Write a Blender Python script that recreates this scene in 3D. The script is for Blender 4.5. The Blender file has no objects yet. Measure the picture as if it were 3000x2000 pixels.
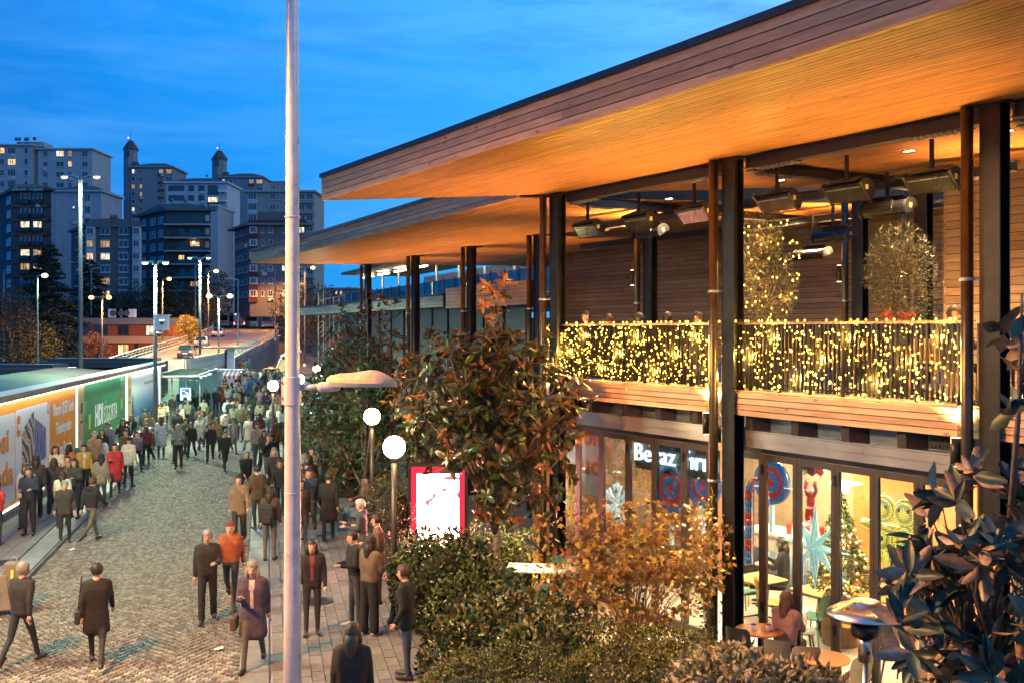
import bpy, math, random
import numpy as np
from mathutils import Vector, Matrix

sc = bpy.context.scene
C = sc.collection
F, H, HV = 2917.0, 5.4, 968.0          # focal length in photo pixels, eye height, horizon row
PI = math.pi
RR = random.Random(11)

# ------------------------------------------------------------------ camera
cd = bpy.data.cameras.new('camera'); cam = bpy.data.objects.new('camera', cd); C.objects.link(cam)
cam.location = (0, 0, H); cam.rotation_euler = (PI/2, 0, 0)
cd.sensor_width = 36; cd.lens = 35.004; cd.shift_y = -32/3000
cd.clip_start = .1; cd.clip_end = 3000
sc.camera = cam

# ------------------------------------------------------------------ world: dusk sky
w = bpy.data.worlds.new('World'); sc.world = w; w.use_nodes = True
nt = w.node_tree; nt.nodes.clear()
def wn(t, **k):
    n = nt.nodes.new(t)
    for a, b in k.items(): setattr(n, a, b)
    return n
def wl(a, b): nt.links.new(a, b)
tc = wn('ShaderNodeTexCoord'); sep = wn('ShaderNodeSeparateXYZ'); wl(tc.outputs['Generated'], sep.inputs[0])
def ramp(stops, inp):
    r = wn('ShaderNodeValToRGB'); e = r.color_ramp.elements
    while len(e) < len(stops): e.new(.5)
    for q, (p, c) in zip(e, stops): q.position = p; q.color = (*c, 1)
    wl(inp, r.inputs[0]); return r.outputs[0]
mr = wn('ShaderNodeMapRange'); mr.inputs[1].default_value = -.62; mr.inputs[2].default_value = .9
wl(sep.outputs[0], mr.inputs[0])
horizc = ramp([(0, (.001, .105, .38)), (.2, (.004, .175, .53)), (.42, (.018, .26, .64)), (.62, (.10, .36, .72)), (1, (.42, .46, .55))], mr.outputs[0])
highc = ramp([(0, (.001, .10, .42)), (.2, (.001, .19, .62)), (.42, (.03, .29, .72)), (.62, (.14, .43, .84)), (1, (.34, .46, .68))], mr.outputs[0])
mz = wn('ShaderNodeMapRange'); mz.inputs[1].default_value = .02; mz.inputs[2].default_value = .30; wl(sep.outputs[2], mz.inputs[0])
mx = wn('ShaderNodeMix', data_type='RGBA'); wl(mz.outputs[0], mx.inputs[0]); wl(horizc, mx.inputs[6]); wl(highc, mx.inputs[7])
# thin cloud streaks
mp = wn('ShaderNodeMapping'); mp.inputs['Scale'].default_value = (1.6, 1.6, 9.0); mp.inputs['Rotation'].default_value = (0, .16, .3); wl(tc.outputs['Generated'], mp.inputs[0])
nz = wn('ShaderNodeTexNoise'); nz.inputs['Scale'].default_value = 2.2; nz.inputs['Detail'].default_value = 9; nz.inputs['Roughness'].default_value = .62; nz.inputs['Distortion'].default_value = .6
wl(mp.outputs[0], nz.inputs['Vector'])
cl = wn('ShaderNodeMapRange'); cl.inputs[1].default_value = .42; cl.inputs[2].default_value = .78; wl(nz.outputs[0], cl.inputs[0])
clm = wn('ShaderNodeMath', operation='MULTIPLY'); wl(cl.outputs[0], clm.inputs[0]); clm.inputs[1].default_value = .30
mx2 = wn('ShaderNodeMix', data_type='RGBA'); wl(clm.outputs[0], mx2.inputs[0]); wl(mx.outputs[2], mx2.inputs[6]); mx2.inputs[7].default_value = (.14, .40, .76, 1)
mp2 = wn('ShaderNodeMapping'); mp2.inputs['Scale'].default_value = (2.5, 2.5, 13.0); mp2.inputs['Location'].default_value = (3, 1, .4); wl(tc.outputs['Generated'], mp2.inputs[0])
nz2 = wn('ShaderNodeTexNoise'); nz2.inputs['Scale'].default_value = 2.4; nz2.inputs['Detail'].default_value = 10; nz2.inputs['Roughness'].default_value = .66; wl(mp2.outputs[0], nz2.inputs['Vector'])
cl2 = wn('ShaderNodeMapRange'); cl2.inputs[1].default_value = .48; cl2.inputs[2].default_value = .76; wl(nz2.outputs[0], cl2.inputs[0])
hi = wn('ShaderNodeMapRange'); hi.inputs[1].default_value = .19; hi.inputs[2].default_value = .36; wl(sep.outputs[2], hi.inputs[0])
cm2 = wn('ShaderNodeMath', operation='MULTIPLY'); wl(cl2.outputs[0], cm2.inputs[0]); wl(hi.outputs[0], cm2.inputs[1])
mx3 = wn('ShaderNodeMix', data_type='RGBA'); wl(cm2.outputs[0], mx3.inputs[0]); wl(mx2.outputs[2], mx3.inputs[6]); mx3.inputs[7].default_value = (.006, .11, .40, 1)
sky = wn('ShaderNodeTexSky', sky_type='NISHITA', sun_disc=False)
sky.sun_elevation = math.radians(-1.5); sky.sun_rotation = math.radians(120)
adds = wn('ShaderNodeMix', data_type='RGBA', blend_type='ADD'); adds.inputs[0].default_value = .02
wl(mx3.outputs[2], adds.inputs[6]); wl(sky.outputs[0], adds.inputs[7])
bg = wn('ShaderNodeBackground'); bg.inputs[1].default_value = .68; wo = wn('ShaderNodeOutputWorld')
wl(adds.outputs[2], bg.inputs[0]); wl(bg.outputs[0], wo.inputs[0])

# the last light of the sun, just below the horizon on the right
sd = bpy.data.lights.new('sun', 'SUN'); so = bpy.data.objects.new('sun', sd); C.objects.link(so)
sd.energy = .10; sd.angle = math.radians(20); sd.color = (1, .82, .68)
so.rotation_euler = (math.radians(72), 0, math.radians(60))
vs = sc.view_settings; vs.view_transform = 'Standard'; vs.look = 'None'; vs.exposure = 1.25; vs.gamma = 1; vs.use_curve_mapping = False
sc.render.engine = 'CYCLES'
cy = sc.cycles; cy.max_bounces = 6; cy.diffuse_bounces = 2; cy.glossy_bounces = 2; cy.transmission_bounces = 3; cy.transparent_max_bounces = 10
cy.sample_clamp_indirect = 4; cy.sample_clamp_direct = 0; cy.caustics_reflective = False; cy.caustics_refractive = False
cy.use_denoising = True; cy.use_light_tree = True

# ------------------------------------------------------------------ helpers
def G(u, v, z=0.0):
    y = (H - z)*F/(v - HV); return Vector(((u - 1500)/F*y, y, z))
def P(u, v, y): return Vector(((u - 1500)/F*y, y, H - (v - HV)/F*y))

_M = {}
def nodes(m):
    m.use_nodes = True; n = m.node_tree; return n, n.nodes['Principled BSDF']
def pm(name, col, rough=.6, metal=0, var=.18, scale=4, bump=0, bscale=40, emit=None, es=0, spec=.5, rnd=0, coat=0):
    """principled material with noise in colour and relief"""
    if name in _M: return _M[name]
    m = bpy.data.materials.new(name); n, b = nodes(m); _M[name] = m
    L = n.links.new
    b.inputs['Roughness'].default_value = rough; b.inputs['Metallic'].default_value = metal
    b.inputs['Specular IOR Level'].default_value = spec; b.inputs['Coat Weight'].default_value = coat
    b.inputs['Base Color'].default_value = (*col, 1)
    if emit: b.inputs['Emission Color'].default_value = (*emit, 1); b.inputs['Emission Strength'].default_value = es
    t = n.nodes.new('ShaderNodeTexCoord')
    if var:
        z = n.nodes.new('ShaderNodeTexNoise'); z.inputs['Scale'].default_value = scale; z.inputs['Detail'].default_value = 6; z.inputs['Roughness'].default_value = .65
        L(t.outputs['Object'], z.inputs['Vector'])
        r = n.nodes.new('ShaderNodeMapRange'); r.inputs[1].default_value = .3; r.inputs[2].default_value = .7; r.inputs[3].default_value = 1-var; r.inputs[4].default_value = 1+var
        L(z.outputs[0], r.inputs[0]); src = r.outputs[0]
        if rnd:
            oi = n.nodes.new('ShaderNodeObjectInfo'); q = n.nodes.new('ShaderNodeMapRange'); q.inputs[3].default_value = 1-rnd; q.inputs[4].default_value = 1+rnd
            L(oi.outputs['Random'], q.inputs[0]); mm = n.nodes.new('ShaderNodeMath'); mm.operation = 'MULTIPLY'; L(src, mm.inputs[0]); L(q.outputs[0], mm.inputs[1]); src = mm.outputs[0]
        v = n.nodes.new('ShaderNodeVectorMath'); v.operation = 'SCALE'; v.inputs[0].default_value = col; L(src, v.inputs['Scale']); L(v.outputs[0], b.inputs['Base Color'])
        r2 = n.nodes.new('ShaderNodeMapRange'); r2.inputs[3].default_value = max(.02, rough-.12); r2.inputs[4].default_value = min(1, rough+.12); L(z.outputs[0], r2.inputs[0]); L(r2.outputs[0], b.inputs['Roughness'])
    if bump:
        z2 = n.nodes.new('ShaderNodeTexNoise'); z2.inputs['Scale'].default_value = bscale; z2.inputs['Detail'].default_value = 5; L(t.outputs['Object'], z2.inputs['Vector'])
        bp = n.nodes.new('ShaderNodeBump'); bp.inputs['Strength'].default_value = bump; bp.inputs['Distance'].default_value = .02; L(z2.outputs[0], bp.inputs['Height']); L(bp.outputs[0], b.inputs['Normal'])
    return m
def em(name, col, s):
    """something that gives off light"""
    if name in _M: return _M[name]
    m = bpy.data.materials.new(name); m.use_nodes = True; n = m.node_tree; n.nodes.clear()
    e = n.nodes.new('ShaderNodeEmission'); e.inputs[0].default_value = (*col, 1); e.inputs[1].default_value = s
    o = n.nodes.new('ShaderNodeOutputMaterial'); n.links.new(e.outputs[0], o.inputs[0]); _M[name] = m; return m
def glassm(name, tint=(.95, .97, .97), refl=.06, rough=.02):
    if name in _M: return _M[name]
    m = bpy.data.materials.new(name); m.use_nodes = True; n = m.node_tree; n.nodes.clear(); L = n.links.new
    t = n.nodes.new('ShaderNodeBsdfTransparent'); t.inputs[0].default_value = (*tint, 1)
    g = n.nodes.new('ShaderNodeBsdfGlossy'); g.inputs['Roughness'].default_value = rough
    f = n.nodes.new('ShaderNodeLayerWeight'); f.inputs[0].default_value = .25
    a = n.nodes.new('ShaderNodeMapRange'); a.inputs[3].default_value = refl; a.inputs[4].default_value = .55; L(f.outputs['Fresnel'], a.inputs[0])
    x = n.nodes.new('ShaderNodeMixShader'); L(a.outputs[0], x.inputs[0]); L(t.outputs[0], x.inputs[1]); L(g.outputs[0], x.inputs[2])
    o = n.nodes.new('ShaderNodeOutputMaterial'); L(x.outputs[0], o.inputs[0]); _M[name] = m; return m
def woodm(name, c1, c2, rough=.5, knots=.8, axis=0, gscale=1.0):
    """boards: grain along one local axis, knots, each board its own shade"""
    if name in _M: return _M[name]
    m = bpy.data.materials.new(name); n, b = nodes(m); L = n.links.new; _M[name] = m
    t = n.nodes.new('ShaderNodeTexCoord'); oi = n.nodes.new('ShaderNodeObjectInfo')
    off = n.nodes.new('ShaderNodeVectorMath'); off.operation = 'SCALE'; off.inputs[0].default_value = (31, 17, 9); L(oi.outputs['Random'], off.inputs['Scale'])
    ad = n.nodes.new('ShaderNodeVectorMath'); L(t.outputs['Object'], ad.inputs[0]); L(off.outputs[0], ad.inputs[1])
    mpn = n.nodes.new('ShaderNodeMapping'); s = [14*gscale]*3; s[axis] = .9*gscale; mpn.inputs['Scale'].default_value = s; L(ad.outputs[0], mpn.inputs[0])
    z = n.nodes.new('ShaderNodeTexNoise'); z.inputs['Scale'].default_value = 1.6; z.inputs['Detail'].default_value = 8; z.inputs['Distortion'].default_value = .8; L(mpn.outputs[0], z.inputs['Vector'])
    r = n.nodes.new('ShaderNodeValToRGB'); r.color_ramp.elements[0].position = .32; r.color_ramp.elements[0].color = (*c1, 1); r.color_ramp.elements[1].position = .68; r.color_ramp.elements[1].color = (*c2, 1); L(z.outputs[0], r.inputs[0])
    mk = n.nodes.new('ShaderNodeMapping'); sk = [3.4]*3; sk[axis] = 1.5; mk.inputs['Scale'].default_value = sk; L(ad.outputs[0], mk.inputs[0])
    vo = n.nodes.new('ShaderNodeTexVoronoi'); vo.inputs['Scale'].default_value = 1.4; L(mk.outputs[0], vo.inputs['Vector'])
    kr = n.nodes.new('ShaderNodeMapRange'); kr.inputs[1].default_value = .05; kr.inputs[2].default_value = .13; kr.inputs[3].default_value = knots; kr.inputs[4].default_value = 0; L(vo.outputs['Distance'], kr.inputs[0])
    kx = n.nodes.new('ShaderNodeMix'); kx.data_type = 'RGBA'; L(kr.outputs[0], kx.inputs[0]); L(r.outputs[0], kx.inputs[6]); kx.inputs[7].default_value = (c1[0]*.35, c1[1]*.3, c1[2]*.3, 1)
    q = n.nodes.new('ShaderNodeMapRange'); q.inputs[3].default_value = .78; q.inputs[4].default_value = 1.18; L(oi.outputs['Random'], q.inputs[0])
    # broad weathering
    zb = n.nodes.new('ShaderNodeTexNoise'); zb.inputs['Scale'].default_value = .9; zb.inputs['Detail'].default_value = 4; L(t.outputs['Object'], zb.inputs['Vector'])
    qb = n.nodes.new('ShaderNodeMapRange'); qb.inputs[1].default_value = .3; qb.inputs[2].default_value = .7; qb.inputs[3].default_value = .86; qb.inputs[4].default_value = 1.1; L(zb.outputs[0], qb.inputs[0])
    mm = n.nodes.new('ShaderNodeMath'); mm.operation = 'MULTIPLY'; L(q.outputs[0], mm.inputs[0]); L(qb.outputs[0], mm.inputs[1])
    v = n.nodes.new('ShaderNodeVectorMath'); v.operation = 'SCALE'; L(kx.outputs[2], v.inputs[0]); L(mm.outputs[0], v.inputs['Scale']); L(v.outputs[0], b.inputs['Base Color'])
    b.inputs['Roughness'].default_value = rough
    bp = n.nodes.new('ShaderNodeBump'); bp.inputs['Strength'].default_value = .15; bp.inputs['Distance'].default_value = .01; L(z.outputs[0], bp.inputs['Height']); L(bp.outputs[0], b.inputs['Normal'])
    return m
def leafm(name, top, under, rough=.35, trans=.12):
    if name in _M: return _M[name]
    m = bpy.data.materials.new(name); n, b = nodes(m); L = n.links.new; _M[name] = m
    g = n.nodes.new('ShaderNodeNewGeometry'); t = n.nodes.new('ShaderNodeTexCoord')
    z = n.nodes.new('ShaderNodeTexNoise'); z.inputs['Scale'].default_value = 3.3; z.inputs['Detail'].default_value = 5; L(t.outputs['Object'], z.inputs['Vector'])
    r = n.nodes.new('ShaderNodeMapRange'); r.inputs[1].default_value = .3; r.inputs[2].default_value = .7; r.inputs[3].default_value = .55; r.inputs[4].default_value = 1.5; L(z.outputs[0], r.inputs[0])
    x = n.nodes.new('ShaderNodeMix'); x.data_type = 'RGBA'; x.inputs[6].default_value = (*top, 1); x.inputs[7].default_value = (*under, 1); L(g.outputs['Backfacing'], x.inputs[0])
    v = n.nodes.new('ShaderNodeVectorMath'); v.operation = 'SCALE'; L(x.outputs[2], v.inputs[0]); L(r.outputs[0], v.inputs['Scale']); L(v.outputs[0], b.inputs['Base Color'])
    b.inputs['Roughness'].default_value = rough; b.inputs['Specular IOR Level'].default_value = .35
    return m

class MB:
    """collects shapes for one mesh"""
    def __init__(s): s.v = []; s.f = []; s.m = []
    def add(s, vs, fs, mi=0):
        b = len(s.v); s.v += [tuple(p) for p in vs]; s.f += [tuple(i+b for i in f) for f in fs]; s.m += [mi]*len(fs); return s
    def box(s, x0, x1, y0, y1, z0, z1, mi=0):
        return s.add([(x0,y0,z0),(x1,y0,z0),(x1,y1,z0),(x0,y1,z0),(x0,y0,z1),(x1,y0,z1),(x1,y1,z1),(x0,y1,z1)],
                     [(0,3,2,1),(4,5,6,7),(0,1,5,4),(1,2,6,5),(2,3,7,6),(3,0,4,7)], mi)
    def beam(s, a, b, wd, ht, mi=0, up=(0,0,1)):
        a = Vector(a); b = Vector(b); d = (b-a).normalized(); x = d.cross(Vector(up))
        if x.length < 1e-4: x = d.cross(Vector((0,1,0)))
        x.normalize(); y = x.cross(d); x *= wd/2; y *= ht/2
        return s.add([a-x-y,a+x-y,a+x+y,a-x+y,b-x-y,b+x-y,b+x+y,b-x+y],[(0,1,2,3),(7,6,5,4),(0,4,5,1),(1,5,6,2),(2,6,7,3),(3,7,4,0)],mi)
    def tube(s, pts, r, n=8, mi=0, cap=True):
        pts = [Vector(p) for p in pts]; k = len(pts); rs = r if isinstance(r,(list,tuple)) else [r]*k
        vs = []; fs = []; ref = None
        for i, p in enumerate(pts):
            d = (pts[min(i+1,k-1)]-pts[max(i-1,0)]).normalized()
            if ref is None: ref = Vector((1,0,0)) if abs(d.x) < .9 else Vector((0,1,0))
            x = (ref - d*ref.dot(d)).normalized(); y = d.cross(x); ref = x
            for j in range(n):
                a = 2*PI*j/n; vs.append(p+(x*math.cos(a)+y*math.sin(a))*rs[i])
        for i in range(k-1):
            for j in range(n):
                fs.append((i*n+j, i*n+(j+1)%n, (i+1)*n+(j+1)%n, (i+1)*n+j))
        if cap: fs.append(tuple(range(n))[::-1]); fs.append(tuple((k-1)*n+j for j in range(n)))
        return s.add(vs, fs, mi)
    def lathe(s, prof, n=16, c=(0,0,0), mi=0):
        vs = []; fs = []; k = len(prof)
        for r, z in prof:
            for j in range(n):
                a = 2*PI*j/n; vs.append((c[0]+r*math.cos(a), c[1]+r*math.sin(a), c[2]+z))
        for i in range(k-1):
            for j in range(n): fs.append((i*n+j, i*n+(j+1)%n, (i+1)*n+(j+1)%n, (i+1)*n+j))
        fs.append(tuple(range(n))[::-1]); fs.append(tuple((k-1)*n+j for j in range(n)))
        return s.add(vs, fs, mi)
    def ell(s, c, r, nu=12, nv=8, mi=0):
        if not isinstance(r,(list,tuple)): r = (r,r,r)
        vs = [(c[0],c[1],c[2]-r[2])]; fs = []
        for i in range(1,nv):
            t = -PI/2+PI*i/nv
            for j in range(nu):
                a = 2*PI*j/nu; vs.append((c[0]+r[0]*math.cos(t)*math.cos(a), c[1]+r[1]*math.cos(t)*math.sin(a), c[2]+r[2]*math.sin(t)))
        vs.append((c[0],c[1],c[2]+r[2])); top = len(vs)-1
        for j in range(nu): fs.append((0,1+(j+1)%nu,1+j))
        for i in range(nv-2):
            for j in range(nu): fs.append((1+i*nu+j,1+i*nu+(j+1)%nu,1+(i+1)*nu+(j+1)%nu,1+(i+1)*nu+j))
        for j in range(nu): fs.append((1+(nv-2)*nu+j,1+(nv-2)*nu+(j+1)%nu,top))
        return s.add(vs,fs,mi)
    def prism(s, poly, z0, z1, mi=0):
        n = len(poly); a = sum(poly[i][0]*poly[(i+1)%n][1]-poly[(i+1)%n][0]*poly[i][1] for i in range(n))
        if a < 0: poly = poly[::-1]
        vs = [(p[0],p[1],z0) for p in poly]+[(p[0],p[1],z1) for p in poly]
        fs = [tuple(range(n))[::-1], tuple(range(n,2*n))]+[(i,(i+1)%n,n+(i+1)%n,n+i) for i in range(n)]
        return s.add(vs,fs,mi)
    def xprism(s, poly, x0, x1, mi=0):
        """polygon in (y,z), extruded along x"""
        n = len(poly); a = sum(poly[i][0]*poly[(i+1)%n][1]-poly[(i+1)%n][0]*poly[i][1] for i in range(n))
        if a < 0: poly = poly[::-1]
        vs = [(x0,p[0],p[1]) for p in poly]+[(x1,p[0],p[1]) for p in poly]
        fs = [tuple(range(n))[::-1], tuple(range(n,2*n))]+[(i,(i+1)%n,n+(i+1)%n,n+i) for i in range(n)]
        return s.add(vs,fs,mi)
    def quad(s, a, b, c, d, mi=0): return s.add([a,b,c,d],[(0,1,2,3)],mi)
    def strip(s, A, B, z0, z1, mi=0):
        """solid slab between two plan polylines A and B (lists of (x,y)); z may be lists"""
        n = len(A); Z0 = z0 if isinstance(z0,list) else [z0]*n; Z1 = z1 if isinstance(z1,list) else [z1]*n
        vs = []
        for i in range(n): vs += [(A[i][0],A[i][1],Z0[i]),(B[i][0],B[i][1],Z0[i]),(B[i][0],B[i][1],Z1[i]),(A[i][0],A[i][1],Z1[i])]
        fs = []
        for i in range(n-1):
            for j in range(4): fs.append((4*i+j,4*i+(j+1)%4,4*i+4+(j+1)%4,4*i+4+j))
        fs += [(3,2,1,0),(4*n-4,4*n-3,4*n-2,4*n-1)]
        return s.add(vs,fs,mi)
    def mesh(s, name, mats, smooth=False):
        me = bpy.data.meshes.new(name); me.from_pydata(s.v,[],s.f)
        for m in (mats if isinstance(mats,(list,tuple)) else [mats]): me.materials.append(m)
        if any(s.m): me.polygons.foreach_set('material_index', s.m)
        if smooth: me.polygons.foreach_set('use_smooth',[True]*len(s.f))
        me.update(); return me
    def build(s, name, mats, parent=None, smooth=False, loc=(0,0,0), rz=0):
        return ob(name, s.mesh(name, mats, smooth), parent, loc, rz)
def ob(name, me, parent=None, loc=(0,0,0), rz=0):
    o = bpy.data.objects.new(name, me); C.objects.link(o); o.location = loc; o.rotation_euler = (0,0,rz)
    if parent: o.parent = parent
    return o
def tag(o, label=None, cat=None, group=None, kind=None):
    for k, v in (('label',label),('category',cat),('group',group),('kind',kind)):
        if v: o[k] = v
    return o
def thing(name, label, cat, loc=(0,0,0), rz=0, group=None):
    o = bpy.data.objects.new(name, None); C.objects.link(o); o.location = loc; o.rotation_euler = (0,0,rz); o.empty_display_size = .2
    return tag(o, label, cat, group)
KIDS = {}
def dup(o, loc=None, rz=None, label=None, group=None, parent=None):
    c = o.copy(); C.objects.link(c); c.parent = parent
    if loc is not None: c.location = loc
    if rz is not None: c.rotation_euler = (0,0,rz)
    if label: c['label'] = label
    if group: c['group'] = group
    for k in list(o.children): dup(k, parent=c)
    return c
def light(name, kind, loc, energy, col, parent=None, size=.1, rot=None, spot=None, blend=.5):
    l = bpy.data.lights.new(name, kind); l.energy = energy; l.color = col
    if kind in ('POINT','SPOT'): l.shadow_soft_size = size
    if kind == 'SPOT': l.spot_size = spot; l.spot_blend = blend
    if kind == 'AREA': l.size = size
    o = bpy.data.objects.new(name, l); C.objects.link(o); o.location = loc
    if rot: o.rotation_euler = rot
    if parent: o.parent = parent
    return o
def smoothmod(o, w_=.01, seg=2):
    b = o.modifiers.new('bevel','BEVEL'); b.width = w_; b.segments = seg; b.limit_method = 'ANGLE'; return o
def rot2(p, a): return (p[0]*math.cos(a)-p[1]*math.sin(a), p[0]*math.sin(a)+p[1]*math.cos(a))
_dg = None
def textmesh(s, width, height, mat, bold=.0, depth=.004, font_shear=0):
    """lettering as a mesh in the xz plane facing -y, lower left corner at the origin"""
    cu = bpy.data.curves.new('lettering','FONT'); cu.body = s; cu.offset = bold; cu.extrude = .001; cu.shear = font_shear; cu.resolution_u = 3
    o = bpy.data.objects.new('lettering', cu); C.objects.link(o); dg = bpy.context.evaluated_depsgraph_get()
    me = bpy.data.meshes.new_from_object(o.evaluated_get(dg)); bpy.data.objects.remove(o); bpy.data.curves.remove(cu)
    n = len(me.vertices); a = np.empty(n*3, dtype=np.float32); me.vertices.foreach_get('co', a); a = a.reshape(-1,3)
    lo = a.min(0); hi_ = a.max(0); b = np.empty_like(a)
    b[:,0] = (a[:,0]-lo[0])/(hi_[0]-lo[0])*width; b[:,2] = (a[:,1]-lo[1])/(hi_[1]-lo[1])*height
    b[:,1] = -(a[:,2]-lo[2])/max(1e-6,hi_[2]-lo[2])*depth
    me.vertices.foreach_set('co', b.ravel()); me.materials.clear(); me.materials.append(mat); me.update(); me.name = 'lettering'
    return me
# ------------------------------------------------------------------ materials used widely
m_asph = pm('asphalt', (.045,.045,.048), .75, var=.3, scale=.8, bump=.25, bscale=120)
m_conc = pm('concrete', (.27,.26,.24), .85, var=.28, scale=1.4, bump=.25, bscale=30)
m_slab = pm('paving_slab', (.165,.15,.14), .75, var=.2, scale=3, bump=.2, bscale=60, rnd=.16, spec=.25)
m_kerb = pm('granite_kerb', (.20,.195,.18), .55, var=.2, scale=6, bump=.12, bscale=80, rnd=.12)
m_cob = [pm('cobble_a', (.215,.195,.165), .7, var=.28, scale=9, bump=.25, bscale=70, rnd=.3, spec=.2),
         pm('cobble_b', (.155,.14,.12), .7, var=.28, scale=9, bump=.25, bscale=70, rnd=.3, spec=.2),
         pm('cobble_c', (.28,.255,.215), .7, var=.28, scale=9, bump=.25, bscale=70, rnd=.3, spec=.2)]
m_soil = pm('soil', (.04,.028,.018), .95, var=.4, scale=8, bump=.6, bscale=30)
m_dark = pm('dark_steel', (.035,.033,.032), .38, .6, var=.25, scale=3, bump=.04)
m_black = pm('black_paint', (.014,.014,.015), .45, var=.2)
m_frame = pm('bronze_frame', (.10,.085,.078), .34, .5, var=.15, scale=2)
m_band = pm('metal_band', (.46,.42,.40), .32, .75, var=.16, scale=1.2)
m_galv = pm('galvanised_steel', (.42,.43,.43), .38, .8, var=.2, scale=5)
m_white = pm('white_paint', (.74,.74,.72), .5, var=.06)
m_glass = glassm('window_glass')
W_SOF = woodm('soffit_wood', (.22,.092,.028), (.45,.215,.072), .4, .95, gscale=1.0)
W_FAS = woodm('fascia_wood', (.50,.25,.115), (.72,.42,.22), .55, .85)
W_DECK = woodm('deck_wood', (.56,.33,.17), (.74,.50,.29), .45, .8)
W_WALL = woodm('wall_wood', (.40,.255,.155), (.56,.385,.25), .55, .7)

# ------------------------------------------------------------------ ground, roads, pavements
g = MB(); g.quad((-700,-60,-.03),(700,-60,-.03),(700,223,-.03),(-700,223,-.03))
tag(g.build('ground', m_asph), kind='structure')
t2 = MB()
t2.box(-700,700,222.6,1600,-1,8.2)
tag(t2.build('upper_terrain', pm('upper_ground',(.07,.068,.065),.9,var=.3,scale=.3)), kind='structure')

PD = Vector((-.238,.971,0)); PN = Vector((-.971,-.238,0)); PO = Vector((-4.19,15.26,0))   # promenade axes and right kerb
def PR(a, b, z=0): q = PO+PD*a+PN*b; return Vector((q.x,q.y,z))
PROT = math.atan2(PD.y, PD.x)                       # local x runs along the promenade
road = thing('cobbled_road', None, None); road['kind'] = 'structure'
RW = 4.62
b_ = MB(); b_.quad(PR(-14,0,-.015),PR(72,0,-.015),PR(72,RW,-.015),PR(-14,RW,-.015))
# bedding with a cobble relief for the stretch too far away to tell stones apart
def cobble_sheet():
    m = bpy.data.materials.new('far_cobbles'); n, b = nodes(m); L = n.links.new
    t = n.nodes.new('ShaderNodeTexCoord'); vo = n.nodes.new('ShaderNodeTexVoronoi'); vo.inputs['Scale'].default_value = 9.5; L(t.outputs['Object'], vo.inputs['Vector'])
    r = n.nodes.new('ShaderNodeValToRGB'); r.color_ramp.elements[0].color = (.09,.085,.075,1); r.color_ramp.elements[1].color = (.19,.175,.15,1); L(vo.outputs['Color'], r.inputs[0]); L(r.outputs[0], b.inputs['Base Color'])
    vd = n.nodes.new('ShaderNodeTexVoronoi'); vd.feature = 'DISTANCE_TO_EDGE'; vd.inputs['Scale'].default_value = 9.5; L(t.outputs['Object'], vd.inputs['Vector'])
    bp = n.nodes.new('ShaderNodeBump'); bp.inputs['Strength'].default_value = .7; bp.inputs['Distance'].default_value = .03; L(vd.outputs['Distance'], bp.inputs['Height']); L(bp.outputs[0], b.inputs['Normal'])
    b.inputs['Roughness'].default_value = .7; b.inputs['Specular IOR Level'].default_value = .2; return m
b_.build('bedding', cobble_sheet(), road)
def stone(mb, c, e1, e2, l, wd, h, rnd):
    """one sett: four sides tapering to a worn top"""
    j = lambda k: rnd.uniform(-k,k)
    q = []
    for sx, sy in ((-1,-1),(1,-1),(1,1),(-1,1)): q.append((sx*l/2+j(.008), sy*wd/2+j(.008)))
    zb = -.03; vsl = []
    for (x,y), (k, z) in [(p,(1,zb)) for p in q]+[(p,(.99,h-.012)) for p in q]+[(p,(.80,h+j(.004))) for p in q]:
        vsl.append(c+e1*(x*k)+e2*(y*k)+Vector((0,0,z)))
    mb.add(vsl,[(0,1,5,4),(1,2,6,5),(2,3,7,6),(3,0,4,7),(4,5,9,8),(5,6,10,9),(6,7,11,10),(7,4,8,11),(8,9,10,11)], rnd.choice((0,0,1,1,2)))
rc = random.Random(5)
protos = []
for k in range(8):
    mb = MB(); stone(mb, Vector((0,0,0)), Vector((1,0,0)), Vector((0,1,0)), .084, .094, .012, rc); mb.m = [0]*len(mb.f)
    protos.append(mb.mesh('cobble', m_cob[k % 3]))
cells = []
nr = int(34/.1)
for i in range(nr):
    a0 = -3.2+i*.1
    for k in range(int(RW/.115)):
        b0 = .06+k*.115+(.05 if i % 2 else 0)
        if b0 > RW-.05: continue
        a = a0+.10*math.cos(2*PI*(b0/1.15+.13*math.sin(a0*.9)))+.03*math.sin(a0*2.3+b0*3.1)+rc.uniform(-.008,.008)
        cells.append((a, b0+rc.uniform(-.008,.008)))
vis = [c for c in cells if (lambda q: -40 < 1500+F*q.x/q.y < 3000 and HV+F*H/q.y < 1998)(PR(*c))]
vis.sort(key=lambda c: PR(*c).length)
near = set(vis[:300]); far = MB()
for c in cells:
    q = PR(*c)
    if c in near:
        o = ob('cobble', rc.choice(protos), road, q, PROT+rc.uniform(-.12,.12))
    else: 
        an = rc.uniform(-.12,.12); e1 = Vector((math.cos(PROT+an),math.sin(PROT+an),0)); e2 = Vector((-e1.y,e1.x,0))
        stone(far, q, e1, e2, rc.uniform(.07,.092), rc.uniform(.085,.105), .012, rc)
o = far.build('cobble_field', m_cob, road); o['kind'] = 'stuff'

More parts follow.
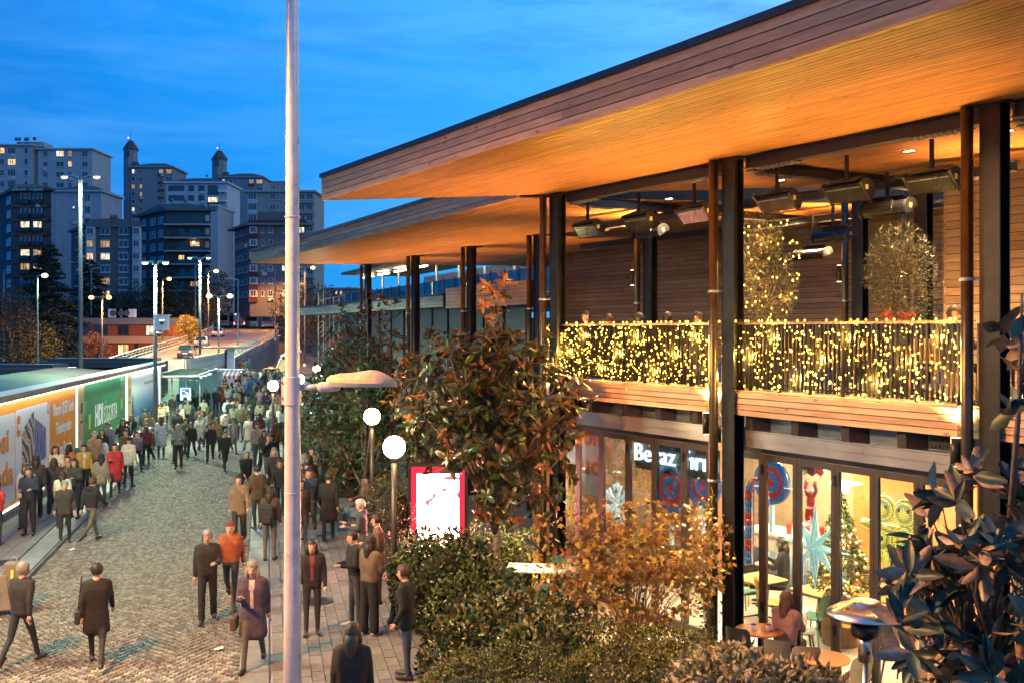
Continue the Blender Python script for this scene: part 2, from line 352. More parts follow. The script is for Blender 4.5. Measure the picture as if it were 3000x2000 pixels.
def paving(name, b0, b1, a0, a1, z, dl, dw, nmax, label_parent, gap=.006, seed=3):
    """slabs in running bond: the nearest as parts, the rest in one part"""
    r = random.Random(seed); cellsl = []
    nb = max(1, round((b1-b0)/dw)); dw = (b1-b0)/nb
    for k in range(nb):
        sh = (k % 2)*dl/2
        for i in range(int((a1-a0)/dl)): cellsl.append((a0+sh+(i+.5)*dl, b0+(k+.5)*dw))
    def seen(c):
        q = PR(*c); 
        return q.y > 2 and -60 < 1500+F*q.x/q.y < 3060 and HV+F*(H-z)/q.y < 2010
    vs_ = sorted([c for c in cellsl if seen(c)], key=lambda c: PR(*c).length); nearl = set(vs_[:nmax])
    mb = MB(); mb.box(-dl/2+gap,dl/2-gap,-dw/2+gap,dw/2-gap,-.05,0); me = smooth_me = mb.mesh('paving_slab', m_slab)
    rest = MB()
    for c in cellsl:
        q = PR(c[0],c[1],z+r.uniform(-.003,.003))
        if c in nearl: ob('paving_slab', me, label_parent, q, PROT)
        else:
            ca, sa = math.cos(PROT), math.sin(PROT); t = MB(); t.box(-dl/2+gap,dl/2-gap,-dw/2+gap,dw/2-gap,-.05,0)
            rest.add([(q.x+x*ca-y*sa, q.y+x*sa+y*ca, q.z+zz) for x,y,zz in t.v], t.f)
    if rest.v:
        o = rest.build('paving_rest', m_slab, label_parent); o['kind'] = 'stuff'
sw = thing('pavement_right', None, None); sw['kind'] = 'structure'
bb = MB(); bb.prism([PR(-14,-.0)[:2],PR(72,0)[:2],PR(72,-3.1)[:2],PR(-14,-3.1)[:2]],-.02,.085); bb.build('bedding', m_conc, sw)
paving('s', -3.05, -.50, -5.5, 26, .12, .4, .2, 300, sw)
for i in range(60):                                    # broad granite kerb stones
    a = -6+i*.98; mb = MB(); mb.box(-.485,.485,-.22,.22,-.2,0); o = mb.build('kerb_stone', m_kerb, sw, loc=PR(a,-.235,.125), rz=PROT); smoothmod(o,.012)
for i in range(38):
    a = -5.5+i*.9; mb = MB(); mb.box(-.445,.445,-.05,.05,-.1,.05); mb.build('edging_stone', m_kerb, sw, loc=PR(a,-3.12,.14), rz=PROT)
slw = thing('pavement_left', None, None); slw['kind'] = 'structure'
bb = MB(); bb.prism([PR(-8,RW)[:2],PR(72,RW)[:2],PR(72,RW+3.6)[:2],PR(-8,RW+6)[:2]],-.02,.085); bb.build('bedding', m_conc, slw)
paving('s', RW+.56, RW+3.0, 2, 40, .12, .6, .4, 250, slw, seed=9)
for i in range(66):
    a = -4+i*.98; mb = MB(); mb.box(-.485,.485,-.25,.25,-.2,0); o = mb.build('kerb_stone', m_kerb, slw, loc=PR(a,RW+.28,.125), rz=PROT); smoothmod(o,.012)
bed = MB(); bed.prism([(-1.0,15.2),(-.2,11),(1.0,7),(7,7),(6.5,12),(2.5,17.5),(.2,20.5),(-4,34),(-8,46),(-12,52),(-10.5,49),(-6.0,33)],-.02,.10)
bed2 = bed.build('planting_bed', m_soil); tag(bed2, kind='structure')

# ------------------------------------------------------------------ the long timber building
E0 = [(-4.0,20.9),(-2.4,18.35),(-1.3,16.6),(.1,14.3),(.95,12.95),(1.95,11.35),(2.68,10.15),(3.5,8.74),(3.85,8.1),(5.6,4.8),(6.9,2.2)]
WV = Vector((.979,-.202)).normalized()
EF = [(-18.0,43.0),(-4.9,22.3)]+E0
def shift(s, pts=None, wv=None):
    wv = wv or WV; s = s if pts else s-.2; return [(p[0]+wv.x*s, p[1]+wv.y*s) for p in (pts or EF)]
def FU(u, s, pts=None, wv=None):
    """plan point of the facade line shifted inwards by s at photo column u, and its heading"""
    c = shift(s, pts, wv); k = (u-1500)/F
    for (ax,ay),(bx,by) in zip(c, c[1:]):
        fa, fb = ax-k*ay, bx-k*by
        if fa <= 0 <= fb or fb <= 0 <= fa:
            t = fa/(fa-fb); return Vector((ax+(bx-ax)*t, ay+(by-ay)*t, 0)), math.atan2(by-ay, bx-ax)
    (ax,ay),(bx,by) = c[-2:]; fa, fb = ax-k*ay, bx-k*by; t = fa/(fa-fb)
    return Vector((ax+(bx-ax)*t, ay+(by-ay)*t, 0)), math.atan2(by-ay, bx-ax)
def sub(poly, s0, s1):
    """part of a polyline between two lengths"""
    out = []; acc = 0
    for (ax,ay),(bx,by) in zip(poly, poly[1:]):
        l = math.hypot(bx-ax,by-ay)
        for t in (s0,s1):
            pass
        lo, hi_ = max(s0,acc), min(s1,acc+l)
        if hi_ > lo+1e-6:
            pa = (ax+(bx-ax)*(lo-acc)/l, ay+(by-ay)*(lo-acc)/l); pb = (ax+(bx-ax)*(hi_-acc)/l, ay+(by-ay)*(hi_-acc)/l)
            if not out: out.append(pa)
            out.append(pb)
        acc += l
    return out
def plen(poly): return sum(math.dist(a,b) for a,b in zip(poly,poly[1:]))
def board(name, A, B, z0, z1, mat, parent, smooth=False):
    """board between plan polylines A and B, in a frame whose x runs along it"""
    a = math.atan2(A[-1][1]-A[0][1], A[-1][0]-A[0][0]); o0 = A[0]
    loc = lambda p: rot2((p[0]-o0[0],p[1]-o0[1]),-a)
    mb = MB(); mb.strip([loc(p) for p in A],[loc(p) for p in B],z0,z1)
    return mb.build(name, mat, parent, loc=(o0[0],o0[1],0), rz=a)
def cladding(parent, poly, wv, z0, rows, dz, thick, mat, name='plank', lo=3.2, hi_=5.2, seed=1, gap=.013, u0=0, u1=None):
    r = random.Random(seed); L = plen(poly) if u1 is None else u1
    for k in range(rows):
        s = u0-(r.uniform(0,2.5) if k else 0)
        while s < L:
            e = s+r.uniform(lo,hi_); a, b = max(s,u0), min(e-.003,L)
            if b-a > .05:
                A = sub(poly,a,b); t = thick+r.uniform(0,.003); board(name, A, [(p[0]-wv.x*t,p[1]-wv.y*t) for p in A], z0+k*dz+gap/2, z0+(k+1)*dz-gap/2, mat, parent)
            s = e
ZS, ZT = 8.12, 8.60
def roof(name, label, pts, wv, zs, depth, over, nb, seed, inner=True, colr=W_FAS):
    """flat canopy: clad front, boarded underside, metal edge"""
    t = thing(name, label, 'roof')
    A = pts; L = plen(A)
    mb = MB(); mb.strip(shift(.06,A,wv), shift(depth,A,wv), zs+.035, zs+.47); mb.build('slab', m_black, t)
    cladding(t, shift(.05,A,wv), wv, zs, 4, .12, .035, colr, seed=seed)
    # metal edge in sheets
    s = 0; i = 0
    while s < L-.05:
        e = min(L, s+1.9); P0 = sub(A,s,e-.012); mb = MB(); mb.strip([(p[0]-wv.x*.05,p[1]-wv.y*.05) for p in P0],[(p[0]+wv.x*.3,p[1]+wv.y*.3) for p in P0],zs+.475,zs+.56); mb.build('edge_sheet', pm('edge_metal',(.055,.055,.055),.4,.7,var=.15), t); s = e
    # end boards
    for k in range(4):
        a, b = A[0], (A[0][0]+wv.x*over, A[0][1]+wv.y*over); nx, ny = -(b[1]-a[1]), b[0]-a[0]; q = math.hypot(nx,ny); nx, ny = nx/q*.03, ny/q*.03
        board('end_plank', [a,b], [(a[0]+nx,a[1]+ny),(b[0]+nx,b[1]+ny)], zs+k*.12+.003, zs+(k+1)*.12-.003, colr, t)
    p = over/nb; r = random.Random(seed)
    for k in range(nb):
        s = 0; c0, c1 = shift(.05+k*p,A,wv), shift(.05+(k+1)*p-.021,A,wv)
        while s < L-.01:
            e = min(L, s+r.uniform(5,9)); X, Y = sub(c0,s,e), sub(c1,s,e)
            if len(X) == len(Y): board('soffit_board', X, Y, zs+r.uniform(-.001,.001), zs+.022, W_SOF, t)
            s = e
    if inner:
        s0 = over+.05; n2 = int((depth-over)/.30)
        for k in range(n2):
            c0, c1 = shift(s0+k*.30,A,wv), shift(s0+(k+1)*.30-.024,A,wv)
            board('ceiling_board', c0, c1, zs+r.uniform(-.001,.001), zs+.022, W_SOF, t)
    return t
roof1 = roof('canopy_roof', 'long timber canopy roof with plank fascia above the fairy-lit terrace', E0, WV, ZS, 20, 5.0, 40, 21)
E2 = [(-10.6,40.4),(-8.3,36.3),(-6.25,32.6),(-3.85,27.95),(-1.9,24.2),(.1,20.36)]
W2 = Vector((.99,.14)).normalized()
roof2 = roof('canopy_roof', 'second timber canopy roof, lower in the picture behind the first', E2, W2, ZS-.012, 14, 4.4, 24, 33)

# columns with their rain pipes
def column(name, label, pos, rz, z0, z1, clamp=True, group='steel columns carrying the timber roofs'):
    t = thing(name, label, 'column', pos, rz, group)
    mb = MB(); mb.tube([(0,0,z0),(0,0,z1-.02)],.073,14); mb.build('rain_pipe', pm('pipe_bronze',(.10,.075,.05),.33,.75,var=.35,scale=2.2), t, True)
    mb = MB(); mb.box(.11,.37,.08,.098,z0,z1-.03); mb.box(.11,.37,.28,.298,z0,z1-.03); mb.box(.232,.248,.099,.279,z0,z1-.03); mb.build('steel_section', m_dark, t)
    mb = MB(); mb.box(.06,.5,.05,.47,z1-.03,z1-.005); mb.build('top_plate', m_dark, t)
    if clamp:
        for z in (6.0,3.0): 
            mb = MB(); mb.lathe([(.086,0),(.09,.01),(.09,.03),(.086,.04)],14,(0,0,z)); mb.beam((.05,.03,z+.02),(.14,.11,z+.02),.02,.02); mb.build('pipe_clamp', m_galv, t)
    return t
CO = {}
for nm, u, lab in (('A',1591,'dark steel column with rain pipe at the left end of the lit railing'),('B',2090,'dark steel column with rain pipe between the two lit railings'),('C',2833,'dark steel column with rain pipe at the right end of the lit railing')):
    p, a = FU(u, 4.93); CO[nm] = (p,a); column('steel_column', lab, p, a, .1, ZS)
for i,(u,v) in enumerate(((1059,774),(1195.5,748.6),(1356,722),(1550,687.5))):
    y = (ZS-H)*F/(HV-v); x = (u-1500)/F*y
    column('steel_column', ['farthest','second farthest','third farthest','nearest'][i]+' of the four columns under the rear timber canopy', (x,y,0), math.radians(-60), .1, ZS-.012)
for i,(u,s) in enumerate(((1866,9.6),(2475,13.2),(2655,12.2))):
    p, a = FU(u, s); column('steel_column', ['inner steel column on the terrace in front of the grey plank wall','grey inner column behind the fairy-lit olive tree','inner column behind the right olive tree'][i], p, a, 4.43, ZS)

# steel beams under the soffit
def bolts(mb, x0, x1, y, z, nx, rows, r=.016, d=.02, face='y'):
    for i in range(nx):
        for k in range(rows):
            x = x0+(x1-x0)*i/max(1,nx-1); zz = z+k*.09
            mb.box(x-r,x+r,y-d,y,zz-r,zz+r) if face == 'y' else mb.box(x-r,x+r,y+k*.06-r,y+k*.06+r,z-d,z)
def ibeam(label, a, b, z1, h=.2, wd=.16, bolt=True, name='steel_beam', z_off=0):
    a = Vector((a[0],a[1],0)); b = Vector((b[0],b[1],0)); L = (b-a).length; t = thing(name, label, 'beam', a, math.atan2(b.y-a.y,b.x-a.x))
    mb = MB(); mb.box(0,L,-wd/2,wd/2,z1-h,z1-h+.016); mb.box(0,L,-wd/2,wd/2,z1-.016,z1-.002); mb.box(0,L,-.006,.006,z1-h+.017,z1-.017); mb.build('section', pm('beam_blue_steel',(.05,.058,.066),.4,.5,var=.2), t)
    if bolt:
        mb = MB()
        for x in (.25, L-1.05): mb.box(x,x+.8,-wd/2-.03,wd/2+.03,z1-h-.014,z1-h-.002); 
        mb.build('splice_plate', m_dark, t)
        mb = MB()
        for x in (.25, L-1.05): bolts(mb,x+.06,x+.74,-.06,z1-h-.015,8,3,face='z',r=.017,d=.03)
        o = mb.build('bolt_rows', m_galv, t); o['kind'] = 'stuff'
    return t
bz = ZS-.003
def at(nm, dx, dy): 
    p, a = CO[nm]; d = rot2((dx,dy),a); return (p.x+d[0], p.y+d[1])
for n1, n2, lab in (('A','B','edge beam with bolted splice plates under the soffit, left bay'),('B','C','edge beam with bolted splice plates under the soffit, right bay')):
    ibeam(lab, at(n1,.45,.26), at(n2,.12,.26), bz)
pe, ae = FU(3300,5.2); ibeam('edge beam leaving the picture beyond the right column', at('C',.45,.26), (pe.x,pe.y), bz)
for nm, lab in (('A','cross beam running inwards from the left column'),('B','cross beam running inwards from the middle column'),('C','cross beam running inwards from the right column')):
    a0 = at(nm,.28,.5); a1 = at(nm,.28,9.0); ibeam(lab, a0, a1, bz, .18)
for k, s in enumerate((9.2,13.5)):
    p, a = FU(1700,s); q, a2 = FU(2980,s); ibeam('lengthwise ceiling beam, '+('nearer' if k == 0 else 'farther')+' of the two', (p.x,p.y), (q.x,q.y), bz-.19, .16)

# terrace deck, its clad edge and the plant-room band below
deck = thing('terrace_deck', 'raised terrace deck with planked edge over the glazed cafe', 'deck')
DP = shift(5.25); 
mb = MB(); mb.strip(shift(5.32)[2:], shift(20)[2:], 4.22, 4.42); mb.build('slab', m_conc, deck)
def arc(u, s):
    p, a = FU(u,s); c = shift(s); acc = 0
    for (ax,ay),(bx,by) in zip(c,c[1:]):
        l = math.hypot(bx-ax,by-ay); t = ((p.x-ax)*(bx-ax)+(p.y-ay)*(by-ay))/l
        if -1e-4 <= t <= l+1e-4: return acc+t
        acc += l
    return acc
bays = [(1606,2077),(2113,2817),(2857,3200)]
for i,(ua,ub) in enumerate(bays):
    cladding(deck, shift(5.2), WV, 4.075, 4, .0915, .05, W_DECK, seed=50+i, u0=arc(ua,5.2), u1=arc(ub,5.2), lo=2.2, hi_=4)
    A = sub(shift(5.18), arc(ua,5.18), arc(ub,5.18)); board('ledge', A, [(p[0]+WV.x*.2,p[1]+WV.y*.2) for p in A], 4.442, 4.466, W_DECK, deck)
band = thing('service_band', 'steel band with bolted brackets between terrace edge and folding doors', 'steel band')
for i,(ua,ub) in enumerate(bays):
    A = sub(shift(5.62), arc(ua,5.62), arc(ub,5.62)); board('web', A, [(p[0]+WV.x*.02,p[1]+WV.y*.02) for p in A], 3.84, 4.21, pm('web_steel',(.16,.165,.17),.35,.75,var=.2,scale=2), band)
    A = sub(shift(5.36), arc(ua,5.36), arc(ub,5.36)); board('lower_flange', A, [(p[0]+WV.x*.28,p[1]+WV.y*.28) for p in A], 3.82, 3.842, m_band, band)
    Lb = arc(ub,5.4)-arc(ua,5.4)
    for (z0,z1,s) in ((3.70,3.815,5.36),(3.575,3.695,5.40)):
        A = sub(shift(s), arc(ua,s), arc(ub,s)); n = len(A)
        h = plen(A); 
        for k in range(2):
            B = sub(A, k*h/2+.002, (k+1)*h/2-.002); board('cover_sheet', B, [(p[0]+WV.x*.04,p[1]+WV.y*.04) for p in B], z0, z1, m_band, band)
    k = 0; x = .55
    while x < Lb-.3:
        A = sub(shift(5.34), arc(ua,5.34)+x, arc(ua,5.34)+x+.14)
        if len(A) >= 2: board('bracket', A, [(p[0]+WV.x*.27,p[1]+WV.y*.27) for p in A], 3.846, 4.20, pm('bracket_rust',(.045,.03,.024),.5,.5,var=.3), band)
        x += .93
    for e in (.12, Lb-.42):
        A = sub(shift(5.58), arc(ua,5.58)+e, arc(ua,5.58)+e+.30)
        if len(A) >= 2:
            board('bolt_plate', A, [(p[0]+WV.x*.03,p[1]+WV.y*.03) for p in A], 3.86, 4.05, m_dark, band)
            bm = MB(); a = math.atan2(A[-1][1]-A[0][1], A[-1][0]-A[0][0]); bolts(bm,.04,.26,-.002,3.90,5,2); bm.build('bolt_group', m_black, band, loc=(A[0][0],A[0][1],0), rz=a)['kind'] = 'stuff'

# railings and their curtains of fairy lights
m_bulb = em('fairy_bulb', (1,.52,.05), 6.5)
m_bal = pm('baluster_bronze', (.055,.05,.04), .3, .8, var=.2)
bulb_me = MB().ell((0,0,0),(.0125,.0125,.017),6,4).mesh('bulb', m_bulb, True)
def railing(label, ua, ub, s, lights, llabel, seed):
    r = random.Random(seed); A = sub(shift(s), arc(ua,s), arc(ub,s)); L = plen(A)
    t = thing('railing', label, 'railing')
    board('handrail', A, [(p[0]+WV.x*.07,p[1]+WV.y*.07) for p in A], 5.49, 5.525, W_DECK, t)
    B = [(p[0]+WV.x*.02,p[1]+WV.y*.02) for p in A]
    board('bottom_rod', B, [(p[0]+WV.x*.02,p[1]+WV.y*.02) for p in B], 4.535, 4.55, m_dark, t)
    me = MB().box(-.006,.006,-.026,.026,4.50,5.488).mesh('baluster', m_bal)
    mp_ = MB().box(-.012,.012,-.03,.03,4.42,5.488).mesh('post', m_dark)
    n = int(L/.075)
    for i in range(n+1):
        q = sub(A, max(0,i*.075-.01), i*.075+.02)
        if len(q) < 2: continue
        a = math.atan2(q[-1][1]-q[0][1], q[-1][0]-q[0][0]); c = (q[0][0]+WV.x*.035, q[0][1]+WV.y*.035, 0)
        ob('post' if i % 8 == 0 else 'baluster', mp_ if i % 8 == 0 else me, t, c, a)
    if not lights: return t
    c = thing('fairy_light_curtain', llabel, 'string lights'); nb = 0
    ns = int(L/.135); wires = MB(); last = None
    for i in range(ns+1):
        q = sub(A, max(0,i*L/ns-.02), i*L/ns+.02)
        if len(q) < 2: continue
        bx, by = q[0][0]-WV.x*.02, q[0][1]-WV.y*.02; tx, ty = (A[-1][0]-A[0][0])/L, (A[-1][1]-A[0][1])/L
        ln = r.uniform(.75,1.02); pts = [(bx,by,5.54)]
        z = 5.5; dx = 0
        k = 0
        while z > 5.5-ln:
            z -= r.uniform(.04,.19); dx += r.uniform(-.05,.05); pts.append((bx+tx*dx-WV.x*r.uniform(0,.02), by+ty*dx, z)); k += 1
        wires.tube(pts,.0032,4)
        for p in pts[1:]:
            if r.random() < .80 and nb < 300:
                o = ob('bulb', bulb_me, c, (p[0]-WV.x*.012,p[1]-WV.y*.012,p[2])); o.scale = [r.choice((.55,.7,.9,1.1,1.5))]*3; nb += 1
        if r.random() < .8 and nb < 300: ob('bulb', bulb_me, c, (bx+tx*r.uniform(-.07,.07), by+ty*r.uniform(-.07,.07), 5.545)); nb += 1
        if last and r.random() < .8: wires.tube([last,((last[0]+bx)/2,(last[1]+by)/2,5.53),(bx,by,5.54)],.0032,4)
        last = (bx,by,5.54)
    more = MB(); tx, ty = (A[-1][0]-A[0][0])/L, (A[-1][1]-A[0][1])/L
    for k in range(int(L*75)):
        q = sub(A, max(0,r.uniform(0,L)-.01), L+1)
        if q: rr2 = r.choice((.006,.008,.011)); more.ell((q[0][0]-WV.x*r.uniform(.01,.05),q[0][1]-WV.y*r.uniform(.01,.05),5.5-1.0*r.random()**1.1),(rr2,rr2,rr2*1.3),5,3)
    o = more.build('small_bulbs', m_bulb, c); o['kind'] = 'stuff'
    wires.build('wire', m_black, c)
    for k in range(9):
        q = sub(A,(k+.5)*L/9-.02,(k+.5)*L/9+.02); light('bulb_glow','POINT',(q[0][0]-WV.x*.06,q[0][1]-WV.y*.06,5.0+.3*((k%3)-1)),34,(1,.56,.10),c,.05)
    return t
railing('terrace railing with flat balusters between left and middle column', 1606, 2077, 5.3, True, 'curtain of warm fairy lights hung over the left railing', 4)
railing('terrace railing with flat balusters between middle and right column', 2113, 2817, 5.3, True, 'curtain of warm fairy lights hung over the right railing', 8)
railing('short unlit terrace railing right of the right column', 2860, 3150, 5.5, False, '', 9)

# upper inner walls in planks
def plank_wall(name, label, A, z0, z1, dz, seed, wv=WV, mat=W_WALL):
    t = thing(name, label, 'wall'); rows = int(round((z1-z0)/dz)); dz = (z1-z0)/rows
    B = [(p[0]+wv.x*.02,p[1]+wv.y*.02) for p in A]
    board('backing', B, [(p[0]+wv.x*.2,p[1]+wv.y*.2) for p in B], z0, z1, m_black, t)
    cladding(t, A, wv, z0, rows, dz, .02, mat, lo=2.5, hi_=6, seed=seed)
    return t
S_B = 18.6
A = sub(shift(S_B), arc(1652,S_B), arc(3050,S_B)); plank_wall('plank_wall', 'long plank-clad back wall of the upper terrace', A, 4.43, ZS-.01, .14, 61)
S_R = 10.8
A = sub(shift(S_R), arc(2768,S_R), arc(3400,S_R)); plank_wall('plank_wall', 'plank-clad block wall at the right end of the terrace', A, 4.43, ZS-.01, .14, 62)
p0 = A[0]; A2 = [p0,(p0[0]+WV.x*3.5,p0[1]+WV.y*3.5)]
mb = MB(); 
t = thing('plank_wall','plank-clad return wall of the terrace block at right','wall'); 
for k in range(26):
    n_ = Vector((WV.y,-WV.x)); n_ = -n_
    board('plank', A2, [(q[0]+n_.x*.03,q[1]+n_.y*.03) for q in A2], 4.43+k*.1415, 4.43+(k+1)*.1415-.006, W_WALL, t)
# ------------------------------------------------------------------ infrared heaters under the roof
m_hglass = pm('heater_glass', (.014,.018,.02), .22, .2, var=.1)
def heater(label, pos, rz, z, ln=.66, tilt=-.85, flip=1):
    t = thing('infrared_heater', label, 'heater', (pos.x,pos.y,z), rz, 'infrared heaters hung under the terrace roof')
    arcp = [(.15*math.cos(a)*1.0, .13*math.sin(a)) for a in np.linspace(math.radians(-20),math.radians(200),10)]
    arcp = [rot2((p[0],p[1]), tilt) for p in arcp]; arcp = [(p[0]*flip,p[1]) for p in arcp]
    mb = MB(); mb.xprism([(p[0]*.92,p[1]*.92) for p in arcp]+[], -ln/2, ln/2); mb.build('housing', pm('heater_housing',(.014,.015,.017),.35,.5,var=.15), t)
    for s in (-1,1):
        mb = MB(); mb.xprism([(p[0]*1.12,p[1]*1.15-.01) for p in arcp], s*ln/2, s*(ln/2+.035)); e = mb.build('end_cap', m_black, t)
        if s > 0:
            mb = MB(); mb.box(ln/2+.036,ln/2+.039,-.05,.01,-.02,.05); mb.build('warning_label', pm('label_yellow',(.75,.6,.15),.6), e)
    q0, q1 = arcp[0], arcp[-1]
    mb = MB(); mb.xprism([(q0[0]*.9,q0[1]*.9-.012),(q1[0]*.9,q1[1]*.9-.012),(q1[0]*.86,q1[1]*.9-.03),(q0[0]*.86,q0[1]*.9-.03)], -ln/2+.01, ln/2-.01); mb.build('glass_front', m_hglass, t)
    mb = MB(); mb.tube([(-ln/2+.03,q1[0]*.75+.0*flip,q1[1]*.8-.045),(ln/2-.03,q1[0]*.75,q1[1]*.8-.045)],.008,6); mb.build('reflector_strip', m_galv, t)
    mb = MB(); mb.xprism([(-.17*flip,.10),(.06*flip,.185),(.06*flip,.197),(-.17*flip,.112)], -ln*.38, ln*.42); mb.build('visor', m_black, t)
    mb = MB(); mb.box(-.022,.022,-.022,.022,.12,ZS-z-.2); mb.box(-.09,.09,-.03,.03,.11,.15); mb.build('hanger', m_dark, t)
    mb = MB(); mb.tube([(.18,-.1,.1),(.2,-.17,-.02),(.17,-.16,-.16),(.22,-.13,-.1)],.006,5); mb.build('cable', m_black, t)
    return t
hl = ['leftmost infrared heater under the edge beam','second infrared heater from the left column','infrared heater just left of the middle column','infrared heater just right of the middle column, above the lit olive tree','infrared heater midway along the right bay','infrared heater beside the right column, largest of them']
for i,(u,v) in enumerate(((1722,671),(1872,649),(2034,626),(2277,590),(2481,560),(2730,531))):
    p, a = FU(u,5.75); z = H-(v-HV)/F*p.y; heater(hl[i], p, a, z)
for i,(u,v,s,l) in enumerate(((1905,680,8.6,'inner heater with broad reflector behind the left bay'),(2600,612,8.2,'broad black heater pair behind the right olive tree, upper one'),(2440,692,11.0,'inner heater behind the lit olive tree'),(2380,745,13.2,'small far heater above the back wall'))):
    p, a = FU(u,s); heater(l, p, a, H-(v-HV)/F*p.y, .8, -.5, -1)
# ceiling downlights of the terrace
m_down = em('downlight_lens', (1,.72,.38), 14)
for i,(u,s,l) in enumerate(((1960,8.4,'recessed ceiling downlight left of the middle column'),(2286,8.4,'recessed ceiling downlight above the lit olive tree'),(2664,7.6,'recessed ceiling downlight over the right bay'),(2950,7.4,'recessed ceiling downlight right of the right column'),(2300,13,'recessed ceiling downlight deep under the roof'))):
    p, a = FU(u,s); t = thing('ceiling_downlight', l, 'ceiling light', (p.x,p.y,ZS), a, 'recessed terrace downlights')
    MB().box(-.09,.09,-.05,.05,-.016,-.004).build('trim', m_black, t); MB().box(-.075,.075,-.03,.03,-.02,-.0165).build('lens', m_down, t)
    light('downlight', 'SPOT', (0,0,-.04), 480, (1,.62,.30), t, .05, (0,0,0), math.radians(120), .8)
# up and down wall lights on the rain pipes
WARM = (1,.48,.15)
def updown(label, pos, rz, z, e_up, e_dn):
    t = thing('wall_light', label, 'wall light', (pos[0],pos[1],z), rz, 'up and down lights on the columns')
    MB().tube([(0,0,-.17),(0,0,.17)],.062,14).build('cylinder', m_dark, t, True)
    MB().beam((0,.06,0),(0,.16,0),.05,.05).build('arm', m_dark, t)
    MB().lathe([(.05,.171),(.05,.174)],12).build('upper_lens', em('upper_lens',(1,.7,.35),8), t); MB().lathe([(.05,-.174),(.05,-.171)],12).build('lower_lens', em('upper_lens',(1,.7,.35),8), t)
    light('uplight', 'SPOT', (0,0,.2), e_up, WARM, t, .04, (PI,-.12,0), math.radians(110), 1.0)
    light('downlight', 'SPOT', (0,0,-.2), e_dn, (1,.74,.42), t, .04, (0,0,0), math.radians(75), .8)
for nm, l in (('A','black cylinder wall light on the left column'),('B','black cylinder wall light on the middle column'),('C','black cylinder wall light on the right column')):
    q = at(nm,-.14,-.02); updown(l, q, CO[nm][1], 3.92, 880, 800)
for i,u in enumerate((1059,1195.5,1356,1550)):
    v = (774,748.6,722,687.5)[i]; y = (ZS-H)*F/(HV-v); x = (u-1500)/F*y
    q = Vector((x,y,0)); r_ = rot2((-.1,-.14), math.radians(-60)); updown('black cylinder light on the rear canopy column, '+['farthest','second farthest','third farthest','nearest'][i], (x+r_[0],y+r_[1]), math.radians(-60), 3.9, 800, 100)

for i,(u,s_) in enumerate(((1866,9.6),(2475,13.2),(2655,12.2),(2240,13.0),(2930,8.6))):
    p, a = FU(u, s_); r_ = rot2((-.12,-.03),a); updown(['cylinder light on the inner column before the grey plank wall','cylinder light on the grey inner column','cylinder light on the column behind the right olive tree','cylinder light deep on the terrace behind the lit olive tree','cylinder light right of the right column'][i], (p.x+r_[0],p.y+r_[1]), a, 6.6, 900 if i < 4 else 350, 260)
# ------------------------------------------------------------------ the cafe behind folding doors
ZF = .15
cafe_floor = MB(); cafe_floor.strip(shift(3.3)[1:], shift(16)[1:], -.02, ZF-.012); tag(cafe_floor.build('terrace_floor', pm('terrace_tile',(.42,.37,.30),.45,var=.15,scale=2)), kind='structure')
inf = MB(); inf.strip(shift(5.7)[2:], shift(15.5)[2:], ZF-.012, ZF); tag(inf.build('cafe_floor', pm('pale_floor',(.62,.56,.46),.35,var=.1,scale=1.5)), kind='structure')
cl_ = MB(); cl_.strip(shift(5.9)[2:], shift(15.5)[2:], 3.52, 3.56); tag(cl_.build('cafe_ceiling', pm('dark_ceiling',(.10,.085,.075),.8)), kind='structure')
S_C = 13.2
def wallseg(name, label, ua, ub, s, z0, z1, mat):
    A = sub(shift(s), arc(ua,s), arc(ub,s)); o = board(name, A, [(p[0]+WV.x*.15,p[1]+WV.y*.15) for p in A], z0, z1, mat, None); return tag(o, label, 'wall')
wallseg('cafe_wall', 'brown slatted inner wall of the cafe behind the neon sign', 1560, 2120, 9.6, ZF, 3.52, woodm('slat_brown',(.20,.10,.05),(.30,.16,.08),.5,.2,axis=2))
wallseg('cafe_wall', 'warm beige rear wall of the cafe behind the counter', 2060, 2560, S_C, ZF, 3.52, pm('beige_wall',(.42,.33,.22),.8))
wallseg('cafe_wall', 'orange painted wall at the right of the cafe', 2500, 3200, 10.2, ZF, 3.52, pm('orange_wall',(.72,.20,.05),.7,var=.08))
p, a = FU(2120,9.6); q, _ = FU(2100,S_C); A = [(p.x,p.y),(q.x,q.y)]
tag(board('cafe_wall', A, [(A[0][0]+.1,A[0][1]+.1),(A[1][0]+.1,A[1][1]+.1)], ZF, 3.52, pm('beige_wall',(.5,.4,.27),.8), None), 'short beige cross wall behind the candy cane', 'wall')
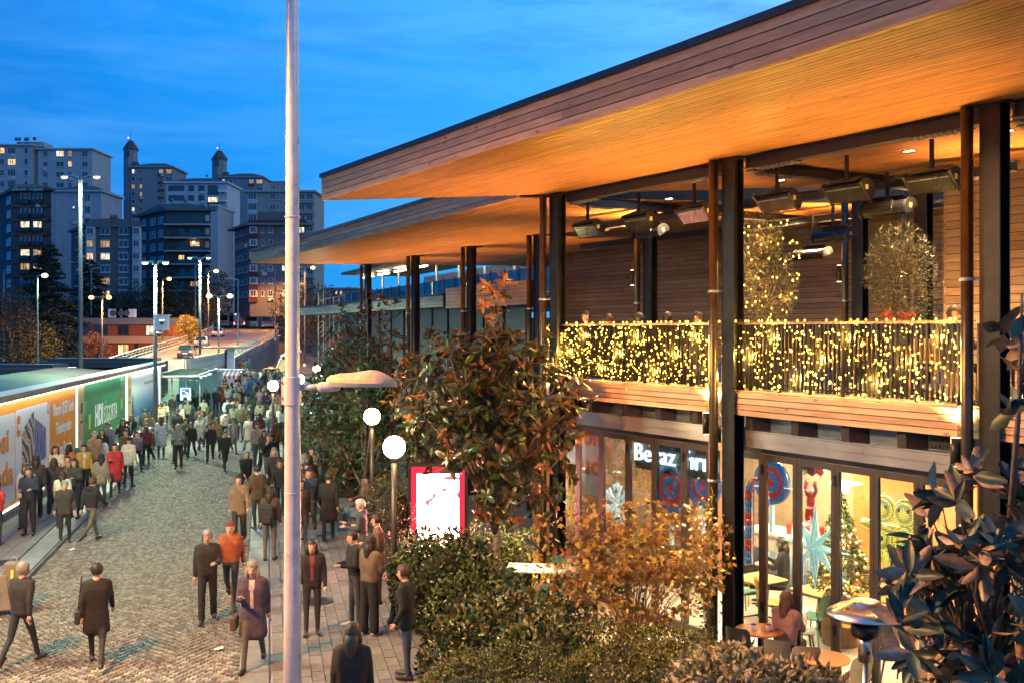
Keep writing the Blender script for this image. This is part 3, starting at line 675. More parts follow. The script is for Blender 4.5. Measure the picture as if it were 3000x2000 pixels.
def doors(label, us, s, seed):
    t = thing('folding_door', label, 'door'); zt = 3.56
    A = sub(shift(s), arc(us[0]-8,s), arc(us[-1]+8,s)); board('head_frame', A, [(p[0]+WV.x*.09,p[1]+WV.y*.09) for p in A], zt-.10, zt, m_frame, t)
    board('threshold', A, [(p[0]+WV.x*.09,p[1]+WV.y*.09) for p in A], ZF-.01, ZF+.03, m_frame, t)
    for i,(a_,b_) in enumerate(zip(us,us[1:])):
        p, _ = FU(a_,s+.02); q, _ = FU(b_,s+.02); L = (q-p).length; rz = math.atan2(q.y-p.y,q.x-p.x); z0, z1 = ZF+.04, zt-.108
        mb = MB(); g_ = .004
        mb.box(g_,.075,0,.055,z0,z1); mb.box(L-.075,L-g_,0,.055,z0,z1); mb.box(.076,L-.076,.001,.054,z1-.10,z1-.001); mb.box(.076,L-.076,.001,.054,z0+.001,z0+.13)
        f = mb.build('door_leaf', m_frame, t, loc=p, rz=rz)
        mb = MB(); mb.box(.078,L-.078,.022,.032,z0+.13,z1-.10); mb.build('glass_pane', m_glass, f)
        if i % 2 == 0:
            mb = MB(); mb.box(L-.02,L+.02,-.03,-.001,z1-.32,z1-.16); mb.box(L-.02,L+.02,-.03,-.001,.95,1.11); mb.build('hinge', m_black, f)
    return t
doors('glazed folding doors in the left bay under the neon sign', (1640,1692,1761,1838,1916,2003,2078), 5.75, 1)
doors('glazed folding doors in the right bay in front of the cafe tables', (2136,2233,2333,2446,2560,2690,2815), 5.75, 2)
doors('glazed doors right of the right column', (2862,2980,3100), 5.75, 3)
# open door leaf in the right bay
p, a = FU(2668,5.55); t = thing('open_door', 'open black glazed door leaf standing out beside the patio heater', 'door', (p.x,p.y,0), a+1.9)
mb = MB(); mb.box(0,.09,0,.05,ZF+.02,2.62); mb.box(.86,.95,0,.05,ZF+.02,2.62); mb.box(.091,.859,.001,.049,2.52,2.61); mb.box(.091,.859,.001,.049,ZF+.03,ZF+.16); mb.build('frame', m_black, t)
MB().box(.09,.86,.02,.03,ZF+.16,2.52).build('glass_pane', m_glass, t)
MB().box(.015,.075,-.006,-.001,1.0,1.22).build('push_plate', pm('push_plate',(.4,.4,.38),.4), t); MB().box(.03,.06,-.008,-.002,1.35,1.38).build('indicator', em('green_led',(.05,1,.25),6), t)

# lights inside: flat panels added to brighten the cafe, and a pendant
m_panel = em('added_panel_glow', (1,.78,.46), 44)
k = 0
for u,s in ((1700,7.4),(1850,7.4),(2000,7.6),(2190,7.6),(2190,10.4),(2330,8.4),(2330,11.2),(2480,7.6),(2480,10.2),(2640,7.8),(2780,8.4)):
    p, a = FU(u,s); t = thing('added_cafe_light', None, 'ceiling light', (p.x,p.y,3.52), a, 'added panels that light the cafe')
    t['label'] = 'added square warm panel lighting the cafe '+['left bay','left bay middle','left bay right','by the candy cane','over the counter left','over the front table','over the counter','in front of the tree','beside the tree','near the orange wall','right end'][k]; k += 1
    MB().box(-.34,.34,-.34,.34,-.03,-.002).build('rim', m_white, t); MB().box(-.32,.32,-.32,.32,-.036,-.031).build('diffuser', m_panel, t)
p, a = FU(2477,8.6); z = H-(1430-HV)/F*p.y; t = thing('pendant_lamp', 'white saucer pendant lamp with bare bulb over cafe tables', 'pendant lamp', (p.x,p.y,z), 0)
MB().lathe([(.05,.14),(.28,.10),(.285,.095),(.04,.115)],24).build('shade', m_white, t, True); MB().ell((0,0,0),(.06,.06,.085),12,8).build('bulb', em('pendant_bulb',(1,.8,.5),18), t, True); MB().tube([(0,0,.12),(0,0,3.5-z)],.006,5).build('cord', m_white, t)

# counter
p, a = FU(2180,10.9); q, _ = FU(2545,10.9); L = (q-p).length
t = thing('cafe_counter', 'long cafe counter with pale top and ribbed blue-grey front', 'counter', p, math.atan2(q.y-p.y,q.x-p.x))
MB().box(-.02,L+.02,-.05,.72,1.18,1.24).build('top', pm('marble_top',(.7,.66,.6),.25,var=.1), t); MB().box(0,L,.03,.66,ZF,1.17).build('body', pm('counter_body',(.62,.58,.52),.5), t)
rib = MB().tube([(0,.02,ZF),(0,.02,.86)],.03,8).mesh('rib', pm('rib_blue',(.16,.22,.28),.5), True)
for i in range(int(L/.066)): ob('rib', rib, t, (.03+i*.066,0,0))
# wrapped boxes and a doll-like red figure on the counter
def onc(x, y, z=1.245): d = rot2((x,y),t.rotation_euler.z); return (t.location.x+d[0], t.location.y+d[1], z)
for i,(x,w_,h,c,l) in enumerate(((L*.42,.22,.24,(.8,.78,.72),'white gift box standing on two red boxes on the counter'),(L*.36,.3,.2,(.5,.03,.03),'red gift box left on the cafe counter'),(L*.50,.32,.22,(.5,.03,.03),'red gift box behind the pale star'),(L*.88,.34,.26,(.62,.58,.5),'pale gift box right of the Christmas tree'),(L*.80,.25,.16,(.45,.04,.03),'small red gift box right of the Christmas tree'))):
    bx = thing('gift_box', l, 'gift box', onc(x,.3+.02*i), a+.1*i, 'gift boxes on the counter'); o = MB().box(-w_/2,w_/2,-.12,.12,0,h).build('box', pm('gift%d'%i,c,.6), bx); MB().box(-.02,.02,-.123,.123,-.0,h+.004).build('ribbon', pm('ribbon',(.75,.7,.6),.4), bx)

# LED display figures hanging just inside the glass
def dots(name, c1, base, s, scale=70):
    """rows of small lit diodes on a dark ground"""
    if name in _M: return _M[name]
    m = bpy.data.materials.new(name); n, b = nodes(m); L_ = n.links.new; _M[name] = m
    tcx = n.nodes.new('ShaderNodeTexCoord'); vo = n.nodes.new('ShaderNodeTexVoronoi'); vo.inputs['Scale'].default_value = scale; vo.inputs['Randomness'].default_value = .15; L_(tcx.outputs['Object'], vo.inputs['Vector'])
    r = n.nodes.new('ShaderNodeMapRange'); r.inputs[1].default_value = .22; r.inputs[2].default_value = .46; r.inputs[3].default_value = s; r.inputs[4].default_value = s*.16; L_(vo.outputs['Distance'], r.inputs[0])
    b.inputs['Base Color'].default_value = (*base,1); b.inputs['Emission Color'].default_value = (*c1,1); L_(r.outputs[0], b.inputs['Emission Strength']); b.inputs['Roughness'].default_value = .25
    return m
m_red = dots('led_red',(1,.05,.05),(.10,.01,.01),.32,42); m_blue = dots('led_blue',(.12,.42,.85),(.01,.03,.08),.26,42); m_teal = dots('led_teal',(.48,.85,.78),(.2,.35,.33),.8,42); m_amb = dots('led_amber',(1,.5,.12),(.2,.1,.03),1.0,42)
m_ice = dots('led_ice',(.65,.95,.88),(.3,.42,.4),1.5,50); m_grn = dots('led_green',(.2,.9,.35),(.02,.1,.04),1.2,42); m_yel = dots('led_yellow',(.9,.75,.1),(.12,.1,.02),1.0,42)
def spot(u, v, s): p, a = FU(u,s); return Vector((p.x,p.y,H-(v-HV)/F*p.y)), a
def lolly(label, u, v, s, R):
    p, a = spot(u,v,s); t = thing('led_lollipop', label, 'light figure', p, a, 'lit lollipop figures')
    rings = [(1,.74,m_blue),(.73,.48,m_red),(.47,.22,m_blue),(.21,0,m_red)]
    for k,(r1,r0,mt) in enumerate(rings):
        mb = MB(); n = 32; vsr = []
        for rr_, yy in ((r1*R,-.05),(r0*R,-.05),(r1*R,.05),(r0*R,.05)): vsr += [(rr_*math.cos(2*PI*j/n),yy+(.03*(k%2)),rr_*math.sin(2*PI*j/n)) for j in range(n)]
        fsr = []
        for j in range(n):
            j2 = (j+1)%n; fsr += [(j,n+j,n+j2,j2),(2*n+j,2*n+j2,3*n+j2,3*n+j),(j,j2,2*n+j2,2*n+j)]
        mb.add(vsr,fsr); mb.build('ring', mt, t, True)
    MB().box(-.03,.03,-.03,.03,-R*2.3,-R).build('stick', m_ice, t)
    MB().tube([(0,0,R),(0,0,3.5-p.z)],.004,4).build('hanging_wire', m_white, t)
lolly('large red and blue lit lollipop in the left bay', 1968, 1428, 6.25, .45)
lolly('lit lollipop half hidden by the middle column, left bay', 2062, 1420, 6.5, .40)
lolly('red and blue lit lollipop right of the candy cane', 2262, 1412, 6.7, .36)
# candy cane
p, a = spot(2196,1648,6.1); t = thing('led_candy_cane', 'tall lit candy cane in red and blue stripes', 'light figure', p, a)
cp = [(0,0,z) for z in np.linspace(0,1.15,12)]+[(.17-.17*math.cos(x),0,1.15+.2*math.sin(x)) for x in np.linspace(.25,PI,9)]+[(.34,0,1.0)]
for i in range(0,len(cp)-1):
    mb = MB(); x = np.linspace(0,1,3); A_, B_ = Vector(cp[i]), Vector(cp[i+1]); mb.tube([A_,(A_+B_)/2,B_],.075,10); mb.build('stripe', m_red if (i//2)%2 else m_blue, t, True)
mb = MB(); mb.tube([Vector(c)+Vector((.085 if i < 12 else 0,-.03,0)) for i,c in enumerate(cp)],.012,6); mb.build('rim', pm('pale_rim',(.6,.5,.4),.5), t)
MB().tube([(.1,0,1.35),(.1,0,3.5-p.z)],.004,4).build('hanging_wire', m_white, t)
def star(name, label, u, v, s, R, n, inner, mat, rotz=0, thick=.14, parent_label=None):
    p, a = spot(u,v,s); t = thing(name, label, 'light figure', p, a)
    for i in range(n):
        an = PI/2+2*PI*i/n+rotz; a1, a2 = an-PI/n, an+PI/n; rr_ = R*(1 if i % 2 == 0 or n < 7 else .86)
        T = (rr_*math.cos(an),0,rr_*math.sin(an)); Q1 = (inner*math.cos(a1),0,inner*math.sin(a1)); Q2 = (inner*math.cos(a2),0,inner*math.sin(a2))
        mb = MB(); mb.add([(0,-thick,0),Q1,T,Q2,(0,thick,0)],[(0,1,2),(0,2,3),(4,2,1),(4,3,2)]); mb.build('ray', mat, t)
    MB().tube([(0,0,R*.7),(0,0,3.5-p.z)],.004,4).build('hanging_wire', m_white, t)
star('led_star', 'big pale teal star with eight long rays behind the glass', 2388, 1600, 6.2, .70, 8, .15, m_teal)
star('led_star', 'amber five-pointed star in the left bay', 1880, 1430, 6.4, .52, 5, .2, m_amb, .1)
# snowflake
p, a = spot(1808,1475,6.3); t = thing('led_snowflake', 'icy white lit snowflake hanging in the left bay', 'light figure', p, a)
for i in range(6):
    an = PI/2+i*PI/3; d = Vector((math.cos(an),0,math.sin(an))); e = Vector((-d.z,0,d.x)); mb = MB()
    mb.tube([d*.05,d*.3,d*.42],[.05,.075,.03],8); mb.tube([d*.2,d*.36+e*.12],[.05,.03],8); mb.tube([d*.2,d*.36-e*.12],[.05,.03],8); mb.build('arm', m_ice, t, True)
MB().tube([(0,0,.4),(0,0,3.5-p.z)],.004,4).build('hanging_wire', m_white, t)
# lit cookie-shaped figures
def cookie(label, u, v, s, mat, eye):
    p, a = spot(u,v,s); t = thing('led_cookie_figure', label, 'light figure', p, a, 'lit cookie figures')
    mb = MB(); mb.ell((0,0,.42),(.22,.07,.21),20,12); mb.ell((0,0,.0),(.2,.07,.28),20,12); mb.tube([(.12,0,.12),(.38,0,.16)],[.09,.08],10); mb.tube([(-.12,0,.12),(-.38,0,.16)],[.09,.08],10); mb.tube([(.1,0,-.2),(.16,0,-.5)],[.1,.09],10); mb.tube([(-.1,0,-.2),(-.16,0,-.5)],[.1,.09],10); mb.build('body', mat, t, True)
    for x in (-.08,.08): MB().ell((x,-.065,.47),(.03,.02,.035),10,6).build('eye', m_blue, t, True)
    for z in (.12,-.02): MB().ell((0,-.07,z),(.045,.02,.045),10,6).build('button', eye, t, True)
cookie('amber lit cookie figure at the left end of the doors', 1668, 1470, 6.3, m_amb, m_grn)
cookie('yellow lit cookie figure behind the open door', 2655, 1590, 6.6, m_yel, m_grn)
cookie('small yellow lit cookie figure near the orange wall', 2590, 1570, 7.2, m_yel, m_blue)
# neon words
m_neon = em('neon_white', (.72,.95,1.0), 2.6)
p, a = FU(1862,6.15); q, _ = FU(2098,6.15); L = (q-p).length; z0 = 2.86
t = thing('neon_sign', 'white neon cafe name sign hanging behind the left folding doors', 'sign', (p.x,p.y,z0), math.atan2(q.y-p.y,q.x-p.x))
ob('lettering', textmesh('Beyaz Fırın', L, .42, m_neon, -.004, .03), t); MB().box(-.05,L+.05,.035,.05,-.06,.5).build('back_panel', pm('sign_back',(.03,.05,.06),.3), t)
p, a = FU(1655,6.6); q, _ = FU(1765,6.6); L = (q-p).length
t = thing('paper_banner', 'white paper banner with orange letters behind the leftmost glass', 'banner', (p.x,p.y,0), math.atan2(q.y-p.y,q.x-p.x))
MB().box(0,L,0,.01,2.0,3.5).build('sheet', pm('banner_paper',(.72,.72,.68),.7,var=.05), t)
m_or = pm('orange_print',(.72,.27,.05),.6,var=.05)
for s_, x, z, w_, h in (('on',L*.5,3.02,L*.46,.28),('ud',L*.42,2.42,L*.55,.42),('p',L*.1,2.92,L*.2,.36)): ob('lettering', textmesh(s_, w_, h, m_or, .03), t, (x,-.004,z))
# parachute ornament with a small doll in red
p, a = spot(2375,1410,6.4); t = thing('parachute_ornament', 'red and silver toy parachute carrying a doll in red', 'ornament', p, a)
n = 12
for i in range(n):
    mb = MB(); vsr = []; 
    for k in range(5):
        th = k/4*PI*.48; rr_ = .27*math.sin(th); 
        for j in (0,1,2): an = 2*PI*(i+j/2)/n; vsr.append((rr_*math.cos(an),rr_*math.sin(an),.16+.2*math.cos(th)-.05*(k==4)*(j==1)))
    fsr = [(k*3+j,k*3+j+1,k*3+j+4,k*3+j+3) for k in range(4) for j in range(2)]
    mb.add(vsr,fsr); mb.build('canopy_panel', pm('chute_red',(.55,.03,.04),.4) if (i//2)%2 else pm('chute_silver',(.7,.6,.5),.25,.7), t, True)
mb = MB()
for i in range(6): an = PI/3*i; mb.tube([(.25*math.cos(an),.25*math.sin(an),.2),(.04*math.cos(an),.04*math.sin(an),-.1)],.003,4)
mb.build('cord', m_white, t)
mr_ = pm('doll_red',(.5,.02,.03),.8); mw_ = pm('doll_white',(.75,.72,.68),.9)
mb = MB(); mb.ell((0,0,-.3),(.07,.06,.12),12,8); mb.tube([(.05,0,-.22),(.11,0,-.12),(.08,0,-.02)],[.035,.03,.03],8); mb.tube([(-.05,0,-.22),(-.11,0,-.12),(-.08,0,-.02)],[.035,.03,.03],8); mb.tube([(.03,0,-.38),(.06,-.02,-.5),(.09,0,-.6)],[.045,.04,.035],8); mb.tube([(-.03,0,-.38),(-.04,-.03,-.5),(-.06,0,-.6)],[.045,.04,.035],8); dl = mb.build('doll', mr_, t, True)
mb = MB(); mb.ell((.08,0,.0),.035,8,6); mb.ell((-.08,0,.0),.035,8,6); mb.ell((.09,0,-.62),.036,8,6); mb.ell((-.06,0,-.62),.036,8,6); mb.lathe([(.06,0),(.075,.01),(.075,.03),(.06,.04)],12,(0,0,-.42)); mb.ell((0,-.01,-.13),(.05,.05,.055),10,8); mb.build('white_trim', mw_, dl, True)
MB().tube([(0,0,.36),(0,0,3.5-p.z)],.004,4).build('hanging_wire', m_white, t)

# ------------------------------------------------------------------ furniture
def make_chair(mat, legm):
    t = thing('cafe_chair', 'chair', 'chair')
    mb = MB(); n = 7
    for k in range(2):
        pass
    vsr = []; 
    for i in range(n+1):
        for j in range(5):
            x = -.22+.44*i/n; y = -.22+.42*j/4; z = .455-.025*math.cos((i/n-.5)*PI)-.012*math.cos((j/4-.5)*PI); vsr.append((x*(1-.1*(j/4)),y,z))
    fsr = [(i*5+j,(i+1)*5+j,(i+1)*5+j+1,i*5+j+1) for i in range(n) for j in range(4)]
    mb.add(vsr,fsr); mb.add([(a_,b_,c-.025) for a_,b_,c in vsr],[f[::-1] for f in fsr]); N = len(vsr)
    mb.build('seat', mat, t, True)
    mb = MB(); vsr = []
    for i in range(9):
        an = PI*(.12+.76*i/8)
        for k in range(5):
            z = .50+.33*k/4; vsr.append((-.215*math.cos(an)*(1-.02*k), .10+.13*math.sin(an)+.02*k, z+ (.03*math.sin(an) if k == 4 else 0)-(.03 if k == 4 and i in (0,8) else 0)))
    fsr = [(i*5+k,(i+1)*5+k,(i+1)*5+k+1,i*5+k+1) for i in range(8) for k in range(4)]
    mb.add(vsr,fsr); mb.add([(x*1.05,y+.018,z) for x,y,z in vsr],[f[::-1] for f in fsr]); mb.build('backrest', mat, t, True)
    for sx, sy in ((-1,-1),(1,-1),(1,1),(-1,1)):
        mb = MB(); mb.tube([(sx*.17,sy*.15,.44),(sx*.215,sy*.21,0)],[.019,.013],8)
        if sy > 0: mb.tube([(sx*.17,.17,.43),(sx*.2,.19,.56)],.016,8)
        mb.build('leg', legm, t, True)
    return t
def make_table(topm, legm, rnd, R=.36, h=.74, L=None):
    t = thing('cafe_table', 'table', 'table')
    if rnd: MB().lathe([(R-.01,h-.026),(R,h-.02),(R,h-.006),(R-.01,h)],28).build('table_top', topm, t)
    else: 
        o = MB().box(-(L or R),(L or R),-R,R,h-.028,h).build('table_top', topm, t); smoothmod(o,.008)
    MB().tube([(0,0,.02),(0,0,h-.03)],.03,12).build('pedestal', legm, t, True)
    for an in (.78,2.36,3.92,5.5): MB().tube([(0,0,.07),(.28*math.cos(an),.28*math.sin(an),.012)],[.02,.014],8).build('foot', legm, t, True)
    return t
mk = lambda n_, c: pm('plastic_'+n_, c, .38, var=.05)
cg = mk('green',(.10,.30,.22)); cyel = mk('yellow',(.62,.40,.09)); cbe = mk('beige',(.36,.30,.20)); cwo = woodm('chair_wood',(.55,.30,.09),(.68,.42,.16),.4,.1); cgr = mk('graphite',(.06,.065,.07)); cte = mk('teal',(.06,.24,.22))
blk = pm('black_leg',(.02,.02,.02),.4,.4)
cp_ = {'green':make_chair(cg,cg),'yellow':make_chair(cyel,cyel),'beige':make_chair(cbe,cbe),'wooden':make_chair(cwo,cwo),'graphite':make_chair(cgr,cgr),'teal':make_chair(cte,cte)}
yt = woodm('yellow_top',(.60,.38,.10),(.70,.48,.16),.35,.05); ort = pm('orange_top',(.62,.20,.05),.35,var=.06); wht = pm('white_top',(.66,.62,.55),.4,var=.05)
tp_ = {'yellow square':make_table(yt,blk,False), 'orange round':make_table(ort,blk,True), 'white long':make_table(wht,blk,False,.36,.74,.62), 'low red round':make_table(pm('red_top',(.5,.13,.07),.4),blk,True,.33,.5)}
used = set()
def put(dct, key, label, loc, rz, group):
    if key in used: o = dup(dct[key], loc, rz, label, group)
    else: used.add(key); o = dct[key]; o.location = loc; o.rotation_euler = (0,0,rz); o['label'] = label; o['group'] = group
    return o
FA = CO['B'][1]
TI = 'tables inside the cafe'; CI = 'chairs inside the cafe'; TO = 'tables on the front terrace'; CH = 'chairs on the front terrace'
def GZ(u, v, z): return G(u,v,z)
put(tp_,'yellow square','yellow square table in front of the pale star, on dark pedestal', GZ(2401,1850,ZF), FA, TI)
put(tp_,'yellow square','yellow square table below the candy cane with a tray on it', GZ(2225,1810,ZF), FA, TI)
put(tp_,'yellow square','yellow square table right of the pale star', GZ(2505,1860,ZF), FA, TI)
for key, u, v, rz, l in (('green',2180,1800,2.0,'green chair left of the table under the candy cane'),('wooden',2262,1835,1.4,'wooden chair behind the second door stile'),('green',2385,1880,-2.4,'green chair in front of the star table'),('wooden',2440,1800,.4,'wooden chair behind the star table'),('wooden',2560,1850,-.8,'wooden chair near the open door'),('wooden',2485,1905,2.6,'wooden chair in front of the right inner table'),('wooden',2205,1765,.3,'wooden chair under the seated woman by the candy cane'),('wooden',2525,1790,.2,'wooden chair holding a dark padded coat')):
    put(cp_,key,l,GZ(u,v,ZF),rz,CI)
ZO = .138
put(tp_,'orange round','orange round table at the bottom edge beside the patio heater', GZ(2413,2080,ZO), 0, TO)
put(tp_,'orange round','orange round table in the shade below the seated pink blur', GZ(2225,1985,ZO), 0, TO)
put(tp_,'orange round','orange round table half hidden by the dark hedge', GZ(1375,1795,ZO), 0, TO)
put(tp_,'white long','white long table between coloured chairs left of the autumn shrub', GZ(1580,1775,ZO), FA+.9, TO)
put(tp_,'low red round','low red round table with a laptop left of the autumn shrub', GZ(1553,1840,ZO), 0, TO)
for key, u, v, rz, l in (('teal',1518,1790,2.2,'teal chair at the left end of the white table'),('yellow',1592,1748,.1,'yellow chair behind the white table'),('beige',1592,1835,3.3,'beige chair in front of the white table'),('teal',1632,1850,2.3,'teal chair right of the beige chair'),('green',1655,1765,.5,'green chair at the right end of the white table'),('beige',1400,1815,2.9,'beige chair beside the hedge'),
      ('beige',2355,2050,3.0,'beige chair back seen over the bottom hedge'),('beige',2290,2030,2.6,'beige chair under the pink blurred guest'),('graphite',2345,1925,1.2,'graphite armless chair by the folding door'),('graphite',2180,1990,2.5,'graphite chair against the middle column'),('beige',2490,2085,3.6,'beige chair in front of the patio heater'),('graphite',2640,2010,.6,'graphite chair beside the open door')):
    put(cp_,key,l,GZ(u,v,ZO),rz,CH)
for (u,v,l) in ((2198,1870,'white paper cup on the shaded round table, left one'),(2226,1873,'white paper cup on the shaded round table, right one')):
    p = GZ(2225,1985,ZO); q = Vector((p.x+(u-2212)*.008, p.y-.1, ZO+.741)); t = thing('paper_cup', l, 'cup', q, 0, 'paper cups'); MB().lathe([(.03,0),(.04,.1)],14).build('cup', m_white, t, True); MB().lathe([(.043,.1),(.043,.108),(.036,.116)],14).build('lid', pm('cup_lid',(.3,.05,.04),.4), t, True)
# patio heater
p = Vector((3.83,10.8,.1)); t = thing('patio_heater', 'stainless patio heater with wide dish among the terrace tables', 'patio heater', p)
m_st = pm('stainless',(.55,.50,.44),.3,1.0,var=.12,scale=6)
MB().lathe([(.40,2.22),(.405,2.235),(.30,2.30),(.16,2.35),(.155,2.37),(.06,2.385),(0.01,2.39)],40).build('dish', m_st, t, True)
mb = MB(); mb.lathe([(.135,1.99),(.15,2.02),(.15,2.10),(.135,2.13)],24); mb.build('burner_collar', pm('burner_dark',(.06,.055,.05),.3,.9), t, True)
MB().lathe([(.10,2.13),(.11,2.21)],20).build('burner_screen', pm('burner_mesh',(.1,.09,.08),.4,.9), t, True)
MB().lathe([(.045,1.7),(.07,1.72),(.07,1.92),(.05,1.98)],20).build('head_tube', m_st, t, True); MB().tube([(0,0,.5),(0,0,1.7)],.032,16).build('stem', m_st, t, True)
MB().lathe([(.21,.02),(.21,.55),(.17,.6),(.04,.62)],28).build('gas_housing', m_st, t, True); MB().lathe([(.24,0),(.24,.02)],28).build('base', m_dark, t)
for s in (-1,1): MB().beam((s*.1,0,2.12),(s*.12,0,2.24),.015,.01).build('bracket', m_st, t)
MB().tube([(.0,-.075,1.84),(0,-.105,1.84)],.022,10).build('control_knob', m_black, t)
# ------------------------------------------------------------------ billboard wall along the promenade
WA = math.atan2(1,-.204)
def WB(y, off=0, z=0):
    q = Vector((-8.44-.204*y, y, 0)); return Vector((q.x+off*math.sin(WA), q.y-off*math.cos(WA), z))    # off > 0: towards the promenade
X0 = 20.0
def WX(u): y = 8.44/((1500-u)/F-.204); return (y-X0)*1.0206
wall = thing('billboard_wall', 'long lit billboard wall with brown metal coping along the pavement', 'wall', WB(X0), WA)
XE = WX(474)
MB().box(-2,XE,0,.3,.05,3.45).build('wall_body', pm('hoarding_grey',(.33,.33,.32),.6,var=.12), wall)
x = -2; i = 0
m_cop = pm('coping_brown',(.22,.15,.12),.35,.4,var=.12,scale=2); m_copt = pm('coping_top',(.50,.52,.48),.4,.3)
while x < XE:
    e = min(XE+.1, x+2.05); o = MB().box(x,e-.012,-.27,.42,3.46,3.64).build('coping_sheet', m_cop, wall); MB().box(x,e-.012,-.262,.42,3.642,3.652).build('coping_cover', m_copt, o); x = e
MB().box(-2,XE,-.07,-.002,.30,.40).build('ledge', m_galv, wall); MB().box(-2,XE,-.05,-.002,.05,.30).build('plinth', m_conc, wall)
m_led = em('led_white', (.90,1,.95), 13)
MB().box(-2,XE-.2,-.21,-.17,3.43,3.455).build('top_light_strip', m_led, wall)
MB().box(-2,XE-.2,-.06,-.03,.405,.43).build('bottom_light_strip', em('led_low',(.95,1,.97),3.5), wall)
m_post = woodm('post_pine',(.42,.27,.11),(.58,.40,.19),.5,.5,axis=2)
for i,(ua,ub) in enumerate(((223,242),(369,382),(466,471))):
    a_, b_ = WX(ua), WX(ub); o = MB().box(a_+.12,b_,-.05,-.002,.42,3.42).build('timber_post', m_post, wall)
    MB().box(a_+.0,a_+.03,-.04,-.004,.45,3.40).build('edge_light', em('led_edge',(.95,1,1),2.2), wall)
    xm = (a_+b_)/2+.1; MB().box(xm-.05,xm+.05,-.075,-.052,2.35,2.75).build('bracket', m_black, o)
    if i < 2: ob('lettering', textmesh('TERMİNAL', .5, .12, m_black), wall, (xm-.25,-.056,2.0))
def gradm(name, stops, axis='Z', lo=.4, hi_=3.4, noise_amt=.0, rough=.45):
    """a printed colour gradient with its picture grain"""
    m = bpy.data.materials.new(name); n, b = nodes(m); L_ = n.links.new
    t = n.nodes.new('ShaderNodeTexCoord'); s_ = n.nodes.new('ShaderNodeSeparateXYZ'); L_(t.outputs['Object'], s_.inputs[0])
    r = n.nodes.new('ShaderNodeMapRange'); r.inputs[1].default_value = lo; r.inputs[2].default_value = hi_; L_(s_.outputs[axis], r.inputs[0])
    src = r.outputs[0]
    if noise_amt:
        z = n.nodes.new('ShaderNodeTexNoise'); z.inputs['Scale'].default_value = 2.2; z.inputs['Detail'].default_value = 9; z.inputs['Distortion'].default_value = 1.5; L_(t.outputs['Object'], z.inputs['Vector'])
        k = n.nodes.new('ShaderNodeMath'); k.operation = 'MULTIPLY_ADD'; k.inputs[1].default_value = noise_amt; L_(z.outputs[0], k.inputs[0]); 
        k2 = n.nodes.new('ShaderNodeMath'); k2.operation = 'SUBTRACT'; L_(src, k2.inputs[0]); k2.inputs[1].default_value = noise_amt/2; L_(k2.outputs[0], k.inputs[2]); src = k.outputs[0]
    c = n.nodes.new('ShaderNodeValToRGB'); e = c.color_ramp.elements
    while len(e) < len(stops): e.new(.5)
    for q, (p_, cc) in zip(e, stops): q.position = p_; q.color = (*cc,1)
    L_(src, c.inputs[0]); L_(c.outputs[0], b.inputs['Base Color']); b.inputs['Roughness'].default_value = rough; return m
def poster(label, ua, ub, mat):
    t = thing('billboard_poster', label, 'poster', WB(X0), WA, 'billboard posters on the long wall'); a_, b_ = WX(ua), WX(ub)
    MB().box(a_,b_,-.03,-.004,.45,3.41).build('sheet', mat, t); return t
def on(t, s_, ua, ub, zb, h, mat, bold=.02, y=-.034): a_, b_ = WX(ua), WX(ub); return ob('lettering', textmesh(s_, b_-a_, h, mat, bold), t, (a_,y,zb))
def rrect(x0,x1,z0,z1,r,y0,y1,n=6):
    pts = []
    for cx,cz,a0 in ((x1-r,z1-r,0),(x0+r,z1-r,PI/2),(x0+r,z0+r,PI),(x1-r,z0+r,1.5*PI)):
        for k in range(n+1): an = a0+PI/2*k/n; pts.append((cx+r*math.cos(an),cz+r*math.sin(an)))
    N = len(pts); mb = MB(); mb.add([(p_[0],y0,p_[1]) for p_ in pts]+[(p_[0],y1,p_[1]) for p_ in pts],[tuple(range(N)),tuple(range(N,2*N))[::-1]]+[(i,(i+1)%N,N+(i+1)%N,N+i)[::-1] for i in range(N)]); return mb
pw = pm('print_white',(.78,.78,.77),.45,var=.03); po = pm('print_orange',(.80,.26,.02),.45,var=.05)
t1 = poster('orange billboard poster advertising televisions in white letters', -280, 219, po)
rrect(WX(42),WX(142),.88,3.12,.14,-.036,-.031).build('white_card', pw, t1); rrect(WX(-250),WX(40),.55,3.08,.14,-.036,-.031).build('white_card', pw, t1)
on(t1,'Xiaomi QLED Serisi',152,213,2.50,.50,pw,.03); on(t1,'Televizyonlar',160,206,1.82,.52,pw,.03); on(t1,'Sadece Burada',155,207,1.18,.46,pw,.03); on(t1,'Kampanya stoklarla sınırlıdır',146,213,.62,.06,pw)
on(t1,'osi',-25,21,2.02,.62,po,.03,-.042); on(t1,'rada',-30,34,1.10,.66,po,.03,-.042)
rrect(WX(45),WX(56),2.35,2.95,.12,-.040,-.037).build('logo_plate', po, t1); on(t1,'mi',46.5,54.5,2.52,.26,pw,.03,-.045)
mbx = MB(); cx_ = WX(137); 
n = 20; vsr = [((cx_+r_*math.cos(2*PI*j/n)),-.041,2.92+r_*1.6*math.sin(2*PI*j/n)) for r_ in (.13,.085) for j in range(n)]; mbx.add(vsr,[(j,(j+1)%n,n+(j+1)%n,n+j) for j in range(n)]); mbx.build('ring_logo', pm('print_purple',(.16,.07,.45),.5), t1)
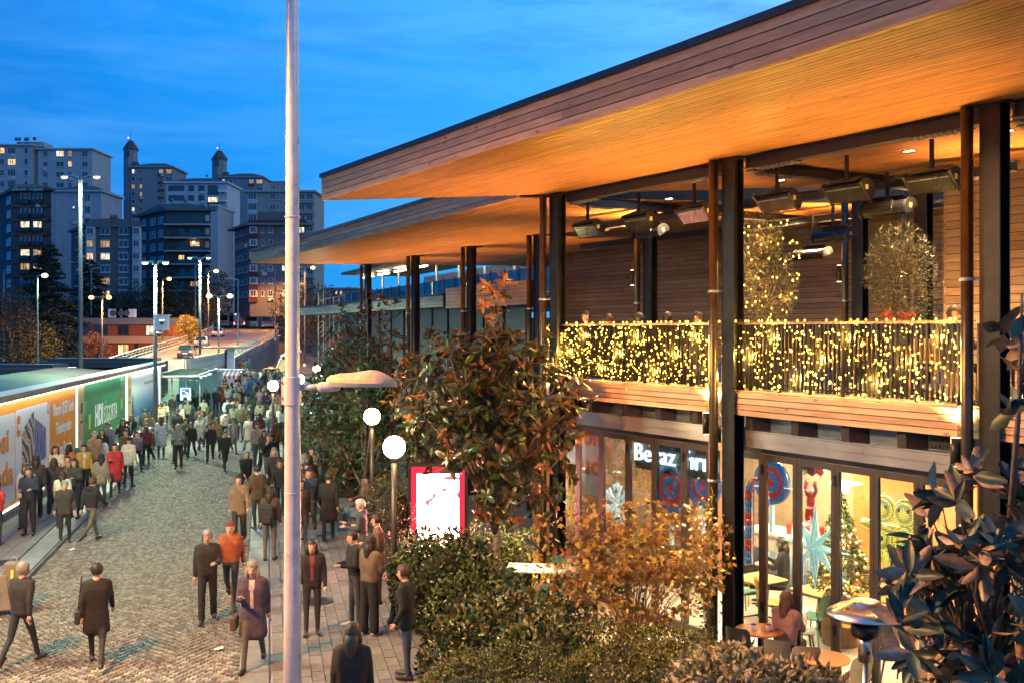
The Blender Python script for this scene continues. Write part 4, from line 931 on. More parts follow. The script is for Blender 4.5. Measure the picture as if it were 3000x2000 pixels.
def swirl(name, cols, sc_, rt):
    m = bpy.data.materials.new(name); n_, b = nodes(m); L_ = n_.links.new; t = n_.nodes.new('ShaderNodeTexCoord'); mp_ = n_.nodes.new('ShaderNodeMapping'); mp_.inputs['Rotation'].default_value = (0,rt,0); L_(t.outputs['Object'], mp_.inputs[0])
    w_ = n_.nodes.new('ShaderNodeTexWave'); w_.inputs['Scale'].default_value = sc_; w_.inputs['Distortion'].default_value = 13; w_.inputs['Detail'].default_value = 3; w_.inputs['Detail Scale'].default_value = .7; L_(mp_.outputs[0], w_.inputs['Vector'])
    c = n_.nodes.new('ShaderNodeValToRGB'); e = c.color_ramp.elements
    while len(e) < len(cols): e.new(.5)
    for q,(p_,cc) in zip(e,cols): q.position = p_; q.color = (*cc,1)
    L_(w_.outputs[0], c.inputs[0]); L_(c.outputs[0], b.inputs['Base Color']); b.inputs['Roughness'].default_value = .4; return m
def flat(pts, name, mat, t, y=-.041): return MB().add([(p_[0],y,p_[1]) for p_ in pts],[tuple(range(len(pts)))]).build(name, mat, t)
xa, xb, xc = WX(60), WX(96), WX(131)
flat([(xa,1.15),(xb-.03,1.30),(xb-.03,2.98),(xa,2.45)],'printed_screen', swirl('screen_lilac',[(0,(.015,.015,.02)),(.45,(.05,.04,.06)),(.62,(.55,.5,.62)),(.8,(.75,.72,.78)),(1,(.5,.15,.05))],.8,.6), t1)
flat([(xb+.03,1.30),(xc,1.38),(xc,2.30),(xb+.03,2.75)],'printed_screen', swirl('screen_blue',[(0,(.01,.03,.12)),(.4,(.04,.2,.5)),(.65,(.3,.45,.65)),(.85,(.35,.12,.4)),(1,(.03,.05,.15))],.9,-.5), t1)
for xx, zz in ((xa+.1,1.05),(xb-.1,1.2),(xb+.2,1.2),(xc-.1,1.28)): flat([(xx,zz+.13),(xx-.08,zz),(xx-.06,zz),(xx+.03,zz+.13)],'printed_foot', m_black, t1)
t2_ = poster('green billboard poster with big white insurance lettering', 244, 366, pm('print_green',(.03,.20,.075),.42,var=.08,scale=.6))
on(t2_,'HDI',276,299,1.62,.86,pw,.05); on(t2_,'SİGORTA',302,341,1.62,.90,pw,.0); on(t2_,'Her Anında DAİMA YANINDA',296,326,1.20,.16,pw,.01)
for k,(ua,ub,z0,z1,c) in enumerate(((244,250,2.25,2.75,(.12,.36,.18)),(257,263,1.62,2.2,(.35,.6,.05)),(262,268,1.05,1.62,(.5,.05,.05)),(246,252,1.5,1.9,(.1,.3,.14)),(352,356,2.9,3.4,(.2,.45,.22)),(348,351.5,2.35,2.85,(.5,.05,.06)),(352,356,1.9,2.35,(.3,.55,.05)),(357,363,2.3,2.9,(.1,.3,.15)),(360,366,2.9,3.3,(.15,.4,.2)))):
    MB().box(WX(ua),WX(ub),-.036,-.031,z0,z1).build('colour_block', pm('block%d'%k,c,.45,var=.04), t2_)
t3 = poster('white and blue billboard poster with a landscape at its foot', 384, 464, gradm('print_landscape',[(0,(.03,.07,.10)),(.16,(.05,.16,.13)),(.3,(.04,.17,.33)),(.48,(.22,.42,.55)),(.66,(.7,.74,.75)),(1,(.78,.79,.79))],'Z',.45,3.4,.16))
on(t3,'TÜM TELEKOM DE SEÇ',420,452,2.62,.2,pm('print_ink',(.12,.13,.16),.5),.01); on(t3,'BİZ',443,452,2.95,.15,pm('print_ink',(.12,.13,.16),.5),.01)
for k in range(3): on(t3,'bağlantı her yerde seninle',392,412,1.16-k*.12,.06,pw)
flat([(WX(384.5),.6),(WX(391),.6),(WX(392),1.3),(WX(389),1.75),(WX(388),2.2),(WX(385.5),2.35),(WX(384.5),1.9)],'printed_person', pm('print_navy',(.03,.06,.13),.5), t3, -.036)

# roofs of the sheds behind the wall
def shed(label, c, L, Wd, z, slope, mat, rz):
    t = thing('shed_roof', label, 'roof', c, rz, 'shed roofs behind the billboard wall'); n = int(L/.3); mb = MB(); vsr = []
    for i in range(n*2+1):
        x_ = -L/2+i*.15; dz = .05 if i % 2 else 0
        vsr += [(x_,-Wd/2,z+dz),(x_,Wd/2,z+slope+dz)]
    mb.add(vsr,[(2*i,2*i+1,2*i+3,2*i+2) for i in range(n*2)]); mb.build('corrugated_sheet', mat, t)
    MB().box(-L/2,L/2,-Wd/2+.05,Wd/2-.05,0,min(z,z+slope)-.06).build('shed_wall', pm('shed_brick',(.16,.075,.045),.8), t)
    MB().box(-L/2-.02,L/2+.02,-Wd/2-.03,-Wd/2+.02,z-.12,z+.02).build('fascia', m_white, t)
R_ = WA
for l,y,off,L,Wd,z,sl,c in (('teal corrugated shed roof right behind the coping',39,-3.0,7,3.4,3.12,.35,(.07,.12,.115)),('green corrugated shed roof beside the teal one',45.6,-3.2,5.6,3.6,3.02,.4,(.08,.12,.09)),('brown flat shed roof nearest to the left edge',31,-3.4,7,4,2.9,.3,(.12,.075,.06)),('blue-grey long shed roof under the white street lamp',45,-8.0,14,4.5,3.0,.5,(.06,.085,.11)),('dark brown shed roof at the far end of the wall',53,-3.4,7,4,3.05,.3,(.10,.07,.06))):
    shed(l, WB(y,off), L, Wd, z, sl, pm('roof_'+l[:9],c,.45,.2,var=.25,scale=1.2), R_)
q = WB(33.2,-2.6); t = thing('air_conditioner', 'white air conditioner box on the brown shed roof', 'air conditioner', (q.x,q.y,3.28), WA-.5)
MB().box(-.45,.45,-.15,.15,0,.62).build('case', m_white, t); mb = MB(); mb.lathe([(.26,0),(.26,.02),(.22,.03)],24); mb.v = [(v_[0]-.12,-.15-v_[2],v_[1]+.31) for v_ in mb.v]; mb.build('fan_grille', pm('grille',(.25,.27,.27),.5), t); MB().box(-.4,.4,-.1,.1,-.32,0).build('stand', m_galv, t)
q = WB(28.2,-.9); t = thing('lattice_post', 'white perforated post behind the coping at the left edge', 'post', (q.x,q.y,0), WA); MB().box(-.06,.06,-.06,.06,0,4.6).build('shaft', m_white, t)
mb = MB()
for k in range(24): mb.box(.061,.064,-.03,.03,3.5+k*.045,3.52+k*.045)
mb.build('perforation', m_black, t)

# ------------------------------------------------------------------ lamps
GW = (.78,1,.62); AMB = (1,.40,.07)
def street_lamp(label, x, y, z0, zt, heads, col=None, energy=0, r=.10, lens=40, spread=1.25, parent_rz=0):
    t = thing('street_lamp', label, 'street lamp', (x,y,z0), parent_rz, 'street lamps'); h = zt-z0
    MB().tube([(0,0,0),(0,0,h*.5),(0,0,h)],[r,r*.8,r*.6],10).build('pole', pm('lamp_pole_grey',(.17,.18,.19),.5,.3,var=.15), t, True); MB().lathe([(r*2.2,0),(r*2.2,.05),(r*1.2,.4)],12).build('base', m_galv, t)
    for dx in heads:
        s = 1 if dx > 0 else -1; lit = energy
        MB().tube([(0,0,h-.1),(dx*.5,0,h+.05),(dx,0,h+.1)],r*.45,8).build('arm', m_galv, t)
        hs = .55 if y < 50 else (.75 if y < 100 else 1); mb = MB(); mb.xprism([(-.16*hs,.0),(-.13*hs,.08*hs),(0,.12*hs),(.13*hs,.08*hs),(.16*hs,0)],dx-s*.05,dx+s*.55*hs); hd = mb.build('lamp_head', pm('lamp_head_grey',(.3,.31,.32),.4,.4), t); hd.location.z = h+.04
        if lit:
            MB().ell((dx+s*.3*hs,0,-.03),(.26*hs,.16*hs,.13*hs) if y < 100 else (.36,.24,.24),12,6).build('lens', em('lens_green',(.70,1,.50),3.2) if col[0] < .9 else em('lens_amber',(1,.42,.08),4.5), hd, True)
            light('lamp_light','SPOT',(dx+s*.33,0,h-.12),lit,col,t,.8 if y < 12 else .3,(0,0,0),math.radians(172),.35)
    return t
def at_px(u, v, y): return (u-1500)/F*y, H-(v-HV)/F*y
for lab,u,v,y,heads,col,e,r,lens,z0 in (
  ('tall double street lamp glaring white-green left of the apartment towers',236,520,60,(-.75,.75),GW,800,.16,150,0),
  ('double green-white street lamp beside the litter bin and camera box',455,772,45.3,(-.30,.30),GW,2300,.11,150,0),
  ('double green-white street lamp at the start of the ramp',586,757,90,(-.7,.55),GW,5000,.14,130,0),
  ('single green-white street lamp in front of the dark conifers',110,808,110,(.5,),GW,1500,.12,130,0),
  ('two-armed amber street lamp before the brick building',299,872,130,(-1.1,.6),AMB,5000,.14,60,0),
  ('amber street lamp in front of the glass-balcony apartment block',476,818,150,(.7,),AMB,12000,.14,130,0),
  ('amber street lamp left of the parked buses',610,795,140,(.8,),AMB,45000,.13,130,1),
  ('low white street lamp in front of the left bus',641,868,115,(-.8,1.0),GW,14000,.13,110,1.8),
  ('unlit street lamp standing between the two buses',697,818,130,(-1.2,),None,0,.12,0,2.3),
  ('unlit tall street lamp left of the red signal',806,790,160,(-.9,),None,0,.12,0,3.8),
  ('unlit slim street lamp in front of the small grey block',267,787,170,(.8,),None,0,.12,0,.3),
  ('unlit slim street lamp left of the tall white lamp',195,770,170,(.6,),None,0,.12,0,.3),
  ('unlit slim street lamp beside the amber lamps',572,780,175,(.5,),None,0,.13,0,.3),
  ('unlit street lamp at the left edge of the picture',11,793,165,(.4,),None,0,.14,0,.3),
  ('slim street lamp right of the foreground pole',893,785,150,(-.8,.9),AMB,900,.13,60,0),
  ('added amber lamp lighting the buses, mostly hidden by the foreground pole',858,800,196,(-.6,),AMB,30000,.13,60,5)):  # lamp behind the pole, added to light the ramp and buses
    x, zt = at_px(u,v,y); street_lamp(lab,x,y,z0,zt,heads,col,e,r,lens)
street_lamp('tall amber street lamp left of the viewpoint lighting the near pole', -10.4, 8.8, 0, 9.8, (1.2,), AMB, 6500, .12, 60)
street_lamp('added green-white double lamp outside the view lighting the roof fascia', -12.9, 15.2, 0, 9.6, (-.5,.5), GW, 2000, .12, 60)  # unseen lamp added to brighten the fascia and cobbles
# foreground pole with its low luminaire
px, py = -2.58, 11.7
t = thing('light_pole', 'tall pale painted lamp pole in the foreground with a luminaire arm', 'street lamp', (px,py,.12))
m_pole = pm('pole_paint',(.50,.50,.55),.30,.15,var=.12,scale=5,bump=.3,bscale=16)
MB().tube([(0,0,z) for z in (0,2,4,6,8,10,12)],[.112,.101,.090,.082,.076,.070,.065],28).build('pole', m_pole, t, True)
zl = 4.58
mb = MB(); mb.lathe([(.10,zl-.17),(.104,zl-.165),(.104,zl+.155),(.10,zl+.16)],28); mb.box(-.125,-.095,-.035,.035,zl-.16,zl+.15); mb.build('clamp', m_pole, t)
for z in (zl-.09,zl+.09): MB().tube([(-.11,-.06,z),(-.11,.06,z)],.013,8).build('bolt', pm('rust',(.25,.10,.04),.8,.3), t)
MB().tube([(.09,0,zl+.03),(.42,0,zl+.055)],.033,14).build('arm', m_pole, t, True)
MB().tube([(.30,0,zl+.03),(.34,0,zl+.04),(.52,0,zl+.05),(.56,0,zl+.03)],[.05,.062,.062,.03],14).build('arm_socket', m_pole, t, True)
lum = MB(); prof = [(.40,.02,.05),(.44,.07,.09),(.56,.105,.125),(.68,.13,.135),(.80,.155,.16),(.92,.165,.185),(1.02,.16,.17),(1.12,.12,.12),(1.2,.05,.05),(1.23,.01,.012)]
vsr = []; nn = 12
for x_, wd, ht in prof:
    for j in range(nn+1): an = PI*j/nn; vsr.append((x_, wd*math.cos(an), zl+.10+ht*.82*math.sin(an)-.02*(x_-.4)))
lum.add(vsr,[(i*(nn+1)+j,(i+1)*(nn+1)+j,(i+1)*(nn+1)+j+1,i*(nn+1)+j+1) for i in range(len(prof)-1) for j in range(nn)]); lum.build('luminaire_hood', pm('hood_lit_tone',(.62,.42,.25),.45,.1,var=.3,scale=7,bump=.15,bscale=20), t, True)  # amber lamp light put into the hood's orange-cream colour
lw = MB(); vsr = []
for x_, wd, ht in prof: vsr += [(x_,-wd*1.04,zl+.10-.02*(x_-.4)),(x_,wd*1.04,zl+.10-.02*(x_-.4)),(x_,wd*.85,zl+.045),(x_,-wd*.85,zl+.045)]
lw.add(vsr,[(4*i+j,4*i+(j+1)%4,4*i+4+(j+1)%4,4*i+4+j) for i in range(len(prof)-1) for j in range(4)]+[(3,2,1,0),tuple(len(vsr)-4+k for k in range(4))]); lw.build('luminaire_tray', pm('tray_paint',(.42,.44,.47),.4,.3), t)
for z in (3.37,6.6): MB().lathe([(.094-.004*(z>5),z),(.099-.004*(z>5),z+.008),(.094-.004*(z>5),z+.016)],28).build('weld_ring', m_pole, t, True)
MB().box(-.045,.045,-.108,-.09,.55,.95).build('access_door', m_pole, t); MB().tube([(-.02,-.104,2.9),(.05,-.098,2.9)],.035,4).build('sticker', pm('sticker_pale',(.5,.45,.3),.7), t) if False else None
# globe lamps
m_globe = em('globe_glow', (1,.76,.36), 34)
def globe(label, x, y, lit=True, r=.2, rz=0):
    t = thing('globe_lamp', label, 'globe lamp', (x,y,.12), 0, 'globe lamps along the pavement'); z = 3.18
    MB().tube([(0,0,0),(0,0,z-r+.02)],.052,14).build('post', pm('post_brown',(.07,.055,.05),.4,.4), t, True)
    MB().lathe([(.14,0),(.14,.04),(.09,.12),(.062,.3)],16).build('foot', m_dark, t, True); MB().lathe([(.075,z-r-.04),(.075,z-r+.02)],14).build('collar', m_dark, t)
    MB().ell((0,0,z),r,24,16).build('globe', m_globe if lit else pm('globe_off',(.7,.72,.75),.3), t, True)
globe('nearest globe lamp on dark post, partly behind magnolia leaves', -2.13, 18.0); globe('second globe lamp in front of the evergreen hedge', -3.43, 24.4); globe('globe lamp left of the foreground pole above the crowd', -9.14, 38.1)
globe('small globe lamp just right of the foreground pole', -9.2, 43.2); globe('small distant globe lamp at the hedge edge', -10.8, 55); globe('unlit far globe lamp by the stairs', -20.9, 98, False)
# red and white advertising light box
def screenm():
    m = bpy.data.materials.new('screen_picture'); m.use_nodes = True; n = m.node_tree; n.nodes.clear(); L_ = n.links.new
    t = n.nodes.new('ShaderNodeTexCoord'); z = n.nodes.new('ShaderNodeTexNoise'); z.inputs['Scale'].default_value = 2.6; z.inputs['Detail'].default_value = 2; z.inputs['Distortion'].default_value = 1.2; L_(t.outputs['Object'], z.inputs['Vector'])
    c = n.nodes.new('ShaderNodeValToRGB'); e = c.color_ramp.elements; e[0].position = .36; e[0].color = (1,.03,.05,1); e[1].position = .47; e[1].color = (1,.30,.28,1); k = e.new(.62); k.color = (1,.34,.30,1); k = e.new(.72); k.color = (1,.42,.06,1); L_(z.outputs[0], c.inputs[0])
    r = n.nodes.new('ShaderNodeMapRange'); r.inputs[1].default_value = .36; r.inputs[2].default_value = .47; r.inputs[3].default_value = 3; r.inputs[4].default_value = 55; L_(z.outputs[0], r.inputs[0])
    q = n.nodes.new('ShaderNodeEmission'); L_(c.outputs[0], q.inputs[0]); L_(r.outputs[0], q.inputs[1]); o = n.nodes.new('ShaderNodeOutputMaterial'); L_(q.outputs[0], o.inputs[0]); return m
t = thing('advertising_light_box', 'glaring red and white advertising light box behind the hedge', 'light box', (-1.67,22.5,.1), -.02)
MB().box(-.66,-.6,-.1,.14,0,2.3).build('frame_post', m_dark, t); MB().box(.6,.66,-.1,.14,0,2.3).build('frame_post', m_dark, t); MB().box(-.599,.599,-.1,.14,2.24,2.3).build('frame_top', m_dark, t); MB().box(-.599,.599,-.1,.14,.1,.4).build('frame_foot', m_dark, t)
MB().box(-.599,.599,-.02,.1,.401,2.239).build('case', m_black, t)
MB().box(-.595,-.47,-.045,-.021,.41,2.235).build('red_panel', em('screen_red',(1,.02,.045),.95), t); MB().box(.47,.595,-.045,-.021,.41,2.235).build('red_panel', em('screen_red',(1,.02,.045),.95), t)
MB().box(-.469,.469,-.045,-.021,2.08,2.235).build('red_panel', em('screen_red',(1,.02,.045),.95), t)
MB().box(-.469,.469,-.045,-.021,.41,2.079).build('screen', screenm(), t)
# discount sign
t = thing('discount_sign', 'narrow standing discount sign in front of the hedge', 'sign', (-5.3,29.8,.12), .1)
MB().box(-.2,.2,-.03,.03,.0,1.34).build('board', pm('sign_cream',(.68,.58,.40),.6,var=.06), t); MB().box(-.23,-.201,-.05,.05,0,1.36).build('edge', m_black, t)
ink = pm('sign_ink',(.03,.03,.03),.6); rd = pm('sign_red',(.6,.05,.03),.6)
for s_,z,h,w_,mt in (('HAFTA İÇİ',1.17,.09,.3,ink),('HER GÜN',1.03,.09,.26,ink),('%20',.72,.17,.3,ink),('İNDİRİM',.55,.09,.28,rd)): ob('lettering', textmesh(s_,w_,h,mt,.02), t, (-w_/2,-.034,z))
MB().box(-.17,.17,-.034,-.031,.94,.99).build('red_bar', rd, t); MB().lathe([(.12,0),(.12,.0)],3).build('foot', m_black, t) if False else None
MB().ell((0,-.033,.3),(.11,.004,.11),16,8).build('printed_emblem', pm('sign_amber',(.6,.3,.04),.6), t)
# litter bin
q = G(434,1316,.1); t = thing('litter_bin', 'dark green litter bin with domed lid beside the street lamp', 'litter bin', (q.x,q.y,.12))
MB().lathe([(.24,.08),(.30,.68),(.31,.70)],20).build('body', pm('bin_green',(.02,.045,.035),.45), t, True); MB().lathe([(.315,.70),(.32,.72),(.32,.77),(.3,.78)],20).build('rim', pm('bin_lime',(.30,.36,.10),.5), t, True); MB().lathe([(.33,.92),(.34,.935),(.28,.98),(.1,1.01)],20).build('lid', pm('bin_lid',(.22,.25,.27),.4,.3), t, True); MB().tube([(0,0,.72),(0,0,.95)],.05,10).build('lid_post', m_black, t); MB().lathe([(.27,0),(.25,.08)],18).build('base', pm('bin_base',(.25,.25,.12),.6), t)
rib = MB().box(-.012,.012,-.31,-.285,.1,.66).mesh('slat', m_black)
for k in range(16): o = ob('slat', rib, t, (0,0,0), 2*PI*k/16); o.rotation_euler = (-.0,0,2*PI*k/16)
# camera box on the lamp pole
x, z = at_px(478,948,45.3); t = thing('camera_box', 'white camera cabinet with dome cameras on the street lamp', 'camera', (x,45.1,z))
MB().box(-.26,.3,-.2,.2,-.3,.35).build('cabinet', m_white, t); MB().box(-.3,.36,-.26,.26,.352,.40).build('rain_roof', pm('cab_roof',(.6,.6,.55),.5), t)
for dx, dz in ((.1,.12),(-.02,-.42)):
    o = MB().lathe([(.12,.05),(.13,.0),(.12,-.06)],14,(dx,-.26,dz)).build('camera_mount', m_white, t, True); MB().ell((dx,-.28,dz-.07),.09,12,8).build('camera_dome', m_black, o, True)
MB().beam((-.5,0,.2),(-.26,0,.2),.06,.06).build('bracket', m_galv, t)
# concrete bollards
def bollard(label, u, v, h):
    q = G(u,v,.12); t = thing('concrete_bollard', label, 'bollard', (q.x,q.y,.12), PROT-PI/2, 'concrete bollards on the left kerb')
    mb = MB(); mb.add([(-.25,-.2,0),(.25,-.2,0),(.25,.2,0),(-.25,.2,0),(-.15,-.12,h),(.15,-.12,h),(.15,.12,h),(-.15,.12,h)],[(0,3,2,1),(4,5,6,7),(0,1,5,4),(1,2,6,5),(2,3,7,6),(3,0,4,7)]); smoothmod(mb.build('body', pm('bollard_concrete',(.15,.12,.09),.9,var=.25,bump=.4,bscale=50), t),.02)
    mb = MB(); mb.add([(-.025,-.185,.38*h/.87),(.025,-.185,.38*h/.87),(.025,-.130,h*.86),(-.025,-.130,h*.86)],[(0,1,2,3)]); o = mb.build('yellow_stripe', pm('reflector_yellow',(.85,.50,.02),.4), t); o.location = (0,-.012,0)
    mb = MB(); n = 14; mb.tube([(.05*math.cos(2*PI*k/n),0,h+.045+.05*math.sin(2*PI*k/n)) for k in range(n+1)],.009,6); mb.build('lifting_ring', m_galv, t)
bollard('tapered concrete bollard with yellow stripe and lifting ring, right one', 41, 1778, .87); bollard('tapered concrete bollard with yellow stripe cut by the left edge', -2, 1782, .66)
# low planter bench at the hedge
t = thing('concrete_bench', 'low concrete planter bench under the evergreen hedge', 'bench', (-4.6,27.9,.1), PROT+.1); smoothmod(MB().box(-1.6,1.6,-.22,.22,.36,.46).build('seat', m_conc, t),.015); smoothmod(MB().box(-1.5,1.5,-.16,.16,0,.36).build('base', m_conc, t),.01)

# small things on the ground
q = PR(20.9,-1.9,.121); t = thing('drain_grate','long slotted drain grate across the right pavement','drain',q,PROT+PI/2); MB().box(-1.1,1.1,-.08,.08,-.02,.004).build('frame', m_dark, t); sl = MB().box(-.012,.012,-.06,.06,.0045,.008).mesh('slot', m_galv)
for k in range(34): ob('slot', sl, t, (-1.05+k*.0636,0,0))
for i,(u,v,z) in ((0,(14,1646,.125)),(2,(930,1760,.125))):
    t = thing('manhole_cover',['dark square cover in the left pavement','round iron cover in the cobbles','round iron cover in the right pavement'][i],'manhole cover',G(u,v,z),.3)
    (MB().box(-.3,.3,-.3,.3,0,.006) if i == 0 else MB().lathe([(.31,0),(.31,.006),(.29,.008)],24)).build('plate', pm('cast_iron',(.05,.048,.045),.5,.5,var=.3), t)
    for k in range(5): MB().box(-.2,.2,-.2+k*.1-.012,-.2+k*.1+.012,.0085,.013).build('rib', m_dark, t)
for i,(u,v,a_) in enumerate(((233,1580,.3),(210,1609,1.1),(640,1900,.7),(860,1905,.2))):
    o = MB().add([(-.08,-.03,.004),(.07,-.05,.012),(.09,.04,.03),(-.06,.05,.010),(.0,.0,.022)],[(0,1,4),(1,2,4),(2,3,4),(3,0,4)]).build('paper_scrap', pm('scrap_paper',(.6,.58,.52),.8), loc=G(u,v,.03 if u < 690 else .13), rz=a_); tag(o,['crumpled paper scrap by the left kerb, upper one','crumpled paper scrap by the left kerb, lower one','paper scrap on the cobbles near the right kerb','paper scrap on the right pavement'][i],'litter','paper scraps')
# ------------------------------------------------------------------ plants
NP = np.random.default_rng(4)
def unit(a): return a/np.maximum(np.linalg.norm(a,axis=1,keepdims=True),1e-9)
T_OVAL = (np.array([(0,0,0),(-.5,.40,-.06),(.5,.40,-.06),(0,.45,.05),(-.36,.72,-.08),(.36,.72,-.08),(0,1,-.14)]),[(0,2,3),(0,3,1),(3,2,5),(3,5,6),(3,6,4),(3,4,1)])
T_SMALL = (np.array([(0,0,0),(-.5,.5,-.05),(.5,.5,-.05),(0,1,-.1)]),[(0,2,3),(0,3,1)])
_l = []
for a_, r_ in ((-90,.0),(-60,.35),(-25,.62),(0,.38),(28,.85),(55,.48),(90,1.0),(125,.48),(152,.85),(180,.38),(205,.62),(240,.35)): _l.append((r_*math.cos(math.radians(a_))*.95,.38+r_*.62*math.sin(math.radians(a_)),-.10*r_))
_l[0] = (0,0,0)
T_LOBE = (np.array([(0,.38,.04)]+_l),[(0,1+i,1+(i+1)%12) for i in range(12)])
def leaves(name, pos, ax, nrm, L, Wd, mats, parent=None, tmpl=T_SMALL, mi=None, stuff=True):
    tv, tf = tmpl; N = len(pos); ax = unit(ax); sd_ = unit(np.cross(ax,nrm)); up = np.cross(sd_,ax); k = len(tv)
    V = pos[:,None,:]+sd_[:,None,:]*(tv[None,:,0:1]*Wd[:,None,None])+ax[:,None,:]*(tv[None,:,1:2]*L[:,None,None])+up[:,None,:]*(tv[None,:,2:3]*L[:,None,None])
    fc = np.array(tf); nf = len(fc); I = (np.arange(N)[:,None,None]*k+fc[None]).reshape(-1)
    me = bpy.data.meshes.new(name); me.vertices.add(N*k); me.vertices.foreach_set('co',V.astype(np.float32).ravel()); me.loops.add(len(I)); me.loops.foreach_set('vertex_index',I.astype(np.int32)); me.polygons.add(N*nf); me.polygons.foreach_set('loop_start',(np.arange(N*nf)*3).astype(np.int32))
    for m in mats: me.materials.append(m)
    if mi is None: mi = NP.integers(0,len(mats),N)
    me.polygons.foreach_set('material_index',np.repeat(mi,nf).astype(np.int32)); me.update(calc_edges=True); me.validate()
    if parent is None and name == '__mesh': return me
    o = ob(name, me, parent)
    if stuff: o['kind'] = 'stuff'
    return o
def rdir(n): return unit(NP.normal(size=(n,3)))
m_bark = pm('bark',(.13,.10,.075),.9,var=.35,scale=9,bump=.5,bscale=25); m_twig = pm('twig',(.11,.075,.05),.8,var=.3)
def lumpy(c, r, n, lump=.28, shell=.55, seed=1, nl=14):
    """points filling an uneven crown: a body with bulges and hollows"""
    g_ = np.random.default_rng(seed); bd = unit(g_.normal(size=(nl,3))); bs = g_.uniform(-lump,lump,nl)
    d = unit(g_.normal(size=(n,3))); k = 1+(np.maximum(0,(d@bd.T)-.62)/.38*bs).sum(1)
    rr_ = g_.uniform(0,1,n)**(1/3); rr_ = shell+(1-shell)*rr_ if shell else rr_
    p_ = d*(rr_*k)[:,None]*np.array(r); return p_+np.array(c), d
def limbs(t, base, top_z, crown, n, r0, seed=2, mat=None, name='limb', bend=.3):
    r = random.Random(seed); base = Vector(base); tops = []
    for i in range(n):
        q = Vector(crown[i*len(crown)//n]); st = Vector((base.x,base.y,base.z+(top_z-base.z)*r.uniform(.6,1)))
        mid = st.lerp(q,.5)+Vector((r.uniform(-bend,bend),r.uniform(-bend,bend),r.uniform(0,bend)))*(q-st).length*.4
        MB().tube([st,st.lerp(mid,.6),mid,q],[r0*.5,r0*.4,r0*.3,r0*.1],7).build(name, mat or m_bark, t, True); tops.append(mid)
    return tops
def twigs(t, pts, tops, n, r=.006, mat=None, seed=3):
    rr_ = random.Random(seed); mb = MB()
    for i in range(n):
        q = Vector(pts[rr_.randrange(len(pts))]); a_ = min(tops, key=lambda x: (x-q).length); m_ = a_.lerp(q,.5)+Vector((rr_.uniform(-.1,.1),rr_.uniform(-.1,.1),rr_.uniform(-.1,.12))); mb.tube([a_,m_,q],[r*2,r*1.3,r*.6],4,cap=False)
    o = mb.build('twigs', mat or m_twig, t); o['kind'] = 'stuff'; return o
def rosettes(pts, outs, per, seed, tilt=.55):
    """whorls of leaves at the branch ends"""
    g_ = np.random.default_rng(seed); ax = unit(outs*.7+np.array([0,0,.45])+g_.normal(size=outs.shape)*.45); P_, A_, N_ = [], [], []
    for k in range(per):
        e1 = unit(np.cross(ax,g_.normal(size=ax.shape))); d = unit(e1+ax*g_.uniform(-.15,tilt*1.6,(len(ax),1))); P_.append(pts+ax*g_.uniform(-.06,.04,(len(ax),1))); A_.append(d); N_.append(unit(ax+.25*g_.normal(size=ax.shape)))
    return np.concatenate(P_), np.concatenate(A_), np.concatenate(N_)
mg_t = leafm('magnolia_leaf',(.035,.042,.018),(.30,.115,.035),.3); mg_t2 = leafm('magnolia_leaf_bronze',(.07,.045,.02),(.34,.13,.045),.32); mg_g = leafm('magnolia_leaf_green',(.03,.06,.02),(.12,.08,.03),.28)
def leafpart_mesh(mat, seed):
    """one thick-ribbed leaf for single pieces"""
    r = random.Random(seed); mb = MB(); n = 7; vsr = []; cv = r.uniform(-.25,.12)
    for i in range(n+1):
        s = i/n; w_ = .5*math.sin(PI*min(1,s*.93+.02))**.8*(1-.25*s)*.9; z = cv*s*s
        for j,x_ in enumerate((-1,-.5,0,.5,1)): vsr.append((x_*w_*.46, s, z+abs(x_)*w_*.22*(1 if j != 2 else 0)+.012*math.sin(9*s+x_*3)))
    mb.add(vsr,[(i*5+j,i*5+j+1,(i+1)*5+j+1,(i+1)*5+j) for i in range(n) for j in range(4)]); return mb.mesh('leaf', mat, True)
def single_leaves(t, P_, A_, N_, L_, protos_, maxn, cx=(0,0,H)):
    """the leaves that show largest, each an object"""
    d = np.linalg.norm(P_-np.array(cx),axis=1); idx = np.argsort(d); u_ = 1500+F*P_[:,0]/P_[:,1]; v_ = HV-F*(P_[:,2]-H)/P_[:,1]; ok = [i for i in idx if -30 < u_[i] < 3030 and -30 < v_[i] < 2030][:maxn]
    for i in ok:
        a_ = Vector(A_[i]).normalized(); s_ = a_.cross(Vector(N_[i])).normalized(); up = s_.cross(a_); m = Matrix((s_,a_,up)).transposed().to_4x4(); o = ob('leaf', protos_[int(i) % len(protos_)], t); o.matrix_local = Matrix.Translation(Vector(P_[i]))@m@Matrix.Scale(L_[i],4)
    k = np.ones(len(P_),bool); k[ok] = False; return k
